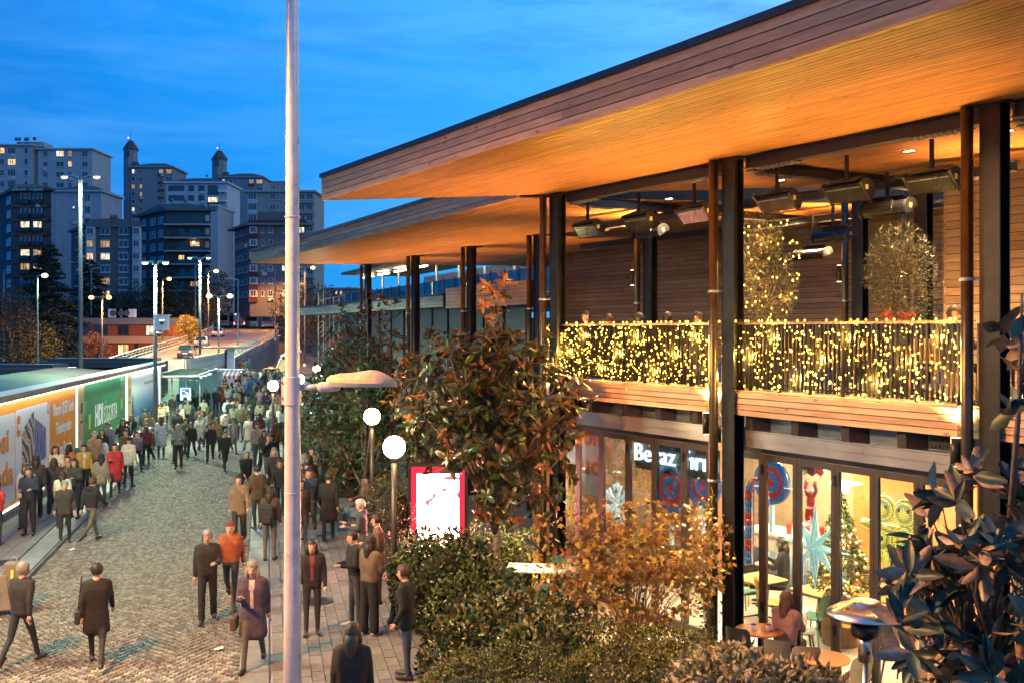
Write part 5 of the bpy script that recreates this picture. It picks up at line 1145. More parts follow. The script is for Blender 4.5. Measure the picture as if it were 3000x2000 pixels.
def magnolia(label, base, th, c, r, nros, per, Ls, mats, seed, maxparts=300, trunk_r=.075, lump=.45, shell=.25, nlimb=14, wires=False):
    t = thing('magnolia_tree', label, 'tree', (0,0,0)); pts, outs = lumpy(c, r, nros, lump, shell, seed)
    if wires: k = ~((pts[:,0] < -.7) & (pts[:,2] < 2.85)) & (pts[:,2] > 1.95); k &= ~((pts[:,0] < -1.25) & (pts[:,2] > 3.0) & (pts[:,2] < 3.65)); pts, outs = pts[k], outs[k]
    bx, by, bz = base; MB().tube([(bx,by,bz),(bx+.02,by,bz+th*.5),(bx,by,bz+th)],[trunk_r,trunk_r*.85,trunk_r*.8],12).build('trunk', m_bark, t, True)
    tops = limbs(t, (bx,by,bz+th*.4), bz+th, pts, nlimb, trunk_r, seed); tops += [Vector((bx,by,bz+th))]; twigs(t, pts, tops, min(nros,420), seed=seed)
    P_, A_, N_ = rosettes(pts, outs, per, seed); n = len(P_); g_ = np.random.default_rng(seed); L_ = g_.uniform(Ls*.7,Ls*1.25,n)
    if by < 10: N_[np.random.default_rng(2).uniform(size=n) < .42] *= -1
    pr = [leafpart_mesh(mats[i % len(mats)], i+seed) for i in range(8)]
    k = single_leaves(t, P_, A_, N_, L_, pr, maxparts) if maxparts else np.ones(n,bool)
    if k.any(): leaves('foliage', P_[k], A_[k], N_[k], L_[k], L_[k]*.46, mats, t, T_OVAL)
    if wires:
        n = 90; MB().tube([(bx+.02+(trunk_r+.006)*math.cos(i*.9),by+(trunk_r+.006)*math.sin(i*.9),bz+.1+th*i/n) for i in range(n)],.006,4).build('light_cable', m_black, t)
    return t
magnolia('bronze-leaved magnolia tree in the middle, its trunk wound with cable', (-.30,18.9,.1), 1.75, (-.42,18.5,3.7), (1.36,1.1,1.78), 560, 7, .235, [mg_t,mg_t,mg_t2,mg_g], 21, 300, .072, .5, .2, 16, True)
# its upper leader
pts_ = np.array([(-.35+.25*math.sin(i*1.3)*(.3+i*.04),18.6+.25*math.cos(i*1.7),5.1+i*.06) for i in range(22)])
t = bpy.data.objects['magnolia_tree']; P_, A_, N_ = rosettes(pts_, unit(NP.normal(size=pts_.shape)), 7, 5); L_ = NP.uniform(.14,.22,len(P_)); leaves('upper_foliage', P_, A_, N_, L_, L_*.46, [mg_t,mg_t2], t, T_OVAL); MB().tube([(-.35,18.7,3.5),(-.3,18.65,5.2),(-.22,18.6,6.35)],[.03,.02,.008],6).build('leader', m_bark, t, True)
fg_t = leafm('near_leaf',(.026,.044,.030),(.27,.18,.11),.45); fg_t2 = leafm('near_leaf_b',(.04,.055,.034),(.30,.21,.13),.45)
magnolia('large dark magnolia tree close to the viewer with pale leaf undersides', (2.75,6.2,0), 3.2, (2.74,5.6,3.85), (.78,.8,1.12), 130, 8, .18, [fg_t,fg_t,fg_t2], 34, 300, .08, .35, .15, 16)
pts_ = np.array([(2.74+.07*math.sin(i*2.1),5.35+.12*math.cos(i*1.4),4.95+i*.09) for i in range(7)]); t = bpy.data.objects['magnolia_tree.001']
P_, A_, N_ = rosettes(pts_, unit(NP.normal(size=pts_.shape)), 6, 8); L_ = NP.uniform(.12,.19,len(P_)); leaves('upper_foliage', P_, A_, N_, L_, L_*.46, [fg_t,fg_t2], t, T_OVAL); MB().tube([(2.74,5.5,4.2),(2.75,5.4,5.0),(2.74,5.35,5.6)],[.022,.015,.006],6).build('leader', m_bark, t, True)
dg_t = leafm('evergreen_leaf',(.022,.055,.018),(.10,.075,.03),.3); dg_t2 = leafm('evergreen_leaf_b',(.03,.07,.02),(.14,.09,.035),.3)
magnolia('dense green magnolia behind the second globe lamp', (-4.1,27.5,.1), 1.2, (-4.25,28.6,3.05), (1.6,1.4,2.3), 900, 7, .17, [dg_t,dg_t2,mg_t], 55, 0, .09, .4, .3, 12)
magnolia('farther green magnolia where the hedge meets the crowd', (-5.9,34.8,.1), 1.2, (-5.75,34.8,2.75), (1.55,1.5,2.3), 900, 7, .18, [dg_t,dg_t2], 56, 0, .09, .4, .3, 12)
magnolia('reddish-tipped magnolia between the green one and the bronze one', (-1.9,25.6,.1), 1.3, (-1.85,25.6,3.5), (1.1,1.1,1.75), 420, 7, .17, [mg_t,mg_t2,dg_t], 57, 0, .07, .4, .3, 10)
def bush(name, label, blobs, n, Ls, ratio, mats, seed, tmpl=T_SMALL, cat='hedge', up=.35, core=True):
    """clipped or loose shrub: leaf mass over an added solid dark core"""
    t = thing(name, label, cat); g_ = np.random.default_rng(seed); tot = sum(b[1][0]*b[1][1]+b[1][0]*b[1][2]+b[1][1]*b[1][2] for b in blobs); PP, OO = [], []
    for i,(c, r) in enumerate(blobs):
        m = int(n*(r[0]*r[1]+r[0]*r[2]+r[1]*r[2])/tot); p_, d = lumpy(c, r, m, .22, .72, seed+i*7, 18); k = p_[:,2] > .06; PP.append(p_[k]); OO.append(d[k])
    P_ = np.concatenate(PP); O_ = np.concatenate(OO); ax = unit(O_*.5+g_.normal(size=P_.shape)*.75+np.array([0,0,up])); nm = unit(O_+g_.normal(size=P_.shape)*.6); L_ = g_.uniform(Ls*.6,Ls*1.3,len(P_))
    leaves('foliage', P_, ax, nm, L_, L_*ratio, mats, t, tmpl)
    if core:
        mb = MB()
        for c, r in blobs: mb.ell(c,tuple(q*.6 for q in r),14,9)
        o = mb.build('filler_core', pm('shrub_core',(.022,.017,.010),.95,var=.5,scale=9,bump=1,bscale=12), t, True)  # solid dark lumps added to block the view through the leaves
    mb = MB(); rr_ = random.Random(seed)
    for k in range(26):
        c, r = rr_.choice(blobs); q = P_[rr_.randrange(len(P_))]; c2 = min(blobs,key=lambda b: (b[0][0]-q[0])**2+(b[0][1]-q[1])**2)[0]; mb.tube([(c2[0]+rr_.uniform(-.1,.1),c2[1]+rr_.uniform(-.1,.1),.05),((c2[0]+q[0])/2,(c2[1]+q[1])/2,q[2]*.55),tuple(q)],[.014,.01,.004],4)
    mb.build('stems', m_twig, t); return t
gl = leafm('laurel_leaf',(.05,.075,.018),(.05,.05,.02),.25); gl2 = leafm('laurel_leaf_b',(.085,.105,.022),(.09,.09,.025),.25); gl3 = leafm('laurel_leaf_c',(.10,.08,.02),(.1,.07,.02),.3)
bush('laurel_hedge','glossy dark laurel hedge beside the man in the black jacket',[((-1.15,17.6,.9),(.95,.75,1.0)),((-.7,17.0,.65),(.75,.7,.7)),((-1.5,18.6,.7),(.7,.7,.75))],8500,.105,.5,[gl,gl2,gl],71,T_OVAL)
bush('laurel_hedge','glossy dark laurel hedge at the bottom centre before the autumn shrub',[((.1,14.7,.6),(1.05,.8,.8)),((-.55,14.9,.5),(.75,.8,.65)),((.55,14.0,.65),(.75,.7,.7))],9500,.105,.5,[gl,gl2,gl3],72,T_OVAL)
bx1 = leafm('box_leaf',(.10,.115,.02),(.07,.06,.02),.35); bx2 = leafm('box_leaf_b',(.16,.15,.022),(.14,.13,.025),.35); bx3 = leafm('box_leaf_c',(.03,.035,.012),(.05,.045,.02),.35)
bush('box_hedge','small-leaved low hedge along the bottom edge, left part',[((-.55,13.2,.45),(.75,.8,.62)),((.2,12.6,.6),(.8,.7,.65))],24000,.036,.55,[bx1,bx2,bx3],73)
bush('box_hedge','small-leaved yellowish hedge under the autumn shrub',[((1.5,14.1,.55),(.95,.75,.65)),((2.4,14.2,.55),(.85,.7,.65)),((1.3,12.9,.65),(.9,.75,.68)),((2.2,13.0,.65),(.8,.65,.66)),((2.95,13.8,.5),(.55,.5,.6))],34000,.05,.5,[bx1,bx2,bx2,gl3],74)
vr = leafm('pale_leaf',(.34,.27,.16),(.40,.30,.18),.5); vr2 = leafm('pale_leaf_b',(.16,.13,.05),(.38,.28,.16),.5); vr3 = leafm('pale_leaf_c',(.05,.06,.02),(.3,.22,.12),.45)
bush('pale_shrub','pale cream-leaved shrub at the bottom edge before the patio heater',[((2.55,11.35,1.0),(.75,.55,.72)),((3.3,11.3,.95),(.75,.5,.70))],4200,.115,.42,[vr,vr2,vr,vr3],75,T_OVAL)
bush('green_shrub','lively green shrub behind the cabled magnolia trunk',[((-.35,20.4,.75),(.75,.6,.9)),((.25,20.3,.6),(.55,.5,.75))],3600,.075,.42,[leafm('lime_leaf',(.075,.095,.02),(.09,.09,.03),.35),gl2],76,T_OVAL)
bush('red_shrub','brownish shrub under the light box',[((-1.6,20.7,.45),(.95,.6,.55)),((-2.35,21.2,.55),(.7,.6,.6)),((-1.0,20.6,.5),(.6,.5,.6))],4200,.06,.5,[leafm('bronze_leaf',(.06,.035,.015),(.08,.045,.02),.4),gl],77,T_OVAL)
bush('brown_hedge','brown-flecked hedge behind the nearest globe lamp',[((-2.75,23.0,.95),(.75,.8,1.35)),((-3.1,24.6,.7),(.7,.8,1.0))],9000,.055,.5,[leafm('bronze_leaf',(.06,.035,.015),(.08,.045,.02),.4),bx1,bx3],78)
bush('evergreen_hedge','clipped light green hedge between bench and crowd',[((-4.7,29.4,.8),(1.0,1.0,1.2)),((-5.4,31.4,.9),(1.0,1.3,1.2)),((-6.2,33.8,1.0),(1.0,1.3,1.3)),((-7.0,36.8,1.0),(1.1,1.6,1.3)),((-7.9,40.5,1.1),(1.0,2.0,1.4)),((-9.2,45,1.2),(1.0,2.6,1.5))],26000,.065,.5,[leafm('hedge_green',(.05,.085,.022),(.07,.08,.03),.35),dg_t,bx1],79)
bush('low_shrub','low wild shrub on the pavement edge behind the discount sign',[((-4.9,28.6,.3),(.5,.4,.4)),((-4.4,27.2,.3),(.4,.35,.35))],1500,.055,.5,[bx1,bx3],80)
# autumn shrub with arching stems
t = thing('autumn_shrub','orange-leaved autumn shrub with fanned bare stems before the doors','shrub'); g_ = np.random.default_rng(90); rr_ = random.Random(9)
base = Vector((1.85,15.2,.1)); mb = MB(); tips = []
for k in range(70):
    an = rr_.uniform(0,2*PI); sp = rr_.uniform(.15,1.5); hh = rr_.uniform(1.6,2.75)-.28*sp; tip = base+Vector((math.cos(an)*sp,math.sin(an)*sp*.75,hh)); mid = base.lerp(tip,.5)+Vector((-math.cos(an)*.12*sp,-math.sin(an)*.12*sp,.18)); b0 = base+Vector((rr_.uniform(-.14,.14),rr_.uniform(-.14,.14),0)); mb.tube([b0,b0.lerp(mid,.5)+Vector((0,0,.05)),mid,tip],[.014,.011,.008,.003],5); tips.append((mid,tip))
    for j in range(4): s_ = rr_.uniform(.45,.95); q = mid.lerp(tip,s_); e = q+Vector((rr_.uniform(-.3,.3),rr_.uniform(-.3,.3),rr_.uniform(.05,.3))); mb.tube([q,e],[.005,.002],4); tips.append((q,e))
o = mb.build('stems', pm('shrub_stem',(.28,.15,.06),.7,var=.3), t)
src = [tips[rr_.randrange(len(tips))] for _ in range(1700)]; P_ = np.array([tuple(a_.lerp(b_,rr_.uniform(.3,1.05))+Vector((rr_.gauss(0,.07),rr_.gauss(0,.07),rr_.gauss(0,.06)))) for a_,b_ in src])
P2, d2 = lumpy((1.85,15.2,1.62),(1.42,1.05,1.12),1000,.35,.75,91); k = P2[:,2] > 1.0; P_ = np.concatenate([P_,P2[k]]); n = len(P_)
leaves('foliage', P_, unit(g_.normal(size=(n,3))+np.array([0,0,-.25])), unit(g_.normal(size=(n,3))+np.array([0,-.6,.5])), g_.uniform(.055,.105,n), g_.uniform(.055,.105,n), [leafm('autumn_a',(.27,.135,.022),(.26,.13,.03),.55),leafm('autumn_b',(.22,.075,.018),(.22,.08,.02),.55),leafm('autumn_c',(.36,.26,.035),(.33,.24,.04),.55)], t, T_LOBE)
# climbers on the middle column and the door frame beside it
def climber(label, pos, h0, h1, n, seed, mats):
    t = thing('climbing_vine', label, 'vine'); r = random.Random(seed); mb = MB(); Pl = []
    for k in range(12):
        pts = []; x_, y_ = pos[0]+r.uniform(-.1,.1), pos[1]-.1+r.uniform(-.08,.05)
        for z in np.arange(h0,h1*r.uniform(.6,1),.12): x_ += r.uniform(-.035,.035); y_ += r.uniform(-.025,.02); x_ = pos[0]+(x_-pos[0])*.95; pts.append((x_,y_,z)); Pl.append((x_,y_,z))
        if len(pts) > 2: mb.tube(pts,.006,4)
    mb.build('stems', pm('vine_stem',(.34,.21,.10),.8), t); P_ = np.array([Pl[r.randrange(len(Pl))] for _ in range(n)])+NP.normal(size=(n,3))*np.array([.09,.07,.06]); L_ = NP.uniform(.05,.1,n); leaves('foliage',P_,unit(NP.normal(size=(n,3))+np.array([0,-.4,-.2])),unit(NP.normal(size=(n,3))+np.array([0,-1,.3])),L_,L_*.55,mats,t,T_OVAL)
q = at('B',-.05,-.12); climber('vine climbing the middle column beside the neon sign', q, .2, 3.2, 330, 12, [leafm('vine_leaf',(.14,.15,.03),(.15,.14,.05),.4),gl2])
q = at('C',-.35,-.1); climber('vine climbing beside the right column', q, .2, 3.0, 420, 13, [gl,gl2])
# olive trees in pots on the terrace
ol = leafm('olive_leaf',(.05,.06,.022),(.13,.13,.08),.45); ol2 = leafm('olive_leaf_b',(.07,.075,.025),(.15,.14,.09),.45)
def olive(label, u, s, c_v, rx, rz_, n, lit, seed):
    p, a = FU(u,s); zc = H-(c_v-HV)/F*p.y; t = thing('olive_tree', label, 'tree'); g_ = np.random.default_rng(seed); pts, d = lumpy((p.x,p.y,zc),(rx,rx,rz_),n,.6,.12,seed)
    MB().tube([(p.x,p.y,4.85),(p.x+.03,p.y,5.3),(p.x,p.y,zc-rz_*.75)],[.05,.04,.035],10).build('trunk', m_bark, t, True); tops = limbs(t,(p.x,p.y,zc-rz_),zc-rz_*.4,pts,10,.035,seed); twigs(t,pts,tops,260,.003)
    L_ = g_.uniform(.04,.075,n); leaves('foliage',pts,unit(d+g_.normal(size=d.shape)*.8+np.array([0,0,.2])),unit(g_.normal(size=d.shape)+np.array([0,0,.5])),L_,L_*.28,[ol,ol2],t,T_SMALL)
    pt = thing('planter_pot', 'round pot under the '+label, 'pot', (p.x,p.y,4.42)); MB().lathe([(.2,0),(.27,.4),(.29,.42),(.26,.43)],20).build('pot', pm('pot_grey',(.10,.095,.09),.7), pt, True); MB().lathe([(.255,.40),(.255,.405)],20).build('soil', m_soil, pt)
    if lit:
        c = thing('fairy_light_chain','warm fairy light chain wound through the left olive tree','string lights'); r = random.Random(5); path = [(p.x+.05*math.cos(k*1.1),p.y+.05*math.sin(k*1.1),4.9+k*.045) for k in range(18)]
        for k in range(58): an = k*.55; f = k/58; rad = rx*(.55+.4*math.sin(f*PI)); path.append((p.x+rad*math.cos(an),p.y+rad*math.sin(an),zc-rz_*.75+f*rz_*1.6+r.uniform(-.06,.06)))
        MB().tube(path,.003,4).build('wire', m_black, c)
        for k in range(3): light('bulb_glow','POINT',(p.x+.3*math.cos(k*2.1),p.y+.3*math.sin(k*2.1)-.1,zc-.5+.5*k),5,(1,.56,.10),c,.05)
        for q in path: ob('bulb', bulb_me, c, (q[0]+r.uniform(-.02,.02),q[1]-.02,q[2]))
olive('fairy-lit olive tree just right of the middle column',2250,6.9,790,.56,.98,4600,True,101); olive('unlit olive tree left of the right column',2620,7.4,800,.50,.78,4200,False,102)
# small decorated fir and bow behind the railing, large decorated fir inside the cafe
def fir(label, pos, h, r, n, seed, ornaments):
    t = thing('christmas_tree', label, 'christmas tree'); g_ = np.random.default_rng(seed); x_, y_, z_ = pos; f = g_.uniform(0,1,n)**.6; an = g_.uniform(0,2*PI,n); tier = .75+.25*np.abs(np.sin(f*16)); rad = r*f*tier*g_.uniform(.55,1,n)
    P_ = np.stack([x_+rad*np.cos(an),y_+rad*np.sin(an),z_+h*(1-f*.93)],1); out = np.stack([np.cos(an),np.sin(an),np.full(n,-.15)],1); L_ = g_.uniform(.05,.09,n); leaves('needles',P_,unit(out+g_.normal(size=P_.shape)*.45),unit(g_.normal(size=P_.shape)+np.array([0,0,1])),L_,L_*.28,[leafm('fir_a',(.03,.075,.02),(.05,.09,.03),.5),leafm('fir_b',(.07,.11,.035),(.07,.11,.04),.5)],t)
    MB().tube([(x_,y_,z_-.15),(x_,y_,z_+h*.9)],[.04,.01],8).build('trunk', m_bark, t); r_ = random.Random(seed); om = [pm('bauble_red',(.5,.02,.02),.15,.3),pm('bauble_gold',(.7,.4,.08),.2,.8),pm('bauble_pale',(.7,.6,.45),.2,.4)]; bm = [MB().ell((0,0,0),.035,10,7).mesh('bauble',m_,True) for m_ in om]
    for k in range(ornaments):
        ff = r_.uniform(.12,1); aa = r_.uniform(PI,2*PI); rr2 = r*ff*.95; q = (x_+rr2*math.cos(aa),y_+rr2*math.sin(aa),z_+h*(1-ff*.93)); ob('bauble' if k % 3 else 'bulb', bm[k % 3] if k % 3 else bulb_me, t, q)
p, a = FU(2462,8.3); fir('decorated Christmas tree with baubles inside the cafe', (p.x,p.y,.95), 1.75, .62, 6500, 3, 90); MB().lathe([(.3,0),(.32,.5),(.28,.8)],18,(p.x,p.y,ZF)).build('stand', pm('basket',(.2,.11,.05),.8), bpy.data.objects['christmas_tree'])
p, a = FU(2615,8.4); fir('small decorated fir behind the right olive tree on the terrace', (p.x,p.y,4.6), 1.15, .42, 3000, 4, 36)
for i,(u,v,l) in enumerate(((2610,925,'red ribbon bow on the terrace fir'),(2655,928,'red mitten-like ornament on the terrace fir'))):
    p, a = FU(u,7.9); t = thing('red_bow', l, 'ornament', (p.x,p.y,H-(v-HV)/F*p.y), a); mr2 = pm('bow_red',(.5,.02,.05),.6)
    MB().ell((.08,0,.02),(.09,.04,.06),12,8).build('loop', mr2, t, True); MB().ell((-.08,0,.02),(.09,.04,.06),12,8).build('loop', mr2, t, True); MB().tube([(0,0,0),(.05,0,-.16)],[.03,.04],8).build('tail', mr2, t)
# ------------------------------------------------------------------ people
def cloth(name, col=None, rough=.85, use_obj=False, ramp_cols=None):
    if name in _M: return _M[name]
    m = bpy.data.materials.new(name); n, b = nodes(m); L_ = n.links.new; _M[name] = m
    t = n.nodes.new('ShaderNodeTexCoord'); z = n.nodes.new('ShaderNodeTexNoise'); z.inputs['Scale'].default_value = 9; z.inputs['Detail'].default_value = 6; L_(t.outputs['Object'], z.inputs['Vector'])
    r = n.nodes.new('ShaderNodeMapRange'); r.inputs[1].default_value = .3; r.inputs[2].default_value = .7; r.inputs[3].default_value = .72; r.inputs[4].default_value = 1.2; L_(z.outputs[0], r.inputs[0])
    v = n.nodes.new('ShaderNodeVectorMath'); v.operation = 'SCALE'; L_(r.outputs[0], v.inputs['Scale'])
    oi = n.nodes.new('ShaderNodeObjectInfo')
    if use_obj: L_(oi.outputs['Color'], v.inputs[0])
    elif ramp_cols:
        c = n.nodes.new('ShaderNodeValToRGB'); c.color_ramp.interpolation = 'CONSTANT'; e = c.color_ramp.elements
        while len(e) < len(ramp_cols): e.new(.5)
        for i,(q,cc) in enumerate(zip(e,ramp_cols)): q.position = i/len(ramp_cols); q.color = (*cc,1)
        L_(oi.outputs['Random'], c.inputs[0]); L_(c.outputs[0], v.inputs[0])
    else: v.inputs[0].default_value = col
    L_(v.outputs[0], b.inputs['Base Color']); b.inputs['Roughness'].default_value = rough
    z2 = n.nodes.new('ShaderNodeTexNoise'); z2.inputs['Scale'].default_value = 7; z2.inputs['Detail'].default_value = 4; z2.inputs['Distortion'].default_value = .6; L_(t.outputs['Object'], z2.inputs['Vector'])
    bp = n.nodes.new('ShaderNodeBump'); bp.inputs['Strength'].default_value = .35; bp.inputs['Distance'].default_value = .02; L_(z2.outputs[0], bp.inputs['Height']); L_(bp.outputs[0], b.inputs['Normal'])
    return m
m_skin = pm('skin',(.50,.29,.20),.5,var=.08,scale=20,rnd=.2)
m_top = cloth('garment_top', use_obj=True)
m_trs = cloth('trousers', ramp_cols=[(.012,.012,.014),(.02,.024,.035),(.035,.045,.075),(.015,.015,.017),(.10,.085,.06),(.03,.03,.032)])
m_shoe = pm('shoe',(.03,.028,.026),.5,var=.2)
m_hair = cloth('hair', ramp_cols=[(.012,.009,.007),(.03,.016,.009),(.06,.03,.013),(.018,.012,.009),(.2,.19,.18)], rough=.6)
m_shirt = cloth('shirt', ramp_cols=[(.4,.4,.4),(.05,.05,.06),(.3,.22,.15),(.02,.02,.025),(.45,.42,.36),(.2,.05,.05)])
m_eye = pm('eye_dark',(.012,.01,.01),.2,var=0); m_lip = pm('lip',(.32,.12,.10),.5,var=0)
def seg_d(p_, a_, b_):
    ab = b_-a_; t = np.clip(((p_-a_)@ab)/max(1e-9,ab@ab),0,1); return np.linalg.norm(p_-(a_+t[:,None]*ab),axis=1), t
def person_mesh(key, thigh=(0,0), knee=(0,0), arm=((.05,.25),(.05,.25)), coat=0, wide=0, lean=.03, sit=False, hood=False, out=(.14,.14), mats=None, vox=.017, head_yaw=0, big=1.0, open_=False):
    """one continuous figure facing -y, feet on z = 0 (or hips at 0.5 when seated)"""
    V = Vector; el = []            # (a, b, ra, rb, material)
    Lt, Ls = .42, .41
    drop = []
    for s,i in ((-1,0),(1,1)):
        a_ = thigh[i]; b_ = a_-knee[i]; drop.append(Lt*math.cos(a_)+Ls*math.cos(b_))
    hz = .50 if sit else max(drop)+.085
    up = hz-.92
    for s,i in ((-1,0),(1,1)):
        hip = V((s*.088,0,hz)); a_ = thigh[i]; b_ = a_-knee[i]
        kn = hip+V((s*.012,-math.sin(a_)*Lt,-math.cos(a_)*Lt)); an = kn+V((0,-math.sin(b_)*Ls,-math.cos(b_)*Ls))
        w_ = wide
        el += [(hip,kn,.082+w_*.012,.058+w_*.022,2),(kn,an+V((0,0,.02)),.056+w_*.022,.042+w_*.035,2)]
        pit = min(0,b_)*.7
        toe = an+V((s*.025,-.165*math.cos(pit),-.045+.165*math.sin(pit)*-1 if pit else -.045)); heel = an+V((0,.045,-.045))
        el += [(heel,toe,.042,.038,3),(an,heel+V((0,-.05,0)),.04,.042,3)]
    bw = big
    T = lambda x,y,z: V((x*bw, y-lean*(z-.92)*1.6, z+up))
    el += [(T(-.07,0,.93),T(.07,0,.93),.105,.105,2 if not coat else 1)]
    prof = ((.98,.072,.105),(1.12,.08,.108),(1.22,.095,.114),(1.32,.11,.113),(1.40,.115,.088))
    for z in np.arange(.98,1.401,.03): hw = float(np.interp(z,[q[0] for q in prof],[q[1] for q in prof])); r = float(np.interp(z,[q[0] for q in prof],[q[2] for q in prof])); el.append((T(-hw,0,z),T(hw,0,z),r,r,1))
    if coat:
        for z in np.arange(.95,max(.5,.94-coat*.26),-.03): q = (.95-z)/.35; el.append((T(-.078-.02*q,0,z),T(.078+.02*q,0,z),.112+.012*q,.112+.012*q,1))
    hands = []
    for s,i in ((-1,0),(1,1)):
        sh = T(s*.175,0,1.405); sw_, be = arm[i]; oo = out[i]
        d = V((s*math.sin(oo),-math.sin(sw_)*math.cos(oo),-math.cos(sw_)*math.cos(oo))); elb = sh+d*.275
        s2 = sw_+be; d2 = V((s*math.sin(oo)*.3-s*(.35 if be > 1.0 else 0),-math.sin(s2),-math.cos(s2))).normalized(); wr = elb+d2*.24
        el += [(sh,elb,.062,.052,1),(elb,wr,.050,.040,1)]; el.append((wr-d2*.02,wr+d2*.02,.03,.028,0)); hands.append((wr,d2,s))
    el += [(T(0,.005,1.42),T(0,-.005,1.52),.055,.052,0)]
    hc = T(0,-.02,1.60); yaw = Matrix.Rotation(head_yaw,3,'Z'); hv = lambda x,y,z: hc+yaw@V((x,y,z))
    el += [(hv(0,-.012,-.045),hv(0,.012,.045),.068,.088,0),(hv(0,-.03,-.07),hv(0,-.02,-.05),.045,.055,0),(hv(0,-.092,.0),hv(0,-.108,-.03),.009,.014,0),(hv(-.078,.012,.01),hv(-.08,.018,-.03),.014,.010,0),(hv(.078,.012,.01),hv(.08,.018,-.03),.014,.010,0),(hv(-.03,-.07,.022),hv(.03,-.07,.022),.02,.02,0)]
    if hood: el.append((T(-.05,.06,1.45),T(.05,.06,1.45),.07,.07,1)); 
    mb = MB()
    for a_,b_,ra,rb,mi in el:
        a_, b_ = V(a_), V(b_); ax = (b_-a_); l = ax.length; ax = ax.normalized() if l > 1e-6 else V((0,0,1)); pts = []; rs = []
        for th in (-80,-55,-25): pts.append(a_+ax*ra*math.sin(math.radians(th))); rs.append(ra*math.cos(math.radians(th)))
        pts += [a_,b_]; rs += [ra,rb]
        for th in (25,55,80): pts.append(b_+ax*rb*math.sin(math.radians(th))); rs.append(rb*math.cos(math.radians(th)))
        mb.tube(pts,rs,12)
    me = mb.mesh('tmp', []); o = bpy.data.objects.new('tmp', me); C.objects.link(o)
    md = o.modifiers.new('r','REMESH'); md.mode = 'VOXEL'; md.voxel_size = vox; sm = o.modifiers.new('s','SMOOTH'); sm.iterations = 5; sm.factor = .5
    dg = bpy.context.evaluated_depsgraph_get(); out_me = bpy.data.meshes.new_from_object(o.evaluated_get(dg)); bpy.data.objects.remove(o); bpy.data.meshes.remove(me)
    n = len(out_me.vertices); co = np.empty(n*3,np.float32); out_me.vertices.foreach_get('co',co); co = co.reshape(-1,3); nf = len(out_me.polygons); ctr = np.empty(nf*3,np.float32); out_me.polygons.foreach_get('center',ctr); ctr = ctr.reshape(-1,3).astype(np.float64)
    best = np.full(nf,9e9); mi_ = np.zeros(nf,int)
    for a_,b_,ra,rb,mi in el:
        d, t = seg_d(ctr,np.array(a_),np.array(b_)); d = d-(ra+(rb-ra)*t); k = d < best; best[k] = d[k]; mi_[k] = mi
    sh_z = (ctr[:,2] > 1.0+up) & (ctr[:,2] < 1.44+up) & (mi_ == 1) & (ctr[:,1] < -.03-lean*(ctr[:,2]-.92-up)*1.6) & (np.abs(ctr[:,0]) < (.028+.10*np.clip(ctr[:,2]-1.22-up,0,.3) if open_ else 0)); mi_[sh_z] = 6
    verts = co.tolist(); lp = np.empty(len(out_me.loops),np.int32); out_me.loops.foreach_get('vertex_index',lp); ls = np.empty(nf,np.int32); out_me.polygons.foreach_get('loop_start',ls); lt = np.empty(nf,np.int32); out_me.polygons.foreach_get('loop_total',lt)
    fin = MB(); fin.v = [tuple(x) for x in verts]; fin.f = [tuple(int(q) for q in lp[s:s+c]) for s,c in zip(ls,lt)]; fin.m = mi_.tolist(); bpy.data.meshes.remove(out_me)
    for wr,d2,s in hands:          # palm, four fingers, thumb
        e1 = d2.cross(V((0,0,1) if abs(d2.z) < .9 else (0,1,0))).normalized(); e2 = d2.cross(e1)
        if abs(e1.y) < abs(e2.y): e1, e2 = e2, e1
        c0 = wr+d2*.015; fin.tube([c0,c0+d2*.045,c0+d2*.085],[.026,.034,.030],8,0)
        for k,(of,ln) in enumerate(((-.027,.068),(-.009,.078),(.009,.073),(.026,.058))):
            b0 = c0+d2*.075+e1*of; m_ = b0+d2*ln*.55+e2*.008*s; fin.tube([b0,m_,m_+d2*ln*.38+e2*.022*s],[.0098,.0088,.006],6,0)
        b0 = c0+d2*.03-e1*.028; fin.tube([b0,b0-e1*.022+d2*.026,b0-e1*.026+d2*.058],[.012,.010,.007],6,0)
    for sx in (-.032,.032): q = hv(sx,-.083,.008); fin.ell(q,(.011,.006,.0075),8,5,4)
    q = hv(0,-.083,-.058); fin.ell(q,(.022,.007,.006),8,5,5)
    me = fin.mesh(key, mats or [m_skin,m_top,m_trs,m_shoe,m_eye,m_lip,m_shirt], True); me['hx'], me['hy'], me['hz'] = hc
    return me, hc
def hair_mesh(hc, kind, yaw=0, mat=None):
    mb = MB(); hv = Matrix.Rotation(yaw,3,'Z'); b = MB(); b.ell((0,0,0),(.096,.112,.115),18,12); keep = []
    off = Vector((0,.008,.028))
    pts = [Vector(v_) for v_ in b.v]
    for f in b.f:
        c = sum((pts[i] for i in f),Vector())/len(f); fr = c.y < -.03
        lim = {'short':.03 if fr else -.045,'bald':9 if fr else .0,'long':.035 if fr else -.09,'beanie':.022 if fr else .0}[kind]
        if c.z > lim: keep.append(f)
    sc_ = 1.10 if kind == 'beanie' else 1.0
    rj = random.Random(int(hc.z*1e4)+len(kind)); mb.add([tuple(hc+hv@(p_*sc_*(1 if kind == 'beanie' else rj.uniform(.96,1.09))+off)) for p_ in pts], keep)
    if kind == 'long':
        mb.tube([hc+hv@Vector((0,.05,.0)),hc+hv@Vector((0,.075,-.10)),hc+hv@Vector((0,.075,-.24)),hc+hv@Vector((0,.08,-.32))],[.085,.088,.075,.03],10)
        for s in (-1,1): mb.tube([hc+hv@Vector((s*.07,-.01,.04)),hc+hv@Vector((s*.088,-.01,-.08)),hc+hv@Vector((s*.085,-.02,-.2))],[.03,.036,.016],8)
    return mb.mesh('hair' if kind != 'beanie' else 'hat', mat or m_hair, True)
W = dict
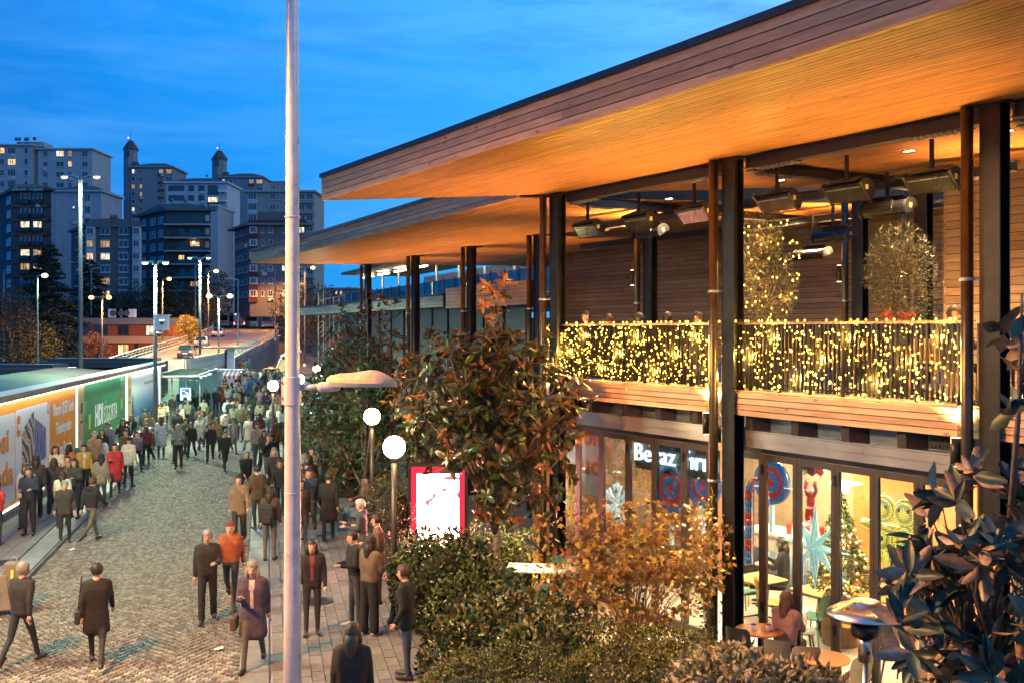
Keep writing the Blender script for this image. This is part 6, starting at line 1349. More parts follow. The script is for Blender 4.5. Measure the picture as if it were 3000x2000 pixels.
POSES = [W(thigh=(.38,-.30),knee=(.08,.35),arm=((-.35,.25),(.35,.35))), W(thigh=(-.28,.40),knee=(.42,.05),arm=((.35,.3),(-.3,.2)),coat=1), W(thigh=(.15,-.12),knee=(.05,.2),arm=((-.12,.2),(.2,1.5)),wide=.6),
         W(thigh=(.02,-.02),knee=(0,.04),arm=((.02,.18),(.05,.2)),out=(.16,.16)), W(thigh=(-.35,.42),knee=(.5,.1),arm=((.4,.5),(-.35,.15)),hood=True), W(thigh=(.30,-.22),knee=(.05,.3),arm=((.15,1.7),(-.3,.2)),coat=1.4), W(thigh=(.05,.0),knee=(.1,.0),arm=((.1,1.6),(.12,1.65)),hood=True,wide=.3), W(thigh=(.22,-.18),knee=(.1,.22),arm=((-.2,.2),(.2,.3)),coat=.6,wide=1,lean=.05),
         W(thigh=(.10,-.05),knee=(.06,.12),arm=((-.25,.75),(-.2,.7)),out=(.2,.2),coat=.4,head_yaw=.5), W(thigh=(.33,-.3),knee=(.1,.45),arm=((.55,2.1),(-.25,.3)),lean=.06,wide=.4), W(thigh=(-.2,.25),knee=(.3,.05),arm=((.2,.9),(.3,1.0)),coat=1.7,head_yaw=-.4,big=1.1), W(thigh=(.0,.03),knee=(.02,.05),arm=((-.1,.3),(.5,2.2)),lean=-.02,hood=True,head_yaw=-.7)]
KINDS = ['short','long','short','short','beanie','long','long','bald']
LIB = []
m_hat = cloth('knit_hat', ramp_cols=[(.02,.02,.022),(.10,.09,.08),(.12,.03,.03),(.03,.05,.06)])
for i,ps in enumerate(POSES):
    me, hc = person_mesh('person', open_=i in (0,1,3,5), **ps); hs = {k: hair_mesh(hc,k,ps.get('head_yaw',0),mat=m_hat if k == 'beanie' else None) for k in ('short','long','beanie')}
    LIB.append((me, hs, ps))
def person(label, pos, rz, lib, hair, col, scale=1.0, group='people in the promenade crowd'):
    me, hs, ps = LIB[lib]; o = ob('person', me, None, pos, rz); o.scale = (scale,)*3; o.color = (*col,1); tag(o,label,'person',group)
    h = ob('hat' if hair == 'beanie' else 'hair', hs[hair], o); return o
def special(label, pos, rz, hair, top, trs, shoe, hairc, group=None, **k):
    ms = [m_skin, cloth('top_'+label[:14],top), cloth('trousers_'+label[:14],trs), pm('shoe_'+label[:14],shoe,.5), m_eye, m_lip, m_shirt]
    me, hc = person_mesh('person', mats=ms, vox=k.pop('vox',.014), **k); o = ob('person', me, None, pos, rz); tag(o,label,'person',group)
    hm = cloth('hair_'+label[:14],hairc,.6); ob('hat' if hair == 'beanie' else 'hair', hair_mesh(hc,hair,k.get('head_yaw',0),hm), o); return o
BLK = (.010,.010,.011)
FACE_L = -PI/2   # turns the figure to face the left of the picture
special('man in black jacket and blue jeans standing by the nearest globe lamp', G(1192,1985,.12), FACE_L-.15, 'short', BLK, (.045,.06,.10), (.03,.025,.02), (.05,.025,.015), thigh=(.03,-.04), knee=(0,.03), arm=((-.15,.55),(-.12,.6)), out=(.16,.2), coat=.35, vox=.0125, big=1.12)
special('person in brown-grey sweater and wide black trousers seen from behind', G(1082,1858,.12), PI-.6, 'long', (.12,.085,.055), BLK, (.45,.4,.35), (.02,.013,.01), thigh=(.02,-.03), knee=(0,.05), arm=((.15,1.5),(.1,1.3)), wide=1.3, vox=.0135)
special('person in black jacket behind the wide black trousers', G(1040,1835,.12), FACE_L+.5, 'short', (.015,.014,.014), (.05,.05,.055), (.5,.45,.4), (.015,.01,.01), thigh=(.05,-.03), knee=(.03,.03), arm=((.1,1.4),(.15,1.5)), vox=.0135)
special('woman in brown top beside the hedge and nearest lamp', G(1110,1765,.12), FACE_L+.2, 'short', (.16,.07,.04), (.03,.015,.014), BLK, (.05,.015,.012), thigh=(.02,0), knee=(0,0), arm=((.1,1.5),(.1,1.2)), coat=.5)
fl = special('grey-haired person in quilted coat holding a bouquet', G(1062,1700,.12), FACE_L+.1, 'short', (.06,.055,.075), (.02,.02,.025), BLK, (.42,.38,.36), thigh=(.03,0), knee=(.05,0), arm=((.3,1.5),(.25,1.45)), coat=1, hood=True)
p = G(1040,1700,.12); t = thing('flower_bouquet','paper-wrapped yellow flower bouquet held by the grey-haired person','bouquet',(p.x+.02,p.y-.05,1.18),.2)
mb = MB(); mb.lathe([(.02,-.2),(.09,.06),(.10,.07)],12); mb.build('paper_wrap', pm('kraft',(.5,.36,.2),.8), t, True)
fm = MB(); 
for k in range(26): an = k*2.4; rr2 = .018*math.sqrt(k); fm.ell((rr2*math.cos(an),rr2*math.sin(an),.10+.03*((k*7)%5)/5),(.022,.022,.016),6,4)
fm.build('flowers', pm('flower_yellow',(.7,.5,.06),.6), t)
special('seated man in black beanie with pink-lit jacket on the bench', Vector((-4.0,27.55,.1)), FACE_L+.7, 'beanie', (.16,.05,.05), BLK, (.12,.11,.1), BLK, sit=True, thigh=(1.45,1.4), knee=(1.4,1.3), arm=((.3,1.0),(.3,1.1)), coat=.2)
special('man in long dark coat walking away past the discount sign', G(962,1580,.12), PI+.15, 'short', (.014,.013,.014), (.012,.012,.013), BLK, (.03,.02,.015), thigh=(.28,-.2), knee=(.05,.25), arm=((-.2,.2),(.2,.25)), coat=1.4)
FG = [(283,1948,'person in black coat with orange light, alone on the left cobbles',PI+.3,1,'short',(.014,.012,.012),.98),(608,1822,'person in dark clothes walking on the right cobbles',.25,2,'short',(.02,.018,.018),1),(676,1775,'person in rust-orange hooded jacket near the right kerb',.1,4,'beanie',(.26,.06,.02),1.0),(742,1955,'person in purple-grey coat next to the foreground pole',.05,5,'long',(.07,.05,.08),1.0),
      (914,1858,'woman in glittering black jacket right of the foreground pole',.2,3,'long',(.02,.018,.02),.97),(62,1945,'person in dark trousers at the lower left corner',PI-.2,0,'short',(.02,.02,.024),.98),(268,1585,'person in black stepping onto the left kerb',PI-.4,4,'short',(.012,.012,.013),.98),
      (880,1600,'person in black coat just right of the foreground pole',.3,1,'short',(.02,.016,.016),1),(790,1640,'person in dark brown jacket left of the foreground pole',PI,3,'long',(.05,.03,.02),.98),(700,1590,'person in tan jacket on the right granite kerb',.2,7,'short',(.20,.13,.08),1),(905,1500,'person in burgundy coat near the second lamp',PI,5,'long',(.10,.02,.025),.98)]
for u,v,l,rz,lib,hr,c,s in FG: person(l, G(u,v,.12 if u > 690 else .02), rz, lib, hr, c, s, 'passers-by near the viewpoint')
special('dark-haired person at the bottom edge, only head and shoulders showing', G(1030,2240,.12), PI, 'long', (.02,.016,.014), BLK, BLK, (.06,.035,.022), thigh=(.2,-.1), knee=(.05,.2), arm=((.1,.3),(-.1,.3)), coat=.5)
def pack(label, pos, rz, side, z, col, nm='backpack'):
    d = rot2((side,.17) if nm == 'backpack' else (side,0),rz); t = thing(nm, label, nm, (pos[0]+d[0],pos[1]+d[1],z), rz, 'bags carried by people'); m = pm('bag_%d'%int(col[0]*500),col,.7,var=.15)
    if nm == 'backpack': smoothmod(MB().box(-.14,.14,-.06,.09,-.24,.2).build('body', m, t),.05,3); smoothmod(MB().box(-.10,.10,.091,.13,-.2,-.02).build('pocket', m, t),.02)
    else: smoothmod(MB().box(-.05,.05,-.14,.14,-.12,.1).build('body', m, t),.03,3); MB().tube([(0,-.1,.1),(-.02,-.05,.3),(-.05,0,.62),(-.02,.05,.3),(0,.1,.1)],.01,6).build('strap', m, t)
q = G(283,1948,.02); pack('dark shoulder bag on the person in black coat on the left cobbles', q, PI+.3, .27, .85, (.03,.025,.02), 'handbag'); q = G(742,1955,.12); pack('brown handbag of the person in purple-grey coat', q, .05, -.29, .85, (.09,.05,.03), 'handbag'); q = G(608,1822,.02); pack('grey backpack of the dark walker on the right cobbles', q, .25, 0, 1.22, (.08,.085,.09)); q = G(790,1640,.12); pack('black backpack left of the foreground pole', q, PI, 0, 1.22, (.015,.015,.017)); q = G(1040,1835,.12); pack('black handbag of the person beside the wide trousers', q, 0, .27, .85, (.012,.012,.013), 'handbag')
# the crowd
COLS = [('black',(.012,.012,.013)),('charcoal',(.03,.03,.033)),('navy',(.015,.022,.045)),('olive',(.07,.075,.035)),('khaki',(.22,.19,.12)),('cream',(.48,.43,.34)),('brown',(.075,.045,.025)),('grey',(.16,.16,.165)),('pale grey',(.36,.36,.36)),('camel',(.28,.17,.08)),('dark green',(.02,.045,.03)),('blue',(.05,.11,.22)),('maroon',(.10,.018,.022)),('white',(.6,.6,.57)),('beige',(.38,.30,.21)),('mustard',(.30,.20,.04)),('red',(.40,.03,.03)),('teal',(.03,.14,.15)),('orange',(.50,.12,.03)),('pink',(.40,.18,.20))]
CW = [16,12,9,9,7,7,7,6,5,5,5,4,4,4,5,2,2,2,1,1]
HN = {'short':'short-haired','long':'long-haired','beanie':'hat-wearing'}
used_l = {}
rc = random.Random(77)
def zone(q):
    if q.y < 33: return 'below orange billboard' if q.x < -11 else 'on near cobbles'
    if q.y < 47: return 'below green billboard' if q.x < -14.6 else ('by third globe lamp' if q.x > -11 else 'on mid cobbles')
    if q.y < 58: return 'by blue billboard' if q.x < -17.5 else ('along far hedge' if q.x > -13 else 'near station sign')
    if q.y < 74: return 'before striped kiosks' if q.x < -16.5 else 'in dense crowd'
    return 'towards yellow taxi' if q.x > -22 else 'by white totem'
DO = {0:'walking',1:'in a coat',2:'one forearm raised',3:'standing',4:'striding, hooded',5:'in long coat',6:'both hands raised',7:'in loose trousers',8:'hands in pockets',9:'phone arm up',10:'bulky long coat',11:'hand at ear'}
ORD = ['second','third','fourth','fifth','sixth']
def crowd_label(q, cn, hr, lib, away):
    base_ = f'{HN[hr]} person in {cn}, {DO[lib]}, {"from behind" if away else "facing us"}, {zone(q)}'
    k = used_l.get(base_,0); used_l[base_] = k+1
    return base_ if k == 0 else base_+f', {ORD[min(k-1,4)]} nearest'
placed = []
def try_place(q, dmin):
    for p_ in placed:
        if (p_.x-q.x)**2+(p_.y-q.y)**2 < dmin*dmin: return False
    placed.append(q); return True
def xr(y): 
    xl = (-8.44-.204*y)+.55; rgt = -4.19-.245*(y-15.26)+2.6
    if y > 57: xl -= (y-57)*.05
    return xl, rgt
spots = []
for _ in range(9000):
    y = 30+(rc.random()**.8)*70; xl, rgt = xr(y); x_ = rc.uniform(xl,rgt); q = Vector((x_,y,0))
    mid = PR((y-15.26)/.971,RW*.5); 
    if y < 40 and abs(x_-mid.x) < 1.6 and rc.random() < .8: continue
    dm = 1.2 if y < 40 else (.9 if y < 55 else .74)
    if try_place(q,dm): spots.append(q)
    if len(spots) >= 225: break
for _ in range(900):                     # denser flow beside the billboards and past the lamp pole
    y = rc.uniform(25,46); xl, rgt = xr(y); x_ = rc.uniform(xl,xl+1.7) if rc.random() < .5 else rc.uniform(rgt-2.6,rgt-.6); q = Vector((x_,y,0))
    if try_place(q,.95): spots.append(q)
    if len(spots) >= 255: break
for i in range(13):                     # the queue at the foot of the orange poster
    y = 24.5+i*1.05; q = Vector((-8.44-.204*y+.75+rc.uniform(-.1,.5),y,0))
    if try_place(q,.55): spots.append(q)
spots.sort(key=lambda q: q.y)
for q in spots:
    cn, c = rc.choices(COLS,CW)[0]; lib = rc.randrange(12); hr = rc.choice(('short','short','long','long','beanie')); away = rc.random() < .5
    b_off = (q-PO).dot(PN); z = .12 if (b_off < 0 or b_off > RW) else .0
    if q.y > 60: z = 0.0 if 0 < b_off < RW else .0
    rz = (PI if away else 0)+math.atan2(.238,.971)*(1)+rc.uniform(-.5,.5)
    person(crowd_label(q,cn,hr,lib,away), (q.x,q.y,z), rz, lib, hr, tuple(k*rc.uniform(.85,1.15) for k in c), rc.uniform(.90,1.06))
# guests
GU = 'guests at the cafe'
def seated(label, pos, rz, hair, top, hc_, **k): return special(label, pos, rz, hair, top, (.02,.02,.025), BLK, hc_, GU, sit=True, thigh=(1.5,1.45), knee=(1.45,1.5), vox=.017, **k)
a_up = dict(arm=((.5,1.3),(.5,1.35)))
seated('dark-haired woman eating at the table by the candy cane', GZ(2297,1770,ZF)+Vector((0,0,-.02)), -PI/2-.4, 'long', (.02,.02,.022), (.02,.012,.01), arm=((.6,1.5),(.5,1.3)))
seated('guest in dark padded jacket facing away near the Christmas tree', GZ(2520,1800,ZF), PI-.5, 'short', (.035,.037,.04), (.25,.15,.1), **a_up)
seated('guest in pale pink padded coat by the folding doors', GZ(2300,1985,ZO), PI-.7, 'long', (.45,.25,.20), (.18,.09,.04), **a_up)
seated('guest in dark coat with pattern bag left of the candy cane', GZ(2195,1758,ZF), .4, 'short', (.02,.02,.022), (.03,.02,.015), **a_up)
seated('guest in grey knit hat and tweed coat by the autumn shrub', GZ(1680,1850,ZO), PI-.9, 'beanie', (.09,.075,.065), (.12,.11,.10), **a_up)
for i,(u,l,c) in enumerate(((1712,'leftmost guest head above the left railing',(.03,.03,.035)),(1782,'second guest behind the left railing',(.05,.04,.035)),(1875,'third guest behind the left railing, at the inner column',(.02,.02,.02)),(1955,'fourth guest behind the left railing',(.04,.03,.03)),(2045,'rightmost guest behind the left railing beside the middle column',(.03,.035,.05)),(2790,'guest behind the right railing next to the right column',(.03,.03,.04)))):
    p, a = FU(u,6.9); seated(l, (p.x,p.y,4.43 if i != 0 else 4.5), (.4,2.9,3.3,2.8,-.2,.3)[i], 'short', c, [(.03,.015,.01),(.05,.025,.015),(.02,.015,.012),(.015,.01,.01),(.02,.015,.01),(.03,.02,.015)][i], **a_up)
UC = 'chairs on the upper terrace'; UT = 'tables on the upper terrace'
k = 0
for u,s,rz in ((1712,7.0,.4),(1782,7.0,2.9),(1875,7.0,3.3),(1955,7.0,2.8),(2045,7.0,-.2),(2230,8.2,.3),(2330,8.0,2.8),(2430,8.4,.1),(2520,8.0,3.2),(2600,8.8,.2),(2700,7.6,2.9),(2790,7.0,.3)):
    p, a = FU(u,s); put(cp_,'wooden',['first','second','third','fourth','fifth','sixth','seventh','eighth','ninth','tenth','eleventh','twelfth'][k]+' wooden chair from the left behind the lit railings',(p.x,p.y,4.42),rz,UC); k += 1
k = 0
for u,s in ((1745,7.6),(1915,7.6),(2280,7.4),(2475,7.4),(2690,8.3)):
    p, a = FU(u,s); put(tp_,'yellow square',['first','second','third','fourth','fifth'][k]+' square table from the left behind the lit railings',(p.x,p.y,4.42),a,UT); k += 1
# ------------------------------------------------------------------ ramp and roads behind
RP = [(76,-34,-26.0,.0),(95,-39.5,-28.8,1.28),(115,-43.3,-32,2.07),(130,-45.6,-34.2,2.66),(145,-48,-36.4,3.25),(165,-51.7,-39.2,4.04),(185,-56,-43.5,4.8),(209,-63,-48.9,5.77),(215,-90,-36,6.1),(222.5,-95,-30,6.2)]
def road_mat():
    return pm('ramp_asphalt',(.12,.10,.095),.7,var=.25,scale=.25,bump=.1,bscale=30)
mb = MB(); A = [(r[1],r[0]) for r in RP]; B = [(r[2],r[0]) for r in RP]; zz = [r[3]+.01 for r in RP]
mb.strip(A,B,[-.02]*len(RP),zz); ramp = tag(mb.build('ramp_road', road_mat()), kind='structure')
mb = MB(); mb.prism([(-160,60),(-27,60),(-26,80),(-34,100),(-45,128),(-60,150),(-160,158)],-.028,.006); tag(mb.build('main_road', m_asph), kind='structure')
def RS(u, v): y = 7.85/(.0393-(HV-v)/F); return Vector(((u-1500)/F*y, y, -2.45+.0393*y+.03))
Z6 = lambda a_, b_: RS(450+a_*.1913, 900+b_*.1913)
m_mark = pm('road_marking',(.60,.58,.52),.7,var=.2,scale=2)
marks = thing('road_markings', None, None); marks['kind'] = 'structure'
for a_,b_,c_ in ((1110,1285,605),(1150,1340,580),(1195,1390,552),(1235,1430,525),(1275,1470,500),(1310,1500,478),(1335,1530,455),(1345,1555,430),(1340,1558,405),(1330,1545,383),(1310,1530,365),(1260,1490,350)):
    p0, p1 = Z6(a_,c_), Z6(b_,c_-5); d = Vector((0,.42,.0165)); MB().quad(p0-d,p1-d,p1+d,p0+d).build('hatch_stripe', m_mark, marks)
for a_,b_ in ((1120,372),(1690,370)):
    p0 = Z6(a_,b_); MB().add([p0+Vector(q) for q in ((-.15,-3,-.12),(.15,-3,-.12),(.15,1,.04),(.6,1,.04),(0,3.4,.135),(-.6,1,.04),(-.15,1,.04))],[(0,1,2,3,4,5,6)]).build('lane_arrow', m_mark, marks)
p0 = Z6(1660,455); me = textmesh('30',2.6,4.2,m_mark,.02); o = ob('painted_speed_limit', me, marks, p0); o.rotation_euler = (-PI/2+.04,0,0); o.scale = (1,1,1); o.rotation_euler[0] = -PI/2+.039
def guard(label, side, y0, y1):
    t = thing('guard_rail', label, 'guard rail'); pts = []
    for r,s in zip(RP,RP[1:]):
        for k in range(8):
            f = k/8; y = r[0]+(s[0]-r[0])*f
            if y0 <= y <= y1: pts.append((r[side]+(s[side]-r[side])*f, y, r[3]+(s[3]-r[3])*f+.01))
    mr_ = pm('rail_steel',(.36,.35,.33),.45,.6,var=.25); k = .25 if side == 1 else -.25
    for h,rad in ((1.25,.07),(.62,.05),(.95,.03)): MB().tube([(p_[0]+k,p_[1],p_[2]+h) for p_ in pts],rad,6).build('rail', mr_, t)
    mb = MB(); mb.strip([(p_[0],p_[1]) for p_ in pts],[(p_[0]+k*2,p_[1]) for p_ in pts],[p_[2]-.6 for p_ in pts],[p_[2]+.28 for p_ in pts]); mb.build('kerb_beam', m_conc, t)
    acc = 0; last = None
    for a_,b_ in zip(pts,pts[1:]):
        l = math.dist(a_,b_); n = max(1,int(l/1.6))
        for i in range(n): f = i/n; q = [a_[j]+(b_[j]-a_[j])*f for j in range(3)]; MB().beam((q[0]+k*.6,q[1],q[2]+.28),(q[0]+k*1.3,q[1],q[2]+1.2),.09,.16).build('rail_post', mr_, t)
    return t
guard('curved steel guard rail on the left side of the ramp',1,95,214); guard('curved steel guard rail on the right side of the ramp',2,97,214)
t = thing('retaining_wall','stained concrete retaining wall behind the buses','wall'); MB().box(-130,-20,222.3,222.59,5.5,8.35).build('wall_face', pm('old_concrete',(.20,.17,.14),.9,var=.35,scale=.3), t)
t = thing('street_railing','grey bar railing along the upper street','railing'); bm = MB().box(-.03,.03,-.03,.03,0,1.05).mesh('bar', m_galv)
for k in range(150): ob('bar', bm, t, (-103+k*.45,222.45,8.35))
MB().box(-103,-35,222.40,222.5,9.4,9.5).build('top_rail', m_galv, t); MB().box(-103,-35,222.42,222.48,8.46,8.52).build('bottom_rail', m_galv, t)
# graffiti on the ramp side
for i,(yy,c,l) in enumerate(((118,(.35,.05,.05),'red'),(122,(.4,.3,.05),'yellow'),(127,(.08,.25,.35),'blue'))):
    t = thing('graffiti','%s graffiti scrawl on the side of the ramp'%l,'graffiti'); f = (yy-115)/15; x_ = -32-2.2*f+.03; mb = MB(); r = random.Random(i)
    for k in range(3): mb.tube([(x_+.04,yy+r.uniform(-1.6,1.6),.6+r.uniform(0,1.2)) for j in range(7)],.05,4)
    mb.build('scrawl', pm('spray_'+l,c,.8), t)

# ------------------------------------------------------------------ vehicles
m_tyre = pm('tyre',(.015,.015,.015),.85); m_rim = pm('rim',(.4,.4,.4),.3,.8); m_cg = pm('car_glass',(.012,.016,.02),.06,.2,var=0); m_tail = em('tail_light',(1,.04,.03),14); m_tailoff = pm('tail_off',(.25,.01,.01),.3); m_headl = em('head_light',(1,.85,.55),60); m_headoff = pm('head_off',(.5,.5,.5),.2)
def car(label, pos, rz, col, lit=None, taxi=False, L=4.3, hgt=1.46, group='cars'):
    """faces -y"""
    t = thing('car', label, 'car', pos, rz, group); w_ = .88; paint = pm('paint_%d_%d_%d'%tuple(int(c*99) for c in col),col,.28,.1,var=.05,coat=.5); h = L/2
    lo = [(-h,.32),(-h,.62),(-h+.15,.74),(-h+1.05,.88),(h-.75,.94),(h-.1,.90),(h,.70),(h-.02,.32),(h-.5,.22),(-h+.5,.22)]
    smoothmod(MB().xprism(lo,-w_,w_).build('body', paint, t),.05,3)
    c1 = [(-h+1.0,.88),(-h+1.75,hgt-.06),(-h+2.0,hgt),(h-1.1,hgt-.01),(h-.75,hgt-.1),(h-.25,.92)]
    def cab(x0,x1,in_):
        n = len(c1); vsr = [(-(w_-.06),p_[0],p_[1]) if p_[1] < 1 else (-(w_-in_),p_[0],p_[1]) for p_ in c1]+[((w_-.06),p_[0],p_[1]) if p_[1] < 1 else ((w_-in_),p_[0],p_[1]) for p_ in c1]
        return vsr,[tuple(range(n)),tuple(range(n,2*n))[::-1]]+[(i,n+i,n+(i+1)%n,(i+1)%n) for i in range(n)]
    vsr, fsr = cab(0,0,.22); MB().add(vsr,fsr).build('glasshouse', m_cg, t)
    mb = MB(); mb.box(-(w_-.215),(w_-.215),-h+1.85,h-.8,hgt-.03,hgt+.02); smoothmod(mb.build('roof', paint, t),.03)
    for s in (-1,1):
        MB().beam((s*(w_-.06),-h+1.0,.9),(s*(w_-.215),-h+1.8,hgt-.03),.07,.05).build('windscreen_pillar', paint, t); MB().beam((s*(w_-.06),h-.27,.94),(s*(w_-.215),h-.78,hgt-.06),.09,.06).build('rear_pillar', paint, t); MB().beam((s*(w_-.05),0,.92),(s*(w_-.205),.05,hgt-.03),.06,.05).build('door_pillar', paint, t)
        MB().box(s*.62-.17,s*.62+.17,-h-.012,-h+.12,.58,.72).build('headlight', m_headl if lit == 'head' else m_headoff, t); MB().box(s*.66-.15,s*.66+.15,h-.1,h+.012,.68,.84).build('tail_light', m_tail if lit == 'tail' else m_tailoff, t); MB().box(s*(w_+.02)-.07,s*(w_+.02)+.09*s,-h+1.25,-h+1.37,.92,1.04).build('mirror', paint, t)
        for yy in (-h+.82,h-.82):
            mb = MB(); mb.tube([(s*(w_-.2),yy,.32),(s*(w_+.015),yy,.32)],.32,18); wh = mb.build('wheel', m_tyre, t); MB().tube([(s*(w_+.005),yy,.32),(s*(w_+.02),yy,.32)],.2,14).build('rim', m_rim, wh)
    MB().box(-.26,.26,h-.01,h+.014,.5,.61).build('number_plate', m_white, t); MB().box(-.26,.26,-h-.014,-h+.01,.42,.53).build('number_plate', m_white, t)
    if taxi: MB().box(-.22,.22,-.1,.1,hgt+.021,hgt+.15).build('roof_sign', em('taxi_sign',(1,.08,.05),5), t)
    return t
def bus(label, pos, rz, body, L=11, lit=True, group='buses', stripe=None):
    """rear faces -y"""
    t = thing('bus', label, 'bus', pos, rz, group); w_, hh = 1.27, 3.05; bm_ = pm('bus_%d'%int(body[0]*99+body[2]*7),body,.35,var=.06)
    smoothmod(MB().box(-w_,w_,0,L,.35,hh).build('body', bm_, t),.08,3); MB().box(-w_+.12,w_-.12,-.03,.02,1.55,2.75).build('rear_window', m_cg, t)
    MB().box(-w_+.1,w_-.1,.5,L-.5,hh+.001,hh+.2).build('roof_unit', bm_, t)
    for s in (-1,1):
        MB().box(s*(w_-.004)-.012,s*(w_-.004)+.012,.8,L-.6,1.45,2.55).build('side_window', m_cg, t)
        MB().box(s*1.08-.09,s*1.08+.09,-.04,.0,.75,1.15).build('tail_light', m_tail if lit else m_tailoff, t); MB().box(s*.8-.1,s*.8+.1,-.03,.0,2.82,2.9).build('marker_light', em('marker',(1,.35,.1),9) if lit else m_tailoff, t)
        for yy in (2.2,L-2.4): mb = MB(); mb.tube([(s*(w_-.3),yy,.48),(s*(w_+.01),yy,.48)],.48,18); wh = mb.build('wheel', m_tyre, t); MB().tube([(s*w_,yy,.48),(s*(w_+.02),yy,.48)],.28,14).build('rim', m_rim, wh)
    MB().box(-1.2,1.2,-.06,.0,.36,.55).build('bumper', m_black, t); MB().box(-.3,.3,-.035,.0,.75,.9).build('number_plate', pm('plate_amber',(.6,.45,.15),.5), t); MB().box(-.9,.9,-.025,.0,1.05,1.4).build('engine_grille', pm('bus_grille',(.2,.2,.2),.5), t)
    return t
def RG(u, y, dz=0):
    z = -2.45+.0393*y; return Vector(((u-1500)/F*y,y,z+.02))
x_, zz_ = at_px(663,957,214); bus('white bus seen from behind with a dark rear window, left of the pair', (x_,211,5.9), 0, (.62,.60,.56), 9, False)
x_, zz_ = at_px(712,957,214); b2 = bus('white bus seen from behind with lit amber markers, right of the pair', (x_,211,5.9), -.05, (.66,.60,.56), 9, True); MB().box(-1.1,1.1,-.05,-.031,1.55,2.7).build('rear_panel', pm('bus_panel',(.6,.5,.47),.5), b2)
bus('white bus half hidden behind the red signal', (-50.5,206,5.7), .2, (.6,.55,.55), 9, False)
bus('dark city bus behind the sheds at the left edge', (-39.6,64,0), -PI/2+.02, (.035,.04,.05), 11, False); bus('dark blue city bus in the road behind the brown shed', (-36.5,78,0), -PI/2+.1, (.03,.04,.09), 9, True)
car('yellow taxi with lit red roof sign behind the crowd', (-25.2,104,0), .12, (.62,.36,.02), 'head', True); 
for u,y,c,l in ((548,118,(.03,.03,.035),'dark car with red tail lights low on the ramp'),(592,140,(.3,.3,.31),'grey car with red tail lights midway up the ramp'),(640,172,(.5,.5,.5),'pale car with red tail lights near the top of the ramp')):
    q = RG(u,y); car(l, q, PI+.2, c, 'tail', group='cars driving up the ramp')
for k in range(0): pass
for u,y,c,l in ((130,118,(.25,.06,.05),'red car passing in front of the conifers'),(330,100,(.06,.07,.09),'dark car on the main road below the brick building'),(400,112,(.5,.5,.48),'white car on the main road beside the ramp')):
    car(l, ((u-1500)/F*y,y,.01), PI/2+.15, c, 'tail', group='cars on the main road')
for i,(u,c,l) in enumerate(((600,(.5,.52,.55),'silver car parked behind the street railing left of the buses'),(740,(.5,.5,.5),'pale car parked behind the railing right of the buses'),(772,(.6,.6,.6),'white car parked behind the railing near the red signal'),(262,(.62,.63,.65),'white van parked at the upper street in front of the small grey block'),(440,(.55,.56,.58),'white car roof above the brick building'))):
    y = 228; car(l, ((u-1500)/F*y,y,8.2), PI/2+.1*i, c, 'tail' if i == 3 else None, False, 4.6, 1.5 if i != 3 else 2.1, 'parked cars on the upper street')
# tow truck
t = thing('tow_truck','white tow truck with tilted flat bed under the ramp','truck',(-27.2,121,0),.12); m_tw = pm('truck_white',(.55,.55,.52),.4)
smoothmod(MB().box(-1.05,1.05,1.5,3.3,.6,2.45).build('cab', m_tw, t),.08,3); MB().box(-.9,.9,1.47,1.52,1.5,2.25).build('rear_window', m_cg, t); MB().box(-.7,.7,1.9,2.6,2.455,2.62).build('light_bar', m_tw, t)
mb = MB(); mb.xprism([(-3.4,.45),(1.4,1.75),(1.4,1.87),(-3.4,.57)],-1.1,1.1); mb.build('flat_bed', pm('bed_rust',(.22,.12,.06),.7,.2,var=.3), t); MB().box(-.5,.5,-2.6,3.2,.4,.6).build('chassis', m_black, t)
for s in (-1,1):
    mb = MB(); mb.xprism([(-3.4,.57),(1.4,1.87),(1.4,2.0),(-3.4,.70)],s*1.1-.04,s*1.1+.04); mb.build('side_rail', m_tw, t)
    for yy in (-1.6,2.4): mb = MB(); mb.tube([(s*.8,yy,.42),(s*1.06,yy,.42)],.42,16); wh = mb.build('wheel', m_tyre, t); MB().tube([(s*1.05,yy,.42),(s*1.07,yy,.42)],.22,12).build('rim', m_rim, wh)
    MB().beam((s*1.05,1.8,1.5),(s*1.35,1.8,1.9),.05,.05).build('mirror', m_black, t)

# ------------------------------------------------------------------ signals, station entrance, kiosks
def signal(label, u, v, y, z0):
    x_, z = at_px(u,v,y); t = thing('traffic_light', label, 'traffic light', (x_,y,z0)); MB().tube([(0,0,0),(0,0,z-z0-.3)],.07,8).build('pole', m_dark, t); MB().box(-.16,.16,.0,.2,z-z0-.75,z-z0+.25).build('housing', m_black, t)
    for k,(m_,dz) in enumerate(((em('signal_red',(1,.03,.03),110),0),(pm('amber_off',(.1,.06,.01),.4),-.28),(pm('green_off',(.01,.06,.03),.4),-.56))): MB().lathe([(.12,0),(.12,.02)],12).build('signal_lamp', m_, t).matrix_local = Matrix.Translation((0,-.02,z-z0+dz))@Matrix.Rotation(PI/2,4,'X')
signal('red traffic light in front of the ramp', 577, 1045, 88, .3); signal('red traffic light at the top right of the ramp', 810, 916, 198, 5.3)
t = thing('station_entrance','green-roofed station entrance with glass panels behind the blue billboard','station entrance',(-19.4,58,0),WA-PI/2-.02)
mb = MB(); mb.strip([(-1.3,-.5),(1.2,-.5)],[(-1.3,9),(1.2,9)],[2.7,2.7],[2.83,2.83]); mb.build('roof_slab', pm('green_roof',(.02,.07,.05),.35,.3), t)
for k in range(10): MB().beam((-1.3,-.3+k*1.0,2.85),(1.2,-.3+k*1.0,2.85),.06,.06).build('roof_rib', pm('green_roof',(.02,.07,.05),.35,.3), t)
for xx in (-1.3,1.2): MB().tube([(xx,-.7,2.8),(xx,9,2.8)],.09,10).build('edge_tube', m_galv, t)
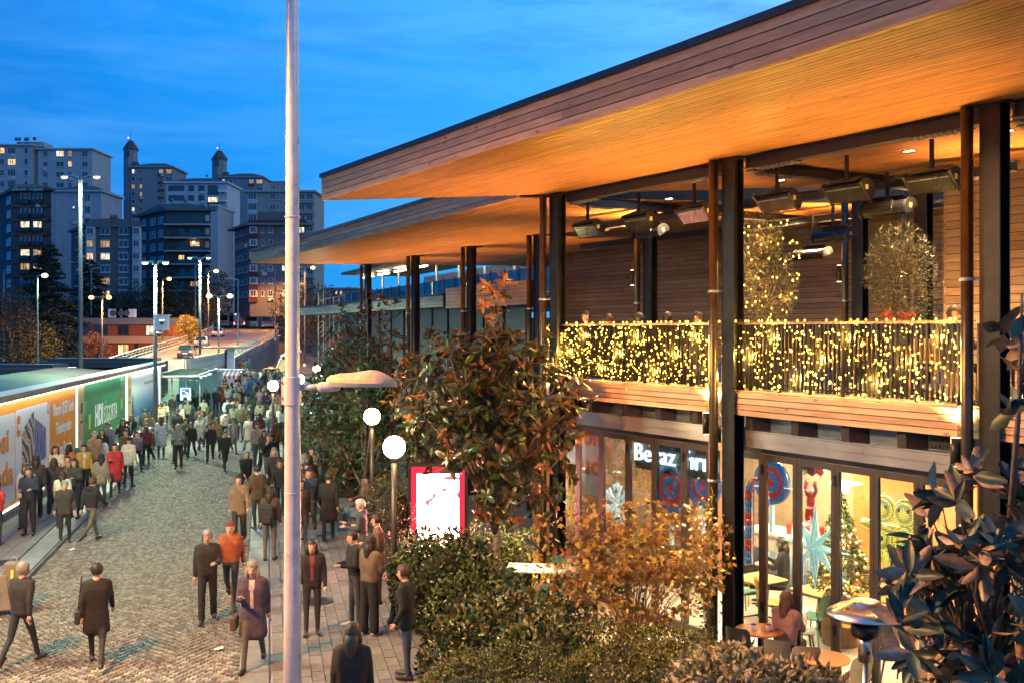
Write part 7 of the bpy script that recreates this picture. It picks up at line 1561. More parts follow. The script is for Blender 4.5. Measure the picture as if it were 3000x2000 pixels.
MB().tube([(-1.3,-.6,2.75),(1.2,-.6,2.75)],.09,10).build('edge_tube', m_galv, t)
for k in range(4):
    MB().box(-1.25+k*.78,-1.18+k*.78,.3,.37,.0,2.7).build('frame_post', m_galv, t)
    if k < 3: MB().box(-1.17+k*.78,-.48+k*.78,.32,.34,.1,2.5).build('glass_panel', glassm('green_glass',(.75,.95,.88),.1), t)
for yy in (2.0,4.5,7): MB().box(-1.1,1.0,yy,yy+.12,2.55,2.61).build('ceiling_tube', em('station_tube',(.75,1,.92),9), t)
for k in range(2): MB().box(-.8+k*1.0,-.5+k*1.0,3,4.4,.0,1.0).build('turnstile', m_galv, t)
MB().box(-1.3,1.2,9,9.1,0,2.7).build('back_wall', pm('teal_wall',(.25,.4,.38),.6), t)
# bus station sign
x_, z_ = at_px(544,1153,56); t = thing('station_sign','white and blue bus station sign with arrow on a post','sign',(x_,56,0),-.05)
MB().tube([(0,.05,0),(0,.05,z_-.3)],.04,8).build('post', m_galv, t); MB().box(-.31,.31,-.03,.03,z_-.39,z_+.39).build('board', m_white, t); bl = pm('sign_blue',(.02,.14,.42),.5)
MB().box(-.31,.31,-.036,-.031,z_+.34,z_+.39).build('blue_bar', bl, t); MB().box(-.31,.31,-.036,-.031,z_-.39,z_-.35).build('blue_bar', bl, t)
MB().box(-.2,.2,-.036,-.031,z_-.02,z_+.28).build('blue_emblem', bl, t); MB().add([(-.2,-.04,z_+.19),(-.05,-.04,z_+.22),(.05,-.04,z_+.08),(.15,-.04,z_+.12),(.19,-.04,z_+.02),(.04,-.04,z_+.01),(-.06,-.04,z_+.14),(-.2,-.04,z_+.13)],[(0,1,2,3,4,5,6,7)][::-1]).build('white_swoosh', m_white, t)
ob('lettering', textmesh('METROBÜS',.4,.06,bl,.02), t, (-.2,-.037,z_-.11)); ob('arrow', textmesh('←',.13,.09,m_black,.01), t, (-.065,-.037,z_-.26))
# curved queue fence
t = thing('queue_fence','curved grey panel fence leading to the station entrance','fence'); fp = [G(520,1290,.1),G(548,1235,.1),G(575,1205,.1),G(605,1190,.1),G(624,1184,.1)]
MB().tube([(q.x,q.y,1.15) for q in fp],.035,8).build('top_rail', m_galv, t)
for a_,b_ in zip(fp,fp[1:]):
    MB().beam((a_.x,a_.y,.6),(b_.x,b_.y,.6),.03,.9).build('panel', pm('fence_panel',(.34,.38,.4),.45,.4), t); MB().tube([(a_.x,a_.y,0),(a_.x,a_.y,1.15)],.03,8).build('post', m_galv, t)
# glass-slat screen above the kiosks
t = thing('glass_screen','row of tall glass slats on a steel gantry above the kiosks','glass screen'); pa, pb = P(556,1052,66), P(668,1036,82); n = 24; gs = glassm('slat_glass',(.6,.68,.66),.25,.1)
for k in range(n):
    f = k/(n-1); q = pa.lerp(pb,f); MB().box(-.22,.16,-.02,.02,2.75,3.55).build('slat', pm('slat_pale',(.42,.46,.45),.3,.3), t, loc=(q.x,q.y,0), rz=.5); MB().box(-.34,-.30,-.05,.05,2.7,3.6).build('mullion', m_galv, t, loc=(q.x,q.y,0), rz=.5)
MB().beam((pa.x,pa.y,2.66),(pb.x,pb.y,2.66),.15,.1).build('lower_beam', m_galv, t); MB().beam((pa.x,pa.y,3.62),(pb.x,pb.y,3.62),.1,.06).build('upper_beam', m_galv, t)
for k in range(6): q = pa.lerp(pb,k/5); MB().tube([(q.x,q.y,0),(q.x,q.y,2.6)],.09,10).build('post', m_galv, t)
def kiosk(label, u, y, wd):
    x_ = (u-1500)/F*y; t = thing('market_kiosk', label, 'kiosk', (x_,y,0), .08, 'striped kiosks'); n = 12; rd_, wh_ = pm('awning_red',(.5,.03,.03),.7), pm('awning_white',(.7,.68,.64),.7)
    for k in range(n): x0 = -wd/2+wd*k/n; x1 = -wd/2+wd*(k+1)/n; MB().add([(x0,.3,2.45),(x1,.3,2.45),(x1,-.7,2.1),(x0,-.7,2.1),(x1,-.7,1.85),(x0,-.7,1.85)],[(0,3,2,1),(3,5,4,2)]).build('awning_stripe', rd_ if k % 2 else wh_, t)
    MB().box(-wd/2,wd/2,.3,1.6,0,1.0).build('counter', pm('kiosk_brown',(.25,.12,.06),.6), t); MB().box(-wd/2,wd/2,.3,1.6,2.4,2.5).build('roof', m_white, t)
    for s in (-1,1): MB().box(s*wd/2-.04,s*wd/2+.04,.3,.38,1.0,2.4).build('post', m_galv, t)
    MB().box(-wd/2+.1,wd/2-.1,.9,.98,2.28,2.34).build('kiosk_tube', em('kiosk_tube',(1,.9,.7),20), t); MB().box(-wd/2+.1,wd/2-.1,.35,.8,1.01,1.3).build('display_case', pm('display',(.5,.35,.18),.4), t)
kiosk('red and white striped kiosk right of the station sign', 668, 74, 1.9); kiosk('red and white striped kiosk left of the grey notice board', 632, 75, 1.2); kiosk('small striped kiosk half behind the station entrance', 577, 70, .9)
x_, z_ = at_px(641,1098,68); t = thing('notice_board','grey notice board on a post in front of the kiosks','sign',(x_,68,0)); MB().box(-.26,.26,-.03,.03,1.75,2.65).build('board', pm('board_grey',(.36,.33,.32),.6), t); MB().tube([(0,.04,0),(0,.04,1.75)],.04,8).build('post', m_galv, t)
x_, z_ = at_px(677,1040,80); t = thing('advertising_totem','tall white advertising totem with dark edge at the end of the glass screen','totem',(x_,80,0),.35); MB().box(-.32,.26,-.12,.12,0,3.95).build('panel', pm('totem_white',(.62,.63,.66),.5), t); MB().box(-.5,-.321,-.14,.14,0,3.9).build('edge', m_black, t); MB().box(-2.2,1.4,-.5,.6,3.96,4.12).build('canopy', pm('totem_roof',(.4,.41,.4),.5), t); MB().box(.262,.268,-.1,.1,1.5,3.8).build('lit_face', em('totem_face',(.75,.75,1),2.5), t)

# ------------------------------------------------------------------ station platform, pavilion and yard seen between the rear columns
t = thing('station_platform','raised station platform with glass barrier and tube lights','platform'); a_, b_ = Vector((-14.2,85,0)), Vector((2.6,45,0)); L = (b_-a_).length; rz = math.atan2(b_.y-a_.y,b_.x-a_.x); t.location = a_; t.rotation_euler = (0,0,rz)
MB().box(0,L,0,7,6.6,7.2).build('slab', m_conc, t); MB().box(0,L,-.4,5.5,10.1,10.3).build('canopy', pm('canopy_dark',(.05,.05,.055),.6), t); MB().box(0,L,7,7.2,6.6,10.1).build('rear_wall', pm('platform_wall',(.25,.22,.19),.7), t)
for k in range(22):
    x0 = k*L/22; MB().box(x0+.08,x0+L/22-.08,.05,.07,7.25,8.5).build('barrier_glass', glassm('barrier_glass',(.35,.45,.5),.15), t); MB().box(x0-.04,x0+.04,.02,.1,7.2,8.6).build('barrier_post', m_dark, t)
for k in range(9): MB().tube([(k*L/9+1,3,7.2),(k*L/9+1,3,10.1)],.1,8).build('canopy_post', m_galv, t); MB().box(k*L/9+.4,k*L/9+3.4,1.4,1.55,9.85,9.92).build('tube_light', em('platform_tube',(1,.82,.5),26), t)
for i,(u,y) in enumerate(((940,100),(960,112),(985,95))):
    x_ = (u-1500)/F*y; t = thing('catenary_mast','lattice railway mast in the yard, '+['left','middle','right'][i]+' one','mast',(x_,y,0)); zt = (9.2,10.5,8.5)[i]; mm_ = pm('mast_steel',(.25,.18,.15),.6,.4)
    for s in (-1,1): MB().box(s*.25-.05,s*.25+.05,-.05,.05,0,zt).build('chord', mm_, t)
    mb = MB()
    for k in range(int(zt/.5)): mb.beam((-.25,0,k*.5),(.25,0,k*.5+.5),.04,.04)
    mb.build('lattice', mm_, t); MB().beam((-.2,0,zt-.8),(2.6,0,zt-.2),.07,.07).build('arm', mm_, t)
W3 = Vector((.97,.24)).normalized()
roof('pavilion_roof','low pale-fascia pavilion roof under the rear canopy', [(-14.25,66),(-7.4,51.5),(-2.94,42)], W3, 6.39, 9, 2.2, 7, 44, False, woodm('lamplit_fascia',(.34,.32,.22),(.48,.46,.33),.5,.3))  # lamp light put into the fascia wood's pale greenish colour
A = [(-2.75,41.6),(.6,34.6)]; t = plank_wall('plank_wall','orange plank band right of the pale pavilion fascia', A, 6.3, 7.15, .14, 63, W3, W_DECK)
t = thing('shutter_wall','dark shuttered shop front under the rear canopy','wall'); pa, pb = Vector((-9.2,56,0)), Vector((.5,36,0)); n = 12
for k in range(n):
    q0, q1 = pa.lerp(pb,k/n), pa.lerp(pb,(k+1)/n); l = (q1-q0).length; a2 = math.atan2(q1.y-q0.y,q1.x-q0.x); MB().box(.04,l-.04,0,.06,.1,6.35).build('shutter_panel', pm('shutter',(.06,.065,.068),.4,.4,var=.2), t, loc=q0, rz=a2); MB().box(-.04,.04,-.06,.08,.1,6.36).build('mullion', m_dark, t, loc=q0, rz=a2)
x_, z_ = at_px(1140,1010,33); t = thing('closed_parasol','closed brown parasol standing behind the evergreens','parasol',(x_,33,0)); MB().tube([(0,0,0),(0,0,5.0)],.035,8).build('pole', m_dark, t); MB().lathe([(.22,3.3),(.25,3.4),(.16,4.2),(.05,4.95),(.01,5.0)],10).build('canopy', pm('parasol_brown',(.22,.08,.05),.8), t, True)

# ------------------------------------------------------------------ apartment blocks
def litm(name, col, s_):
    """a lit room behind glass: lamp, curtain folds and dark furniture make it uneven"""
    m = bpy.data.materials.new(name); m.use_nodes = True; n = m.node_tree; n.nodes.clear(); L_ = n.links.new; t = n.nodes.new('ShaderNodeTexCoord'); mp_ = n.nodes.new('ShaderNodeMapping'); mp_.inputs['Scale'].default_value = (2.2,1,.7); L_(t.outputs['Object'], mp_.inputs[0]); oi = n.nodes.new('ShaderNodeObjectInfo'); ad = n.nodes.new('ShaderNodeVectorMath'); L_(mp_.outputs[0], ad.inputs[0]); L_(oi.outputs['Location'], ad.inputs[1])
    z = n.nodes.new('ShaderNodeTexNoise'); z.inputs['Scale'].default_value = 1.1; z.inputs['Detail'].default_value = 3; L_(ad.outputs[0], z.inputs['Vector']); r = n.nodes.new('ShaderNodeMapRange'); r.inputs[1].default_value = .35; r.inputs[2].default_value = .68; r.inputs[3].default_value = s_*.18; r.inputs[4].default_value = s_*1.25; L_(z.outputs[0], r.inputs[0])
    e = n.nodes.new('ShaderNodeEmission'); e.inputs[0].default_value = (*col,1); L_(r.outputs[0], e.inputs[1]); o = n.nodes.new('ShaderNodeOutputMaterial'); L_(e.outputs[0], o.inputs[0]); return m
m_wg = pm('dark_pane',(.02,.028,.04),.06,.0,var=.1,spec=.8); LIT = [litm('lit_warm',(1,.62,.27),.75),litm('lit_pale',(1,.85,.58),.72),litm('lit_dim',(1,.58,.25),.3)]; m_wf = pm('window_frame',(.42,.42,.43),.5); m_wfd = pm('window_frame_dark',(.05,.05,.055),.5)
_wm = {}
def winmesh(w_, h, dark, split):
    k = (round(w_,1),round(h,1),dark,split)
    if k not in _wm:
        mb = MB(); f = .09; mb.box(0,w_,-.10,.0,0,f); mb.box(0,w_,-.10,.0,h-f,h); mb.box(0,f,-.10,.0,f,h-f); mb.box(w_-f,w_,-.10,.0,f,h-f)
        for i in range(1,split): mb.box(w_*i/split-f/2,w_*i/split+f/2,-.09,.0,f,h-f)
        mb.box(-.08,w_+.08,-.2,0,-.12,-.002); fm_ = mb.mesh('window', m_wfd if dark else m_wf)
        pn = MB().box(f,w_-f,-.045,-.035,f,h-f); _wm[k] = (fm_,{m.name: pn.mesh('pane',m) for m in [m_wg]+LIT})
    return _wm[k]
Z1 = lambda a_: a_*.3827
def VZ(zy, y): return H-((380+.3827*zy)-HV)/F*y
class Block:
    def __init__(s, label, y, zx0, zx1, zy_top, col, side=None, depth=14, yaw=0, name='apartment_building', z0=8.2, roofk='flat', rough=.8, rcol=(.06,.03,.025), eave=.6):
        s.y = y; s.x0 = (Z1(zx0)-1500)/F*y; s.x1 = (Z1(zx1)-1500)/F*y; s.zt = VZ(zy_top,y); s.z0 = z0; s.zx0, s.zx1 = zx0, zx1
        s.t = thing(name, label, 'building', (s.x0,y,z0), 0, 'apartment buildings on the hill'); s.w = s.x1-s.x0; s.h = s.zt-z0; s.col = col
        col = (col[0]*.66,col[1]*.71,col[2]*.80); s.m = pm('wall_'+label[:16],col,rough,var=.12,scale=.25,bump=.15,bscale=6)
        pts = [(0,0),(s.w,0)]
        if side is not None:
            ys = y*1.055; xs = (Z1(side)-1500)/F*ys-s.x0; s.sx, s.sy = xs, ys-y; pts += [(s.w+xs,ys-y),(xs,ys-y)]
        else: pts += [(s.w,depth),(0,depth)]
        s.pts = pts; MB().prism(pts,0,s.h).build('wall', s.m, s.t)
        cx = sum(p[0] for p in pts)/4; cyy = sum(p[1] for p in pts)/4; big = [(cx+(p[0]-cx)*(1+eave*2/max(s.w,6)),cyy+(p[1]-cyy)*(1+eave*2/12)) for p in pts]
        rm = pm('roof_'+label[:12],rcol,.8,var=.2)
        MB().prism(big,s.h+.002,s.h+.45).build('cornice', pm('cornice_'+label[:12],tuple(min(.6,c*1.15+.02) for c in col),.8), s.t)
        if roofk == 'hip':
            mb = MB(); q = [(cx+(p[0]-cx)*.3,cyy+(p[1]-cyy)*.12) for p in big]; mb.add([(p[0],p[1],s.h+.452) for p in big]+[(p[0],p[1],s.h+2.4) for p in q],[(i,(i+1)%4,4+(i+1)%4,4+i) for i in range(4)]+[(4,5,6,7)]); mb.build('roof', rm, s.t)
        else: MB().prism([(cx+(p[0]-cx)*.92,cyy+(p[1]-cyy)*.92) for p in big],s.h+.452,s.h+.5).build('roof', rm, s.t)
    def lx(s, zx): return (Z1(zx)-1500)/F*s.y-s.x0
    def lz(s, zy): return VZ(zy,s.y)-s.z0
    def win(s, zxa, zxb, zya, zyb, lit=None, dark=False, split=2, yoff=0):
        a_, b_ = s.lx(zxa), s.lx(zxb); t_, l = s.lz(zya), s.lz(zyb)
        if l < 0: return
        w_, h = round(b_-a_,1), round(t_-l,1); fm_, pm_ = winmesh(w_,h,dark,split); o = ob('window', fm_, s.t, (a_,-.006+yoff,l)); ob('pane', pm_[(LIT[lit] if lit is not None else m_wg).name], o)
        if rb.random() < .13: ob('air_conditioner', AC, s.t, (a_+w_*rb.random()*.6,-.02,l-.95))
        return o
    def swin(s, f0, f1, zya, zyb, dark=False, lit=None):
        """window on the receding side, at fractions of its length"""
        t_, l = s.lz(zya), s.lz(zyb); d = math.hypot(s.sx,s.sy); w_ = round(d*(f1-f0),1); fm_, pm_ = winmesh(w_,round(t_-l,1),dark,2); a_ = math.atan2(-s.sy,-s.sx)
        q = (s.sx*(1-f0), s.sy*(1-f0)); o = ob('window', fm_, s.t, (q[0],q[1],l), a_); o.location = (q[0]+math.sin(a_)*.006,q[1]-math.cos(a_)*.006,l); ob('pane', pm_[(LIT[lit] if lit is not None else m_wg).name], o)
    def box(s, name, zxa, zxb, zya, zyb, out, mat, back=0): return MB().box(s.lx(zxa),s.lx(zxb),-out,back-.003,s.lz(zyb),s.lz(zya)).build(name, mat, s.t)
    def dish(s, zx, zy, r=.6):
        o = MB().lathe([(.02,0),(r*.7,.1),(r,.28)],12).build('satellite_dish', pm('dish_grey',(.12,.12,.13),.6), s.t, True); o.matrix_local = Matrix.Translation((s.lx(zx),1.5,s.lz(zy)))@Matrix.Rotation(PI/2.4,4,'X'); MB().tube([(s.lx(zx),1.6,s.h),(s.lx(zx),1.6,s.lz(zy))],.05,6).build('dish_mast', m_dark, s.t)
rb = random.Random(31); AC = MB().box(0,.95,-.5,0,0,.7).mesh('air_conditioner', pm('ac_grey',(.4,.41,.42),.6))
def maybe(p_): return rb.choice((0,1,1,2)) if rb.random() < p_ else None
# 1 the pale twin tower
B1 = Block('pale tall apartment tower at the left edge, left half', 300, -40, 245, 125, (.40,.41,.42))
for r in range(9):
    zy = 140+r*85
    B1.win(0,36,zy,zy+45,maybe(.05)); B1.win(60,120,zy,zy+48,maybe(.05),split=3); B1.win(186,216,zy,zy+45,maybe(.2),split=1); B1.box('bay_panel',55,126,zy+49,zy+82,.25,pm('bay_grey',(.30,.31,.33),.8))
for zx in (110,132,182,196,250): B1.dish(zx,70 if zx != 250 else 66)
B1.box('stair_head',105,310,85,124,-2,B1.m,8)
B1b = Block('pale tall apartment tower at the left edge, right half', 301, 290, 705, 155, (.40,.41,.42))
for r in range(8):
    zy = 165+r*80
    for a_,b_ in ((330,368),(430,490),(522,552),(628,674)): B1b.win(a_,b_,zy,zy+42,maybe(.14),split=2)
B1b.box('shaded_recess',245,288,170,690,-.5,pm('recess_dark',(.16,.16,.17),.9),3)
# 2 dark block with red bands
B2 = Block('dark grey apartment block with red-brown bands and balconies', 228, 100, 392, 470, (.062,.066,.074), side=-2, roofk='hip', rcol=(.10,.06,.045))
m_bandr = pm('red_band',(.13,.045,.028),.8); m_balg = pm('balcony_glass_dark',(.02,.024,.03),.1,.2)
for r in range(8):
    zy = 490+r*107; lit = {2:(1,1),4:(1,2),5:(2,1)}.get(r,(None,None))
    B2.win(158,228,zy,zy+72,lit[0],split=2); B2.win(254,322,zy,zy+72,lit[1],split=2); B2.box('red_band',96,396,zy+82,zy+106,.35,m_bandr); B2.swin(.55,.85,zy+10,zy+70)
    for a_,b_ in ((152,234),(250,330)): B2.box('balcony_front',a_,b_,zy+48,zy+80,.9,m_balg)
    B2.box('corner_balcony',376,405,zy+62,zy+95,.8,m_balg)
sg = ob('lettering', textmesh('alkum inşaat',7.2,1.0,pm('sign_letter',(.5,.5,.5),.6)), B2.t, (B2.lx(112),-1.3,B2.h-.35)); B2.box('sign_fascia',96,400,448,470,1.2,B2.m)
# 3 plain pale block
B3 = Block('plain blue-grey apartment block behind the tall double lamp', 262, 395, 775, 478, (.36,.39,.43), roofk='hip', rcol=(.05,.04,.04))
for r in range(6):
    zy = 495+r*92; B3.win(556,574,zy,zy+18,1 if r == 1 else None,split=1); B3.win(650,694,zy,zy+58,None,split=2); B3.box('panel',650,694,zy+60,zy+88,.12,pm('panel_pale',(.42,.44,.47),.8))
B3.box('tall_panel',425,470,520,1020,.15,pm('panel_grey',(.26,.29,.33),.8))
# 4 small grey block with white bays
B4 = Block('small dark grey apartment block with white corner bays', 210, 672, 1085, 748, (.105,.11,.125), side=545, roofk='hip', rcol=(.06,.025,.02))
m_bay = pm('bay_white',(.34,.36,.4),.7)
for r in range(6):
    zy = 755+r*96; L4 = {(1,0):2,(1,1):2,(2,0):0,(2,1):1,(5,1):0,(4,1):2}
    for c,(a_,b_) in enumerate(((676,728),(770,844),(910,982),(1030,1078))):
        if c in (0,3): B4.box('white_bay',a_-6,b_+6,zy-6,zy+92,.8,m_bay)
        B4.win(a_,b_,zy,zy+50,L4.get((r,c)),split=2,yoff=-.8 if c in (0,3) else 0)
        if c in (1,2): B4.box('shutter_box',a_-2,b_+2,zy-7,zy,.25,m_bay)
    B4.swin(.3,.55,zy+5,zy+50); B4.swin(.65,.9,zy+5,zy+50)
for zx in (840,868): B4.dish(zx,668,.5)
# 5, 6 towers with octagonal turrets
def tower(label, y, a_, b_, eave, tur0, tur1, turtop, rows, zy0, seed):
    T_ = Block(label, y, a_, b_, eave, (.24,.25,.28), roofk='hip', rcol=(.035,.036,.045)); r_ = random.Random(seed)
    w_ = (tur1-tur0)/2; cx = T_.lx((tur0+tur1)/2); rr_ = (T_.lx(tur1)-T_.lx(tur0))/2; zt = T_.lz(turtop+45); o = MB().lathe([(rr_,0),(rr_,zt)],8,(cx,rr_+.5,0)).build('turret', T_.m, T_.t); MB().lathe([(rr_*1.1,zt),(rr_*1.1,zt+.5),(rr_*.35,zt+3.2),(.1,zt+3.6)],8,(cx,rr_+.5,0)).build('turret_roof', pm('turret_slate',(.03,.03,.037),.6), T_.t)
    MB().box(cx-.5,cx+.5,-.2,.6,zt-2.2,zt-.5).build('turret_window', m_wg, o); MB().tube([(cx,rr_+.5,zt+3.5),(cx,rr_+.5,zt+6)],.06,5).build('mast', m_dark, T_.t); MB().ell((cx-.6,rr_,zt+4.2),.16,8,6).build('warning_light', em('beacon',(1,.05,.1),12), T_.t)
    for r in range(rows):
        zy = zy0+r*58
        for c,(p_,q_) in enumerate(((.03,.10),(.22,.28),(.68,.78),(.85,.99))): L_ = b_-a_; T_.win(a_+L_*p_,a_+L_*q_,zy,zy+32,(1 if (r+c) % 5 == 0 else 2) if (r_.random() < .16 or (r == 0 and c in (0,2,3))) else None,split=1 if c < 2 else 2)
        T_.box('red_spandrel',a_+(b_-a_)*.66,a_+(b_-a_)*.80,zy+33,zy+56,.3,pm('spandrel_red',(.09,.03,.03),.8))
    T_.box('dormer',a_+(b_-a_)*.05,a_+(b_-a_)*.2,eave-42,eave-22,.6,m_wg); return T_
tower('grey residential tower with slate roof and octagonal turret, left one', 330, 1000, 1320, 292, 920, 1030, 105, 9, 305, 1)
tower('grey residential tower with slate roof and octagonal turret, right one', 340, 1690, 2012, 370, 1602, 1718, 180, 10, 382, 2)
# 7 white block with dark roof
B7 = Block('white apartment block with dark red roof between the towers', 290, 1270, 1736, 412, (.50,.51,.54), roofk='hip', rcol=(.05,.02,.025))
for r in range(4):
    zy = 428+r*74
    B7.win(1290,1410,zy,zy+38,None,True,4); B7.win(1443,1485,zy,zy+38,None,True,2); B7.win(1520,1564,zy,zy+38,None,True,2); B7.win(1592,1668,zy+14 if r == 1 else zy,zy+56,1 if r == 1 else None,True,3)
    B7.box('loggia_panel',1588,1674,zy+57,zy+72,.2,pm('loggia_dark',(.05,.055,.07),.7))
for r in range(12): B7.box('balcony',1680,1738,470+r*74/1.02,484+r*74/1.02,1.4,pm('balcony_white',(.5,.5,.52),.7))
B7.dish(1575,350,.4)
# 8 mid block with glass balconies
B8 = Block('grey apartment block with long glass balconies', 222, 1272, 1612, 625, (.085,.085,.092), side=1070, roofk='hip', rcol=(.03,.03,.035), eave=.9)
m_bg = pm('balcony_glass',(.03,.05,.065),.08,.3); m_bs = pm('balcony_slab',(.30,.29,.29),.7)
for r in range(8):
    zy = 655+r*101; B8.win(1365,1414,zy,zy+46,0 if r == 3 else None,True,1); B8.win(1455,1530,zy,zy+52,{2:0,5:2}.get(r),True,2); B8.box('white_panel',1574,1602,zy,zy+48,.1,m_bay); B8.box('balcony_slab',1272,1614,zy+70,zy+82,1.5,m_bs); B8.box('balcony_glass',1325,1570,zy+40,zy+69,1.45,m_bg)
    B8.swin(.08,.24,zy-5,zy+55); B8.swin(.42,.62,zy,zy+60); B8.swin(.72,.9,zy+5,zy+62)
MB().ell((B8.lx(1490),-.8,B8.lz(868)),.22,8,6).build('balcony_lamp', em('balcony_lamp',(1,.6,.25),14), B8.t)
for zx in (1300,1405): B8.dish(zx,540,.5)
# white slab beside block 8
B8b = Block('narrow white apartment block behind the glass balconies', 250, 1612, 1668, 590, (.42,.44,.48))
# 9 cream block at the right
B9 = Block('cream apartment block behind the foreground pole', 262, 1885, 2404, 480, (.34,.31,.29), rcol=(.05,.025,.03))
for r in range(9):
    zy = 490+r*82
    for c,(a_,b_) in enumerate(((1900,1965),(2070,2110),(2118,2142),(2290,2335),(2350,2396))): B9.win(a_,b_,zy,zy+46,maybe(.05),split=3 if c == 0 else 2)
    B9.box('bay_panel',1895,1970,zy+50,zy+78,.3,m_bay); B9.box('terrace_slab',2285,2404,zy+62,zy+72,.8,m_bs)
B9.box('roof_storey',2065,2190,390,480,-1,B9.m,9); B9.win(2078,2098,420,455,None,split=1,yoff=.97)
# 10 brown block
B10 = Block('brown-grey apartment block with red bays right of the buses', 204, 1912, 2345, 735, (.17,.145,.135), side=1795, rcol=(.07,.02,.022), eave=1.2)
for r in range(6):
    zy = 748+r*97
    for c,(a_,b_) in enumerate(((1924,1966),(2000,2022),(2052,2090),(2158,2186),(2290,2330))):
        if c == 0: B10.box('bay',1912,1972,zy-4,zy+50,.5,m_bay); B10.box('red_bay_panel',1908,1974,zy+52,zy+90,.55,pm('bay_red',(.075,.018,.022),.8))
        B10.win(a_,b_,zy,zy+44,maybe(.1),split=2 if b_-a_ > 30 else 1,yoff=-.5 if c == 0 else 0)
    B10.swin(.1,.3,zy+4,zy+48); B10.swin(.38,.55,zy+4,zy+48); B10.swin(.65,.85,zy+4,zy+48)
B10.box('dark_red_fascia',1905,2350,698,733,1.0,pm('bay_red',(.075,.018,.022),.8))
MB().box(B10.lx(1955),B10.lx(2200),2,9,B10.h+.5,B10.h+3.0).build('roof_room', B10.m, B10.t)
B11 = Block('far pale apartment block seen beyond the railway masts', 380, 2440, 2760, 1220, (.28,.29,.31))
for r in range(4):
    for c in range(8): B11.win(2450+c*38,2450+c*38+18,1236+r*52,1262+r*52,maybe(.25),split=1)
# low brick building at the main road
t = thing('brick_building','low red-brown brick building with grey parapet beside the ramp','building',(P(245,968,165).x,165,.3)); W_ = (523-245)/F*165; bx_ = lambda zx: (zx*.3827-245)/F*165; bz_ = lambda zy: VZ((zy*.3827+880-380)/.3827,165)-.3
m_brk = pm('red_brick',(.20,.055,.03),.85,var=.2,scale=2,bump=.3,bscale=14)
MB().box(0,W_,0,12,0,bz_(186)).build('wall', m_brk, t); MB().box(-.1,W_+.1,-.25,12,bz_(185),bz_(135)).build('parapet', pm('parapet_grey',(.16,.165,.175),.6), t); MB().box(-.1,W_+.1,-.3,-.005,bz_(325),bz_(274)).build('beige_band', pm('band_beige',(.36,.26,.17),.7), t)
for a_,b_,c_,d_,l in ((725,825,190,265,None),(905,990,190,267,None),(1117,1180,192,270,1),(1286,1320,192,270,None),(902,992,332,412,0),(640,700,195,265,None)):
    fm_, pm_ = winmesh(round(bx_(b_)-bx_(a_),1),round(bz_(c_)-bz_(d_),1),True,2); o = ob('window', fm_, t, (bx_(a_),-.01,bz_(d_))); ob('pane', pm_[(LIT[l] if l is not None else m_wg).name], o)
MB().box(bx_(1030),bx_(1060),-.05,-.003,0,bz_(330)).build('door', m_black, t); MB().box(bx_(1282),W_-.02,-.1,-.004,bz_(272),bz_(187)).build('orange_panel', pm('orange_brick',(.42,.13,.04),.8), t)
for k,(zx) in enumerate((800,860,905)):
    a2 = thing('air_conditioner',['left','middle','right'][k]+' of three white air conditioners on the brick building roof','air conditioner',(P(245,968,165).x+bx_(zx),166.5,.3+bz_(135))); MB().box(0,2.1,0,1,.1,1.5).build('case', m_white, a2); MB().box(.2,1.9,.2,.8,0,.1).build('feet', m_dark, a2)
    mb = MB(); mb.lathe([(.55,0),(.5,.05)],18); mb.v = [(q[0]+.8,-.01-q[2],q[1]+.8) for q in mb.v]; mb.build('fan_grille', pm('grille_dark',(.1,.1,.1),.6), a2)

# ------------------------------------------------------------------ background trees
ct = leafm('cedar_leaf',(.012,.028,.02),(.012,.025,.018),.7); ct2 = leafm('cedar_leaf_b',(.02,.045,.03),(.02,.04,.028),.7)
def cedar(label, x_, y, z0, h, r, n, seed):
    t = thing('cedar_tree', label, 'tree', (0,0,0), 0, 'dark conifers by the main road'); rr_ = random.Random(seed); MB().tube([(x_,y,z0),(x_+.2,y,z0+h*.5),(x_,y,z0+h*.97)],[.45,.3,.06],10).build('trunk', m_bark, t, True); g_ = np.random.default_rng(seed); Pl, Al = [], []; mb = MB()
    nb = 62
    for k in range(nb):
        f = .10+.9*k/nb; z = z0+h*f; an = k*2.4+rr_.uniform(-.4,.4); ln = r*(1-f)**.75*rr_.uniform(.6,1.15)+.5; q0 = Vector((x_,y,z)); q1 = q0+Vector((math.cos(an)*ln,math.sin(an)*ln,rr_.uniform(-.05,.22)*ln)); mb.tube([q0,q0.lerp(q1,.5)+Vector((0,0,.08*ln)),q1],[.09,.06,.02],5)
        m = int(n*ln/(nb*r*.5)); s_ = g_.uniform(.15,1.02,m); wd = .42*ln*(1-np.abs(s_-.55)); d = np.array(q1-q0); sd2 = np.array((-math.sin(an),math.cos(an),0)); lat = g_.normal(size=m)*wd*.55
        p_ = np.array(q0)+d*s_[:,None]+sd2*lat[:,None]; p_[:,2] += -.10*np.abs(lat)+g_.normal(size=m)*.10+.08*ln*np.sin(s_*PI)-.12*s_*s_*ln*.5; Pl.append(p_); Al.append(np.tile(d/ln,(m,1))*.7+sd2*np.sign(lat)[:,None]*.6+g_.normal(size=(m,3))*.3+np.array([0,0,-.15]))
    mb.build('branches', m_bark, t); P_ = np.concatenate(Pl); A_ = np.concatenate(Al); m = len(P_); L_ = g_.uniform(.4,.8,m); leaves('foliage',P_,A_,unit(g_.normal(size=P_.shape)*.5+np.array([0,0,1])),L_,L_*.3,[ct,ct2,ct],t)
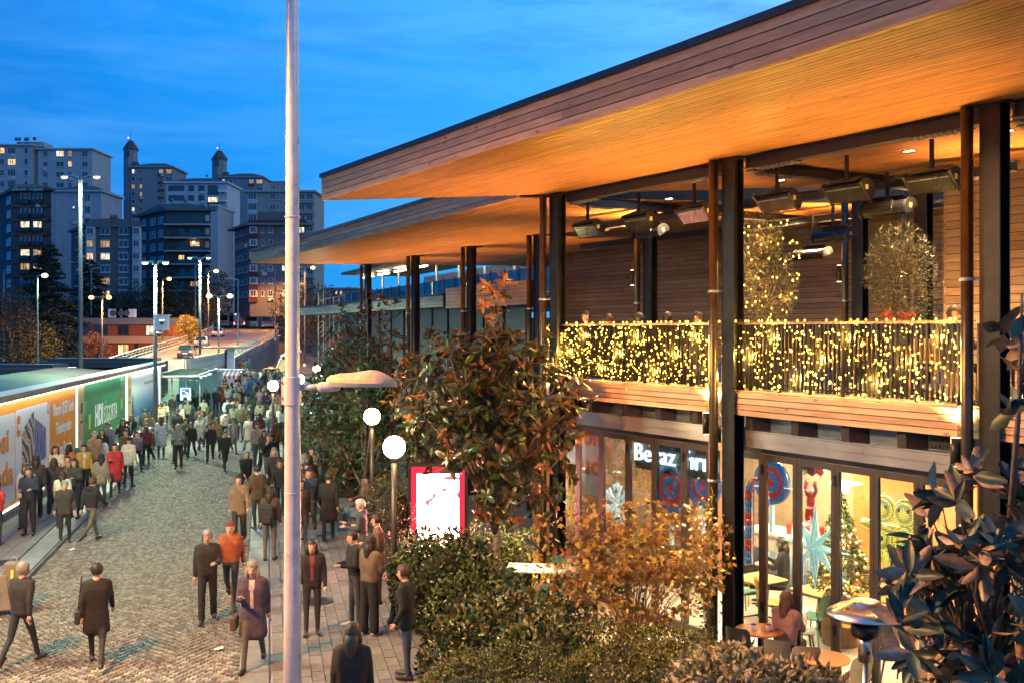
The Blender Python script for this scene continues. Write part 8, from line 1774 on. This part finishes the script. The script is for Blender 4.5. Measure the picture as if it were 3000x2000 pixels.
cedar('tall dark cedar tree in front of the banded apartment block', (140-1500)/F*148, 148, 0, 18.3, 6.2, 15000, 3); cedar('dark cedar tree in front of the small grey block', (262-1500)/F*172, 172, 0, 17.5, 5.6, 13000, 4); cedar('dark spreading conifer in front of the glass-balcony block', (468-1500)/F*195, 195, .2, 18, 6.5, 11000, 6)
def btree(label, u, y, z0, zc, rx, rz_, n, mats, seed, Ls=.32, name='broadleaf_tree', shell=.3, nl=10):
    x_ = (u-1500)/F*y; t = thing(name, label, 'tree', (0,0,0), 0, 'trees below the apartment blocks'); pts, d = lumpy((x_,y,zc),(rx,rx,rz_),n,.4,shell,seed); MB().tube([(x_,y,z0),(x_,y,zc-rz_*.3)],[.28,.16],8).build('trunk', m_bark, t, True); tops = limbs(t,(x_,y,z0),zc-rz_*.3,pts,nl,.22,seed); twigs(t,pts,tops,160,.02)
    g_ = np.random.default_rng(seed); L_ = g_.uniform(Ls*.6,Ls*1.3,n); leaves('foliage',pts,unit(d+g_.normal(size=d.shape)),unit(g_.normal(size=d.shape)+np.array([0,0,.6])),L_,L_*.6,mats,t)
br = leafm('dusk_brown',(.045,.035,.028),(.05,.04,.03),.7); br2 = leafm('dusk_green',(.022,.032,.02),(.025,.035,.02),.7)
btree('grey-brown round tree at the left edge', 32, 128, 0, 5.6, 4.6, 4.6, 5200, [br,br2], 1); btree('dark tree left of the round tree, lower', 95, 132, 0, 3.0, 3.0, 3.0, 2600, [br2,leafm('lime_dusk',(.06,.08,.02),(.06,.08,.02),.6)], 2)
btree('yellow-green autumn tree between brick building and ramp', 553, 150, .5, 4.9, 1.9, 2.7, 2600, [leafm('yellow_leaf',(.32,.24,.03),(.3,.22,.04),.6),leafm('yellow_leaf_b',(.16,.17,.03),(.16,.16,.04),.6)], 5, .26, shell=.35)
btree('rust-coloured autumn tree beside the brick building', 285, 138, 0, 2.6, 1.9, 2.4, 2200, [leafm('rust_leaf',(.22,.06,.02),(.2,.06,.02),.7),br], 6, .24)
for i,(u,y,zc,rx,rz_,l) in enumerate(((545,206,11.5,4,4.5,'dark tree at the foot of the glass-balcony block'),(430,208,11.5,4.5,4.0,'dark tree between the small grey block and the balconies'),(640,212,12.5,3.2,5,'dark tree behind the left bus'),(350,206,10.5,3.8,3,'dark tree below the small grey block'),(600,200,10.5,3.6,3.8,'bare-looking dark tree beside the amber lamps'),(860,190,9,4.2,5,'brown tree behind the foreground pole'),(915,160,7.5,3.6,5.5,'dark green tree right of the foreground pole'),(960,170,8.5,3.5,5,'dark green tree beside the railway masts'),(240,206,10.0,4,3,'dark shrubby tree behind the brick building'),(20,190,10,6,4,'dark tree under the banded block'))):
    btree(l, u, y, 8.2 if y > 223 else 6, zc, rx, rz_, 1700, [br2,br] if i % 2 else [br2,br2,br], 40+i, .42)

# ------------------------------------------------------------------ gather the fixed pieces of each building under one object
def gather(name, label, members, cat='building'):
    b = thing(name, label, cat)
    for o in members:
        for k in ('category','label','group','kind'):
            if k in o and not (k == 'kind' and o[k] == 'stuff'): del o[k]
        if o.name.split('.')[0] == 'folding_door':
            for c in list(o.children): c.parent = b
            bpy.data.objects.remove(o)
        else: o.parent = b
    return b
tops = [o for o in bpy.data.objects if o.parent is None and 'label' in o]
def pick(*names): return [o for o in tops if o.name.split('.')[0] in names]
rear = [o for o in tops if 'rear canopy' in o['label'] or 'rear timber canopy' in o['label'] or o['label'].startswith('second timber canopy')]
rear = [o for o in rear if o.name.split('.')[0] in ('canopy_roof','steel_column')]
pav = pick('pavilion_roof','shutter_wall')+[o for o in tops if 'pale pavilion fascia' in o['label']]
main = [o for o in pick('canopy_roof','steel_column','steel_beam','terrace_deck','service_band','railing','plank_wall','folding_door','open_door','cafe_wall') if o not in rear and o not in pav]
gather('timber_building','two-storey timber and steel cafe building with a broad overhanging roof', main)
gather('timber_building','rear timber canopy building on four dark columns behind the cafe', rear)
gather('pavilion','low pavilion with pale fascia and dark shutters under the rear canopy', pav, 'pavilion')
for o in bpy.data.objects:
    if o.parent is None and 'category' in o and 'kind' not in o: o['kind'] = 'thing'
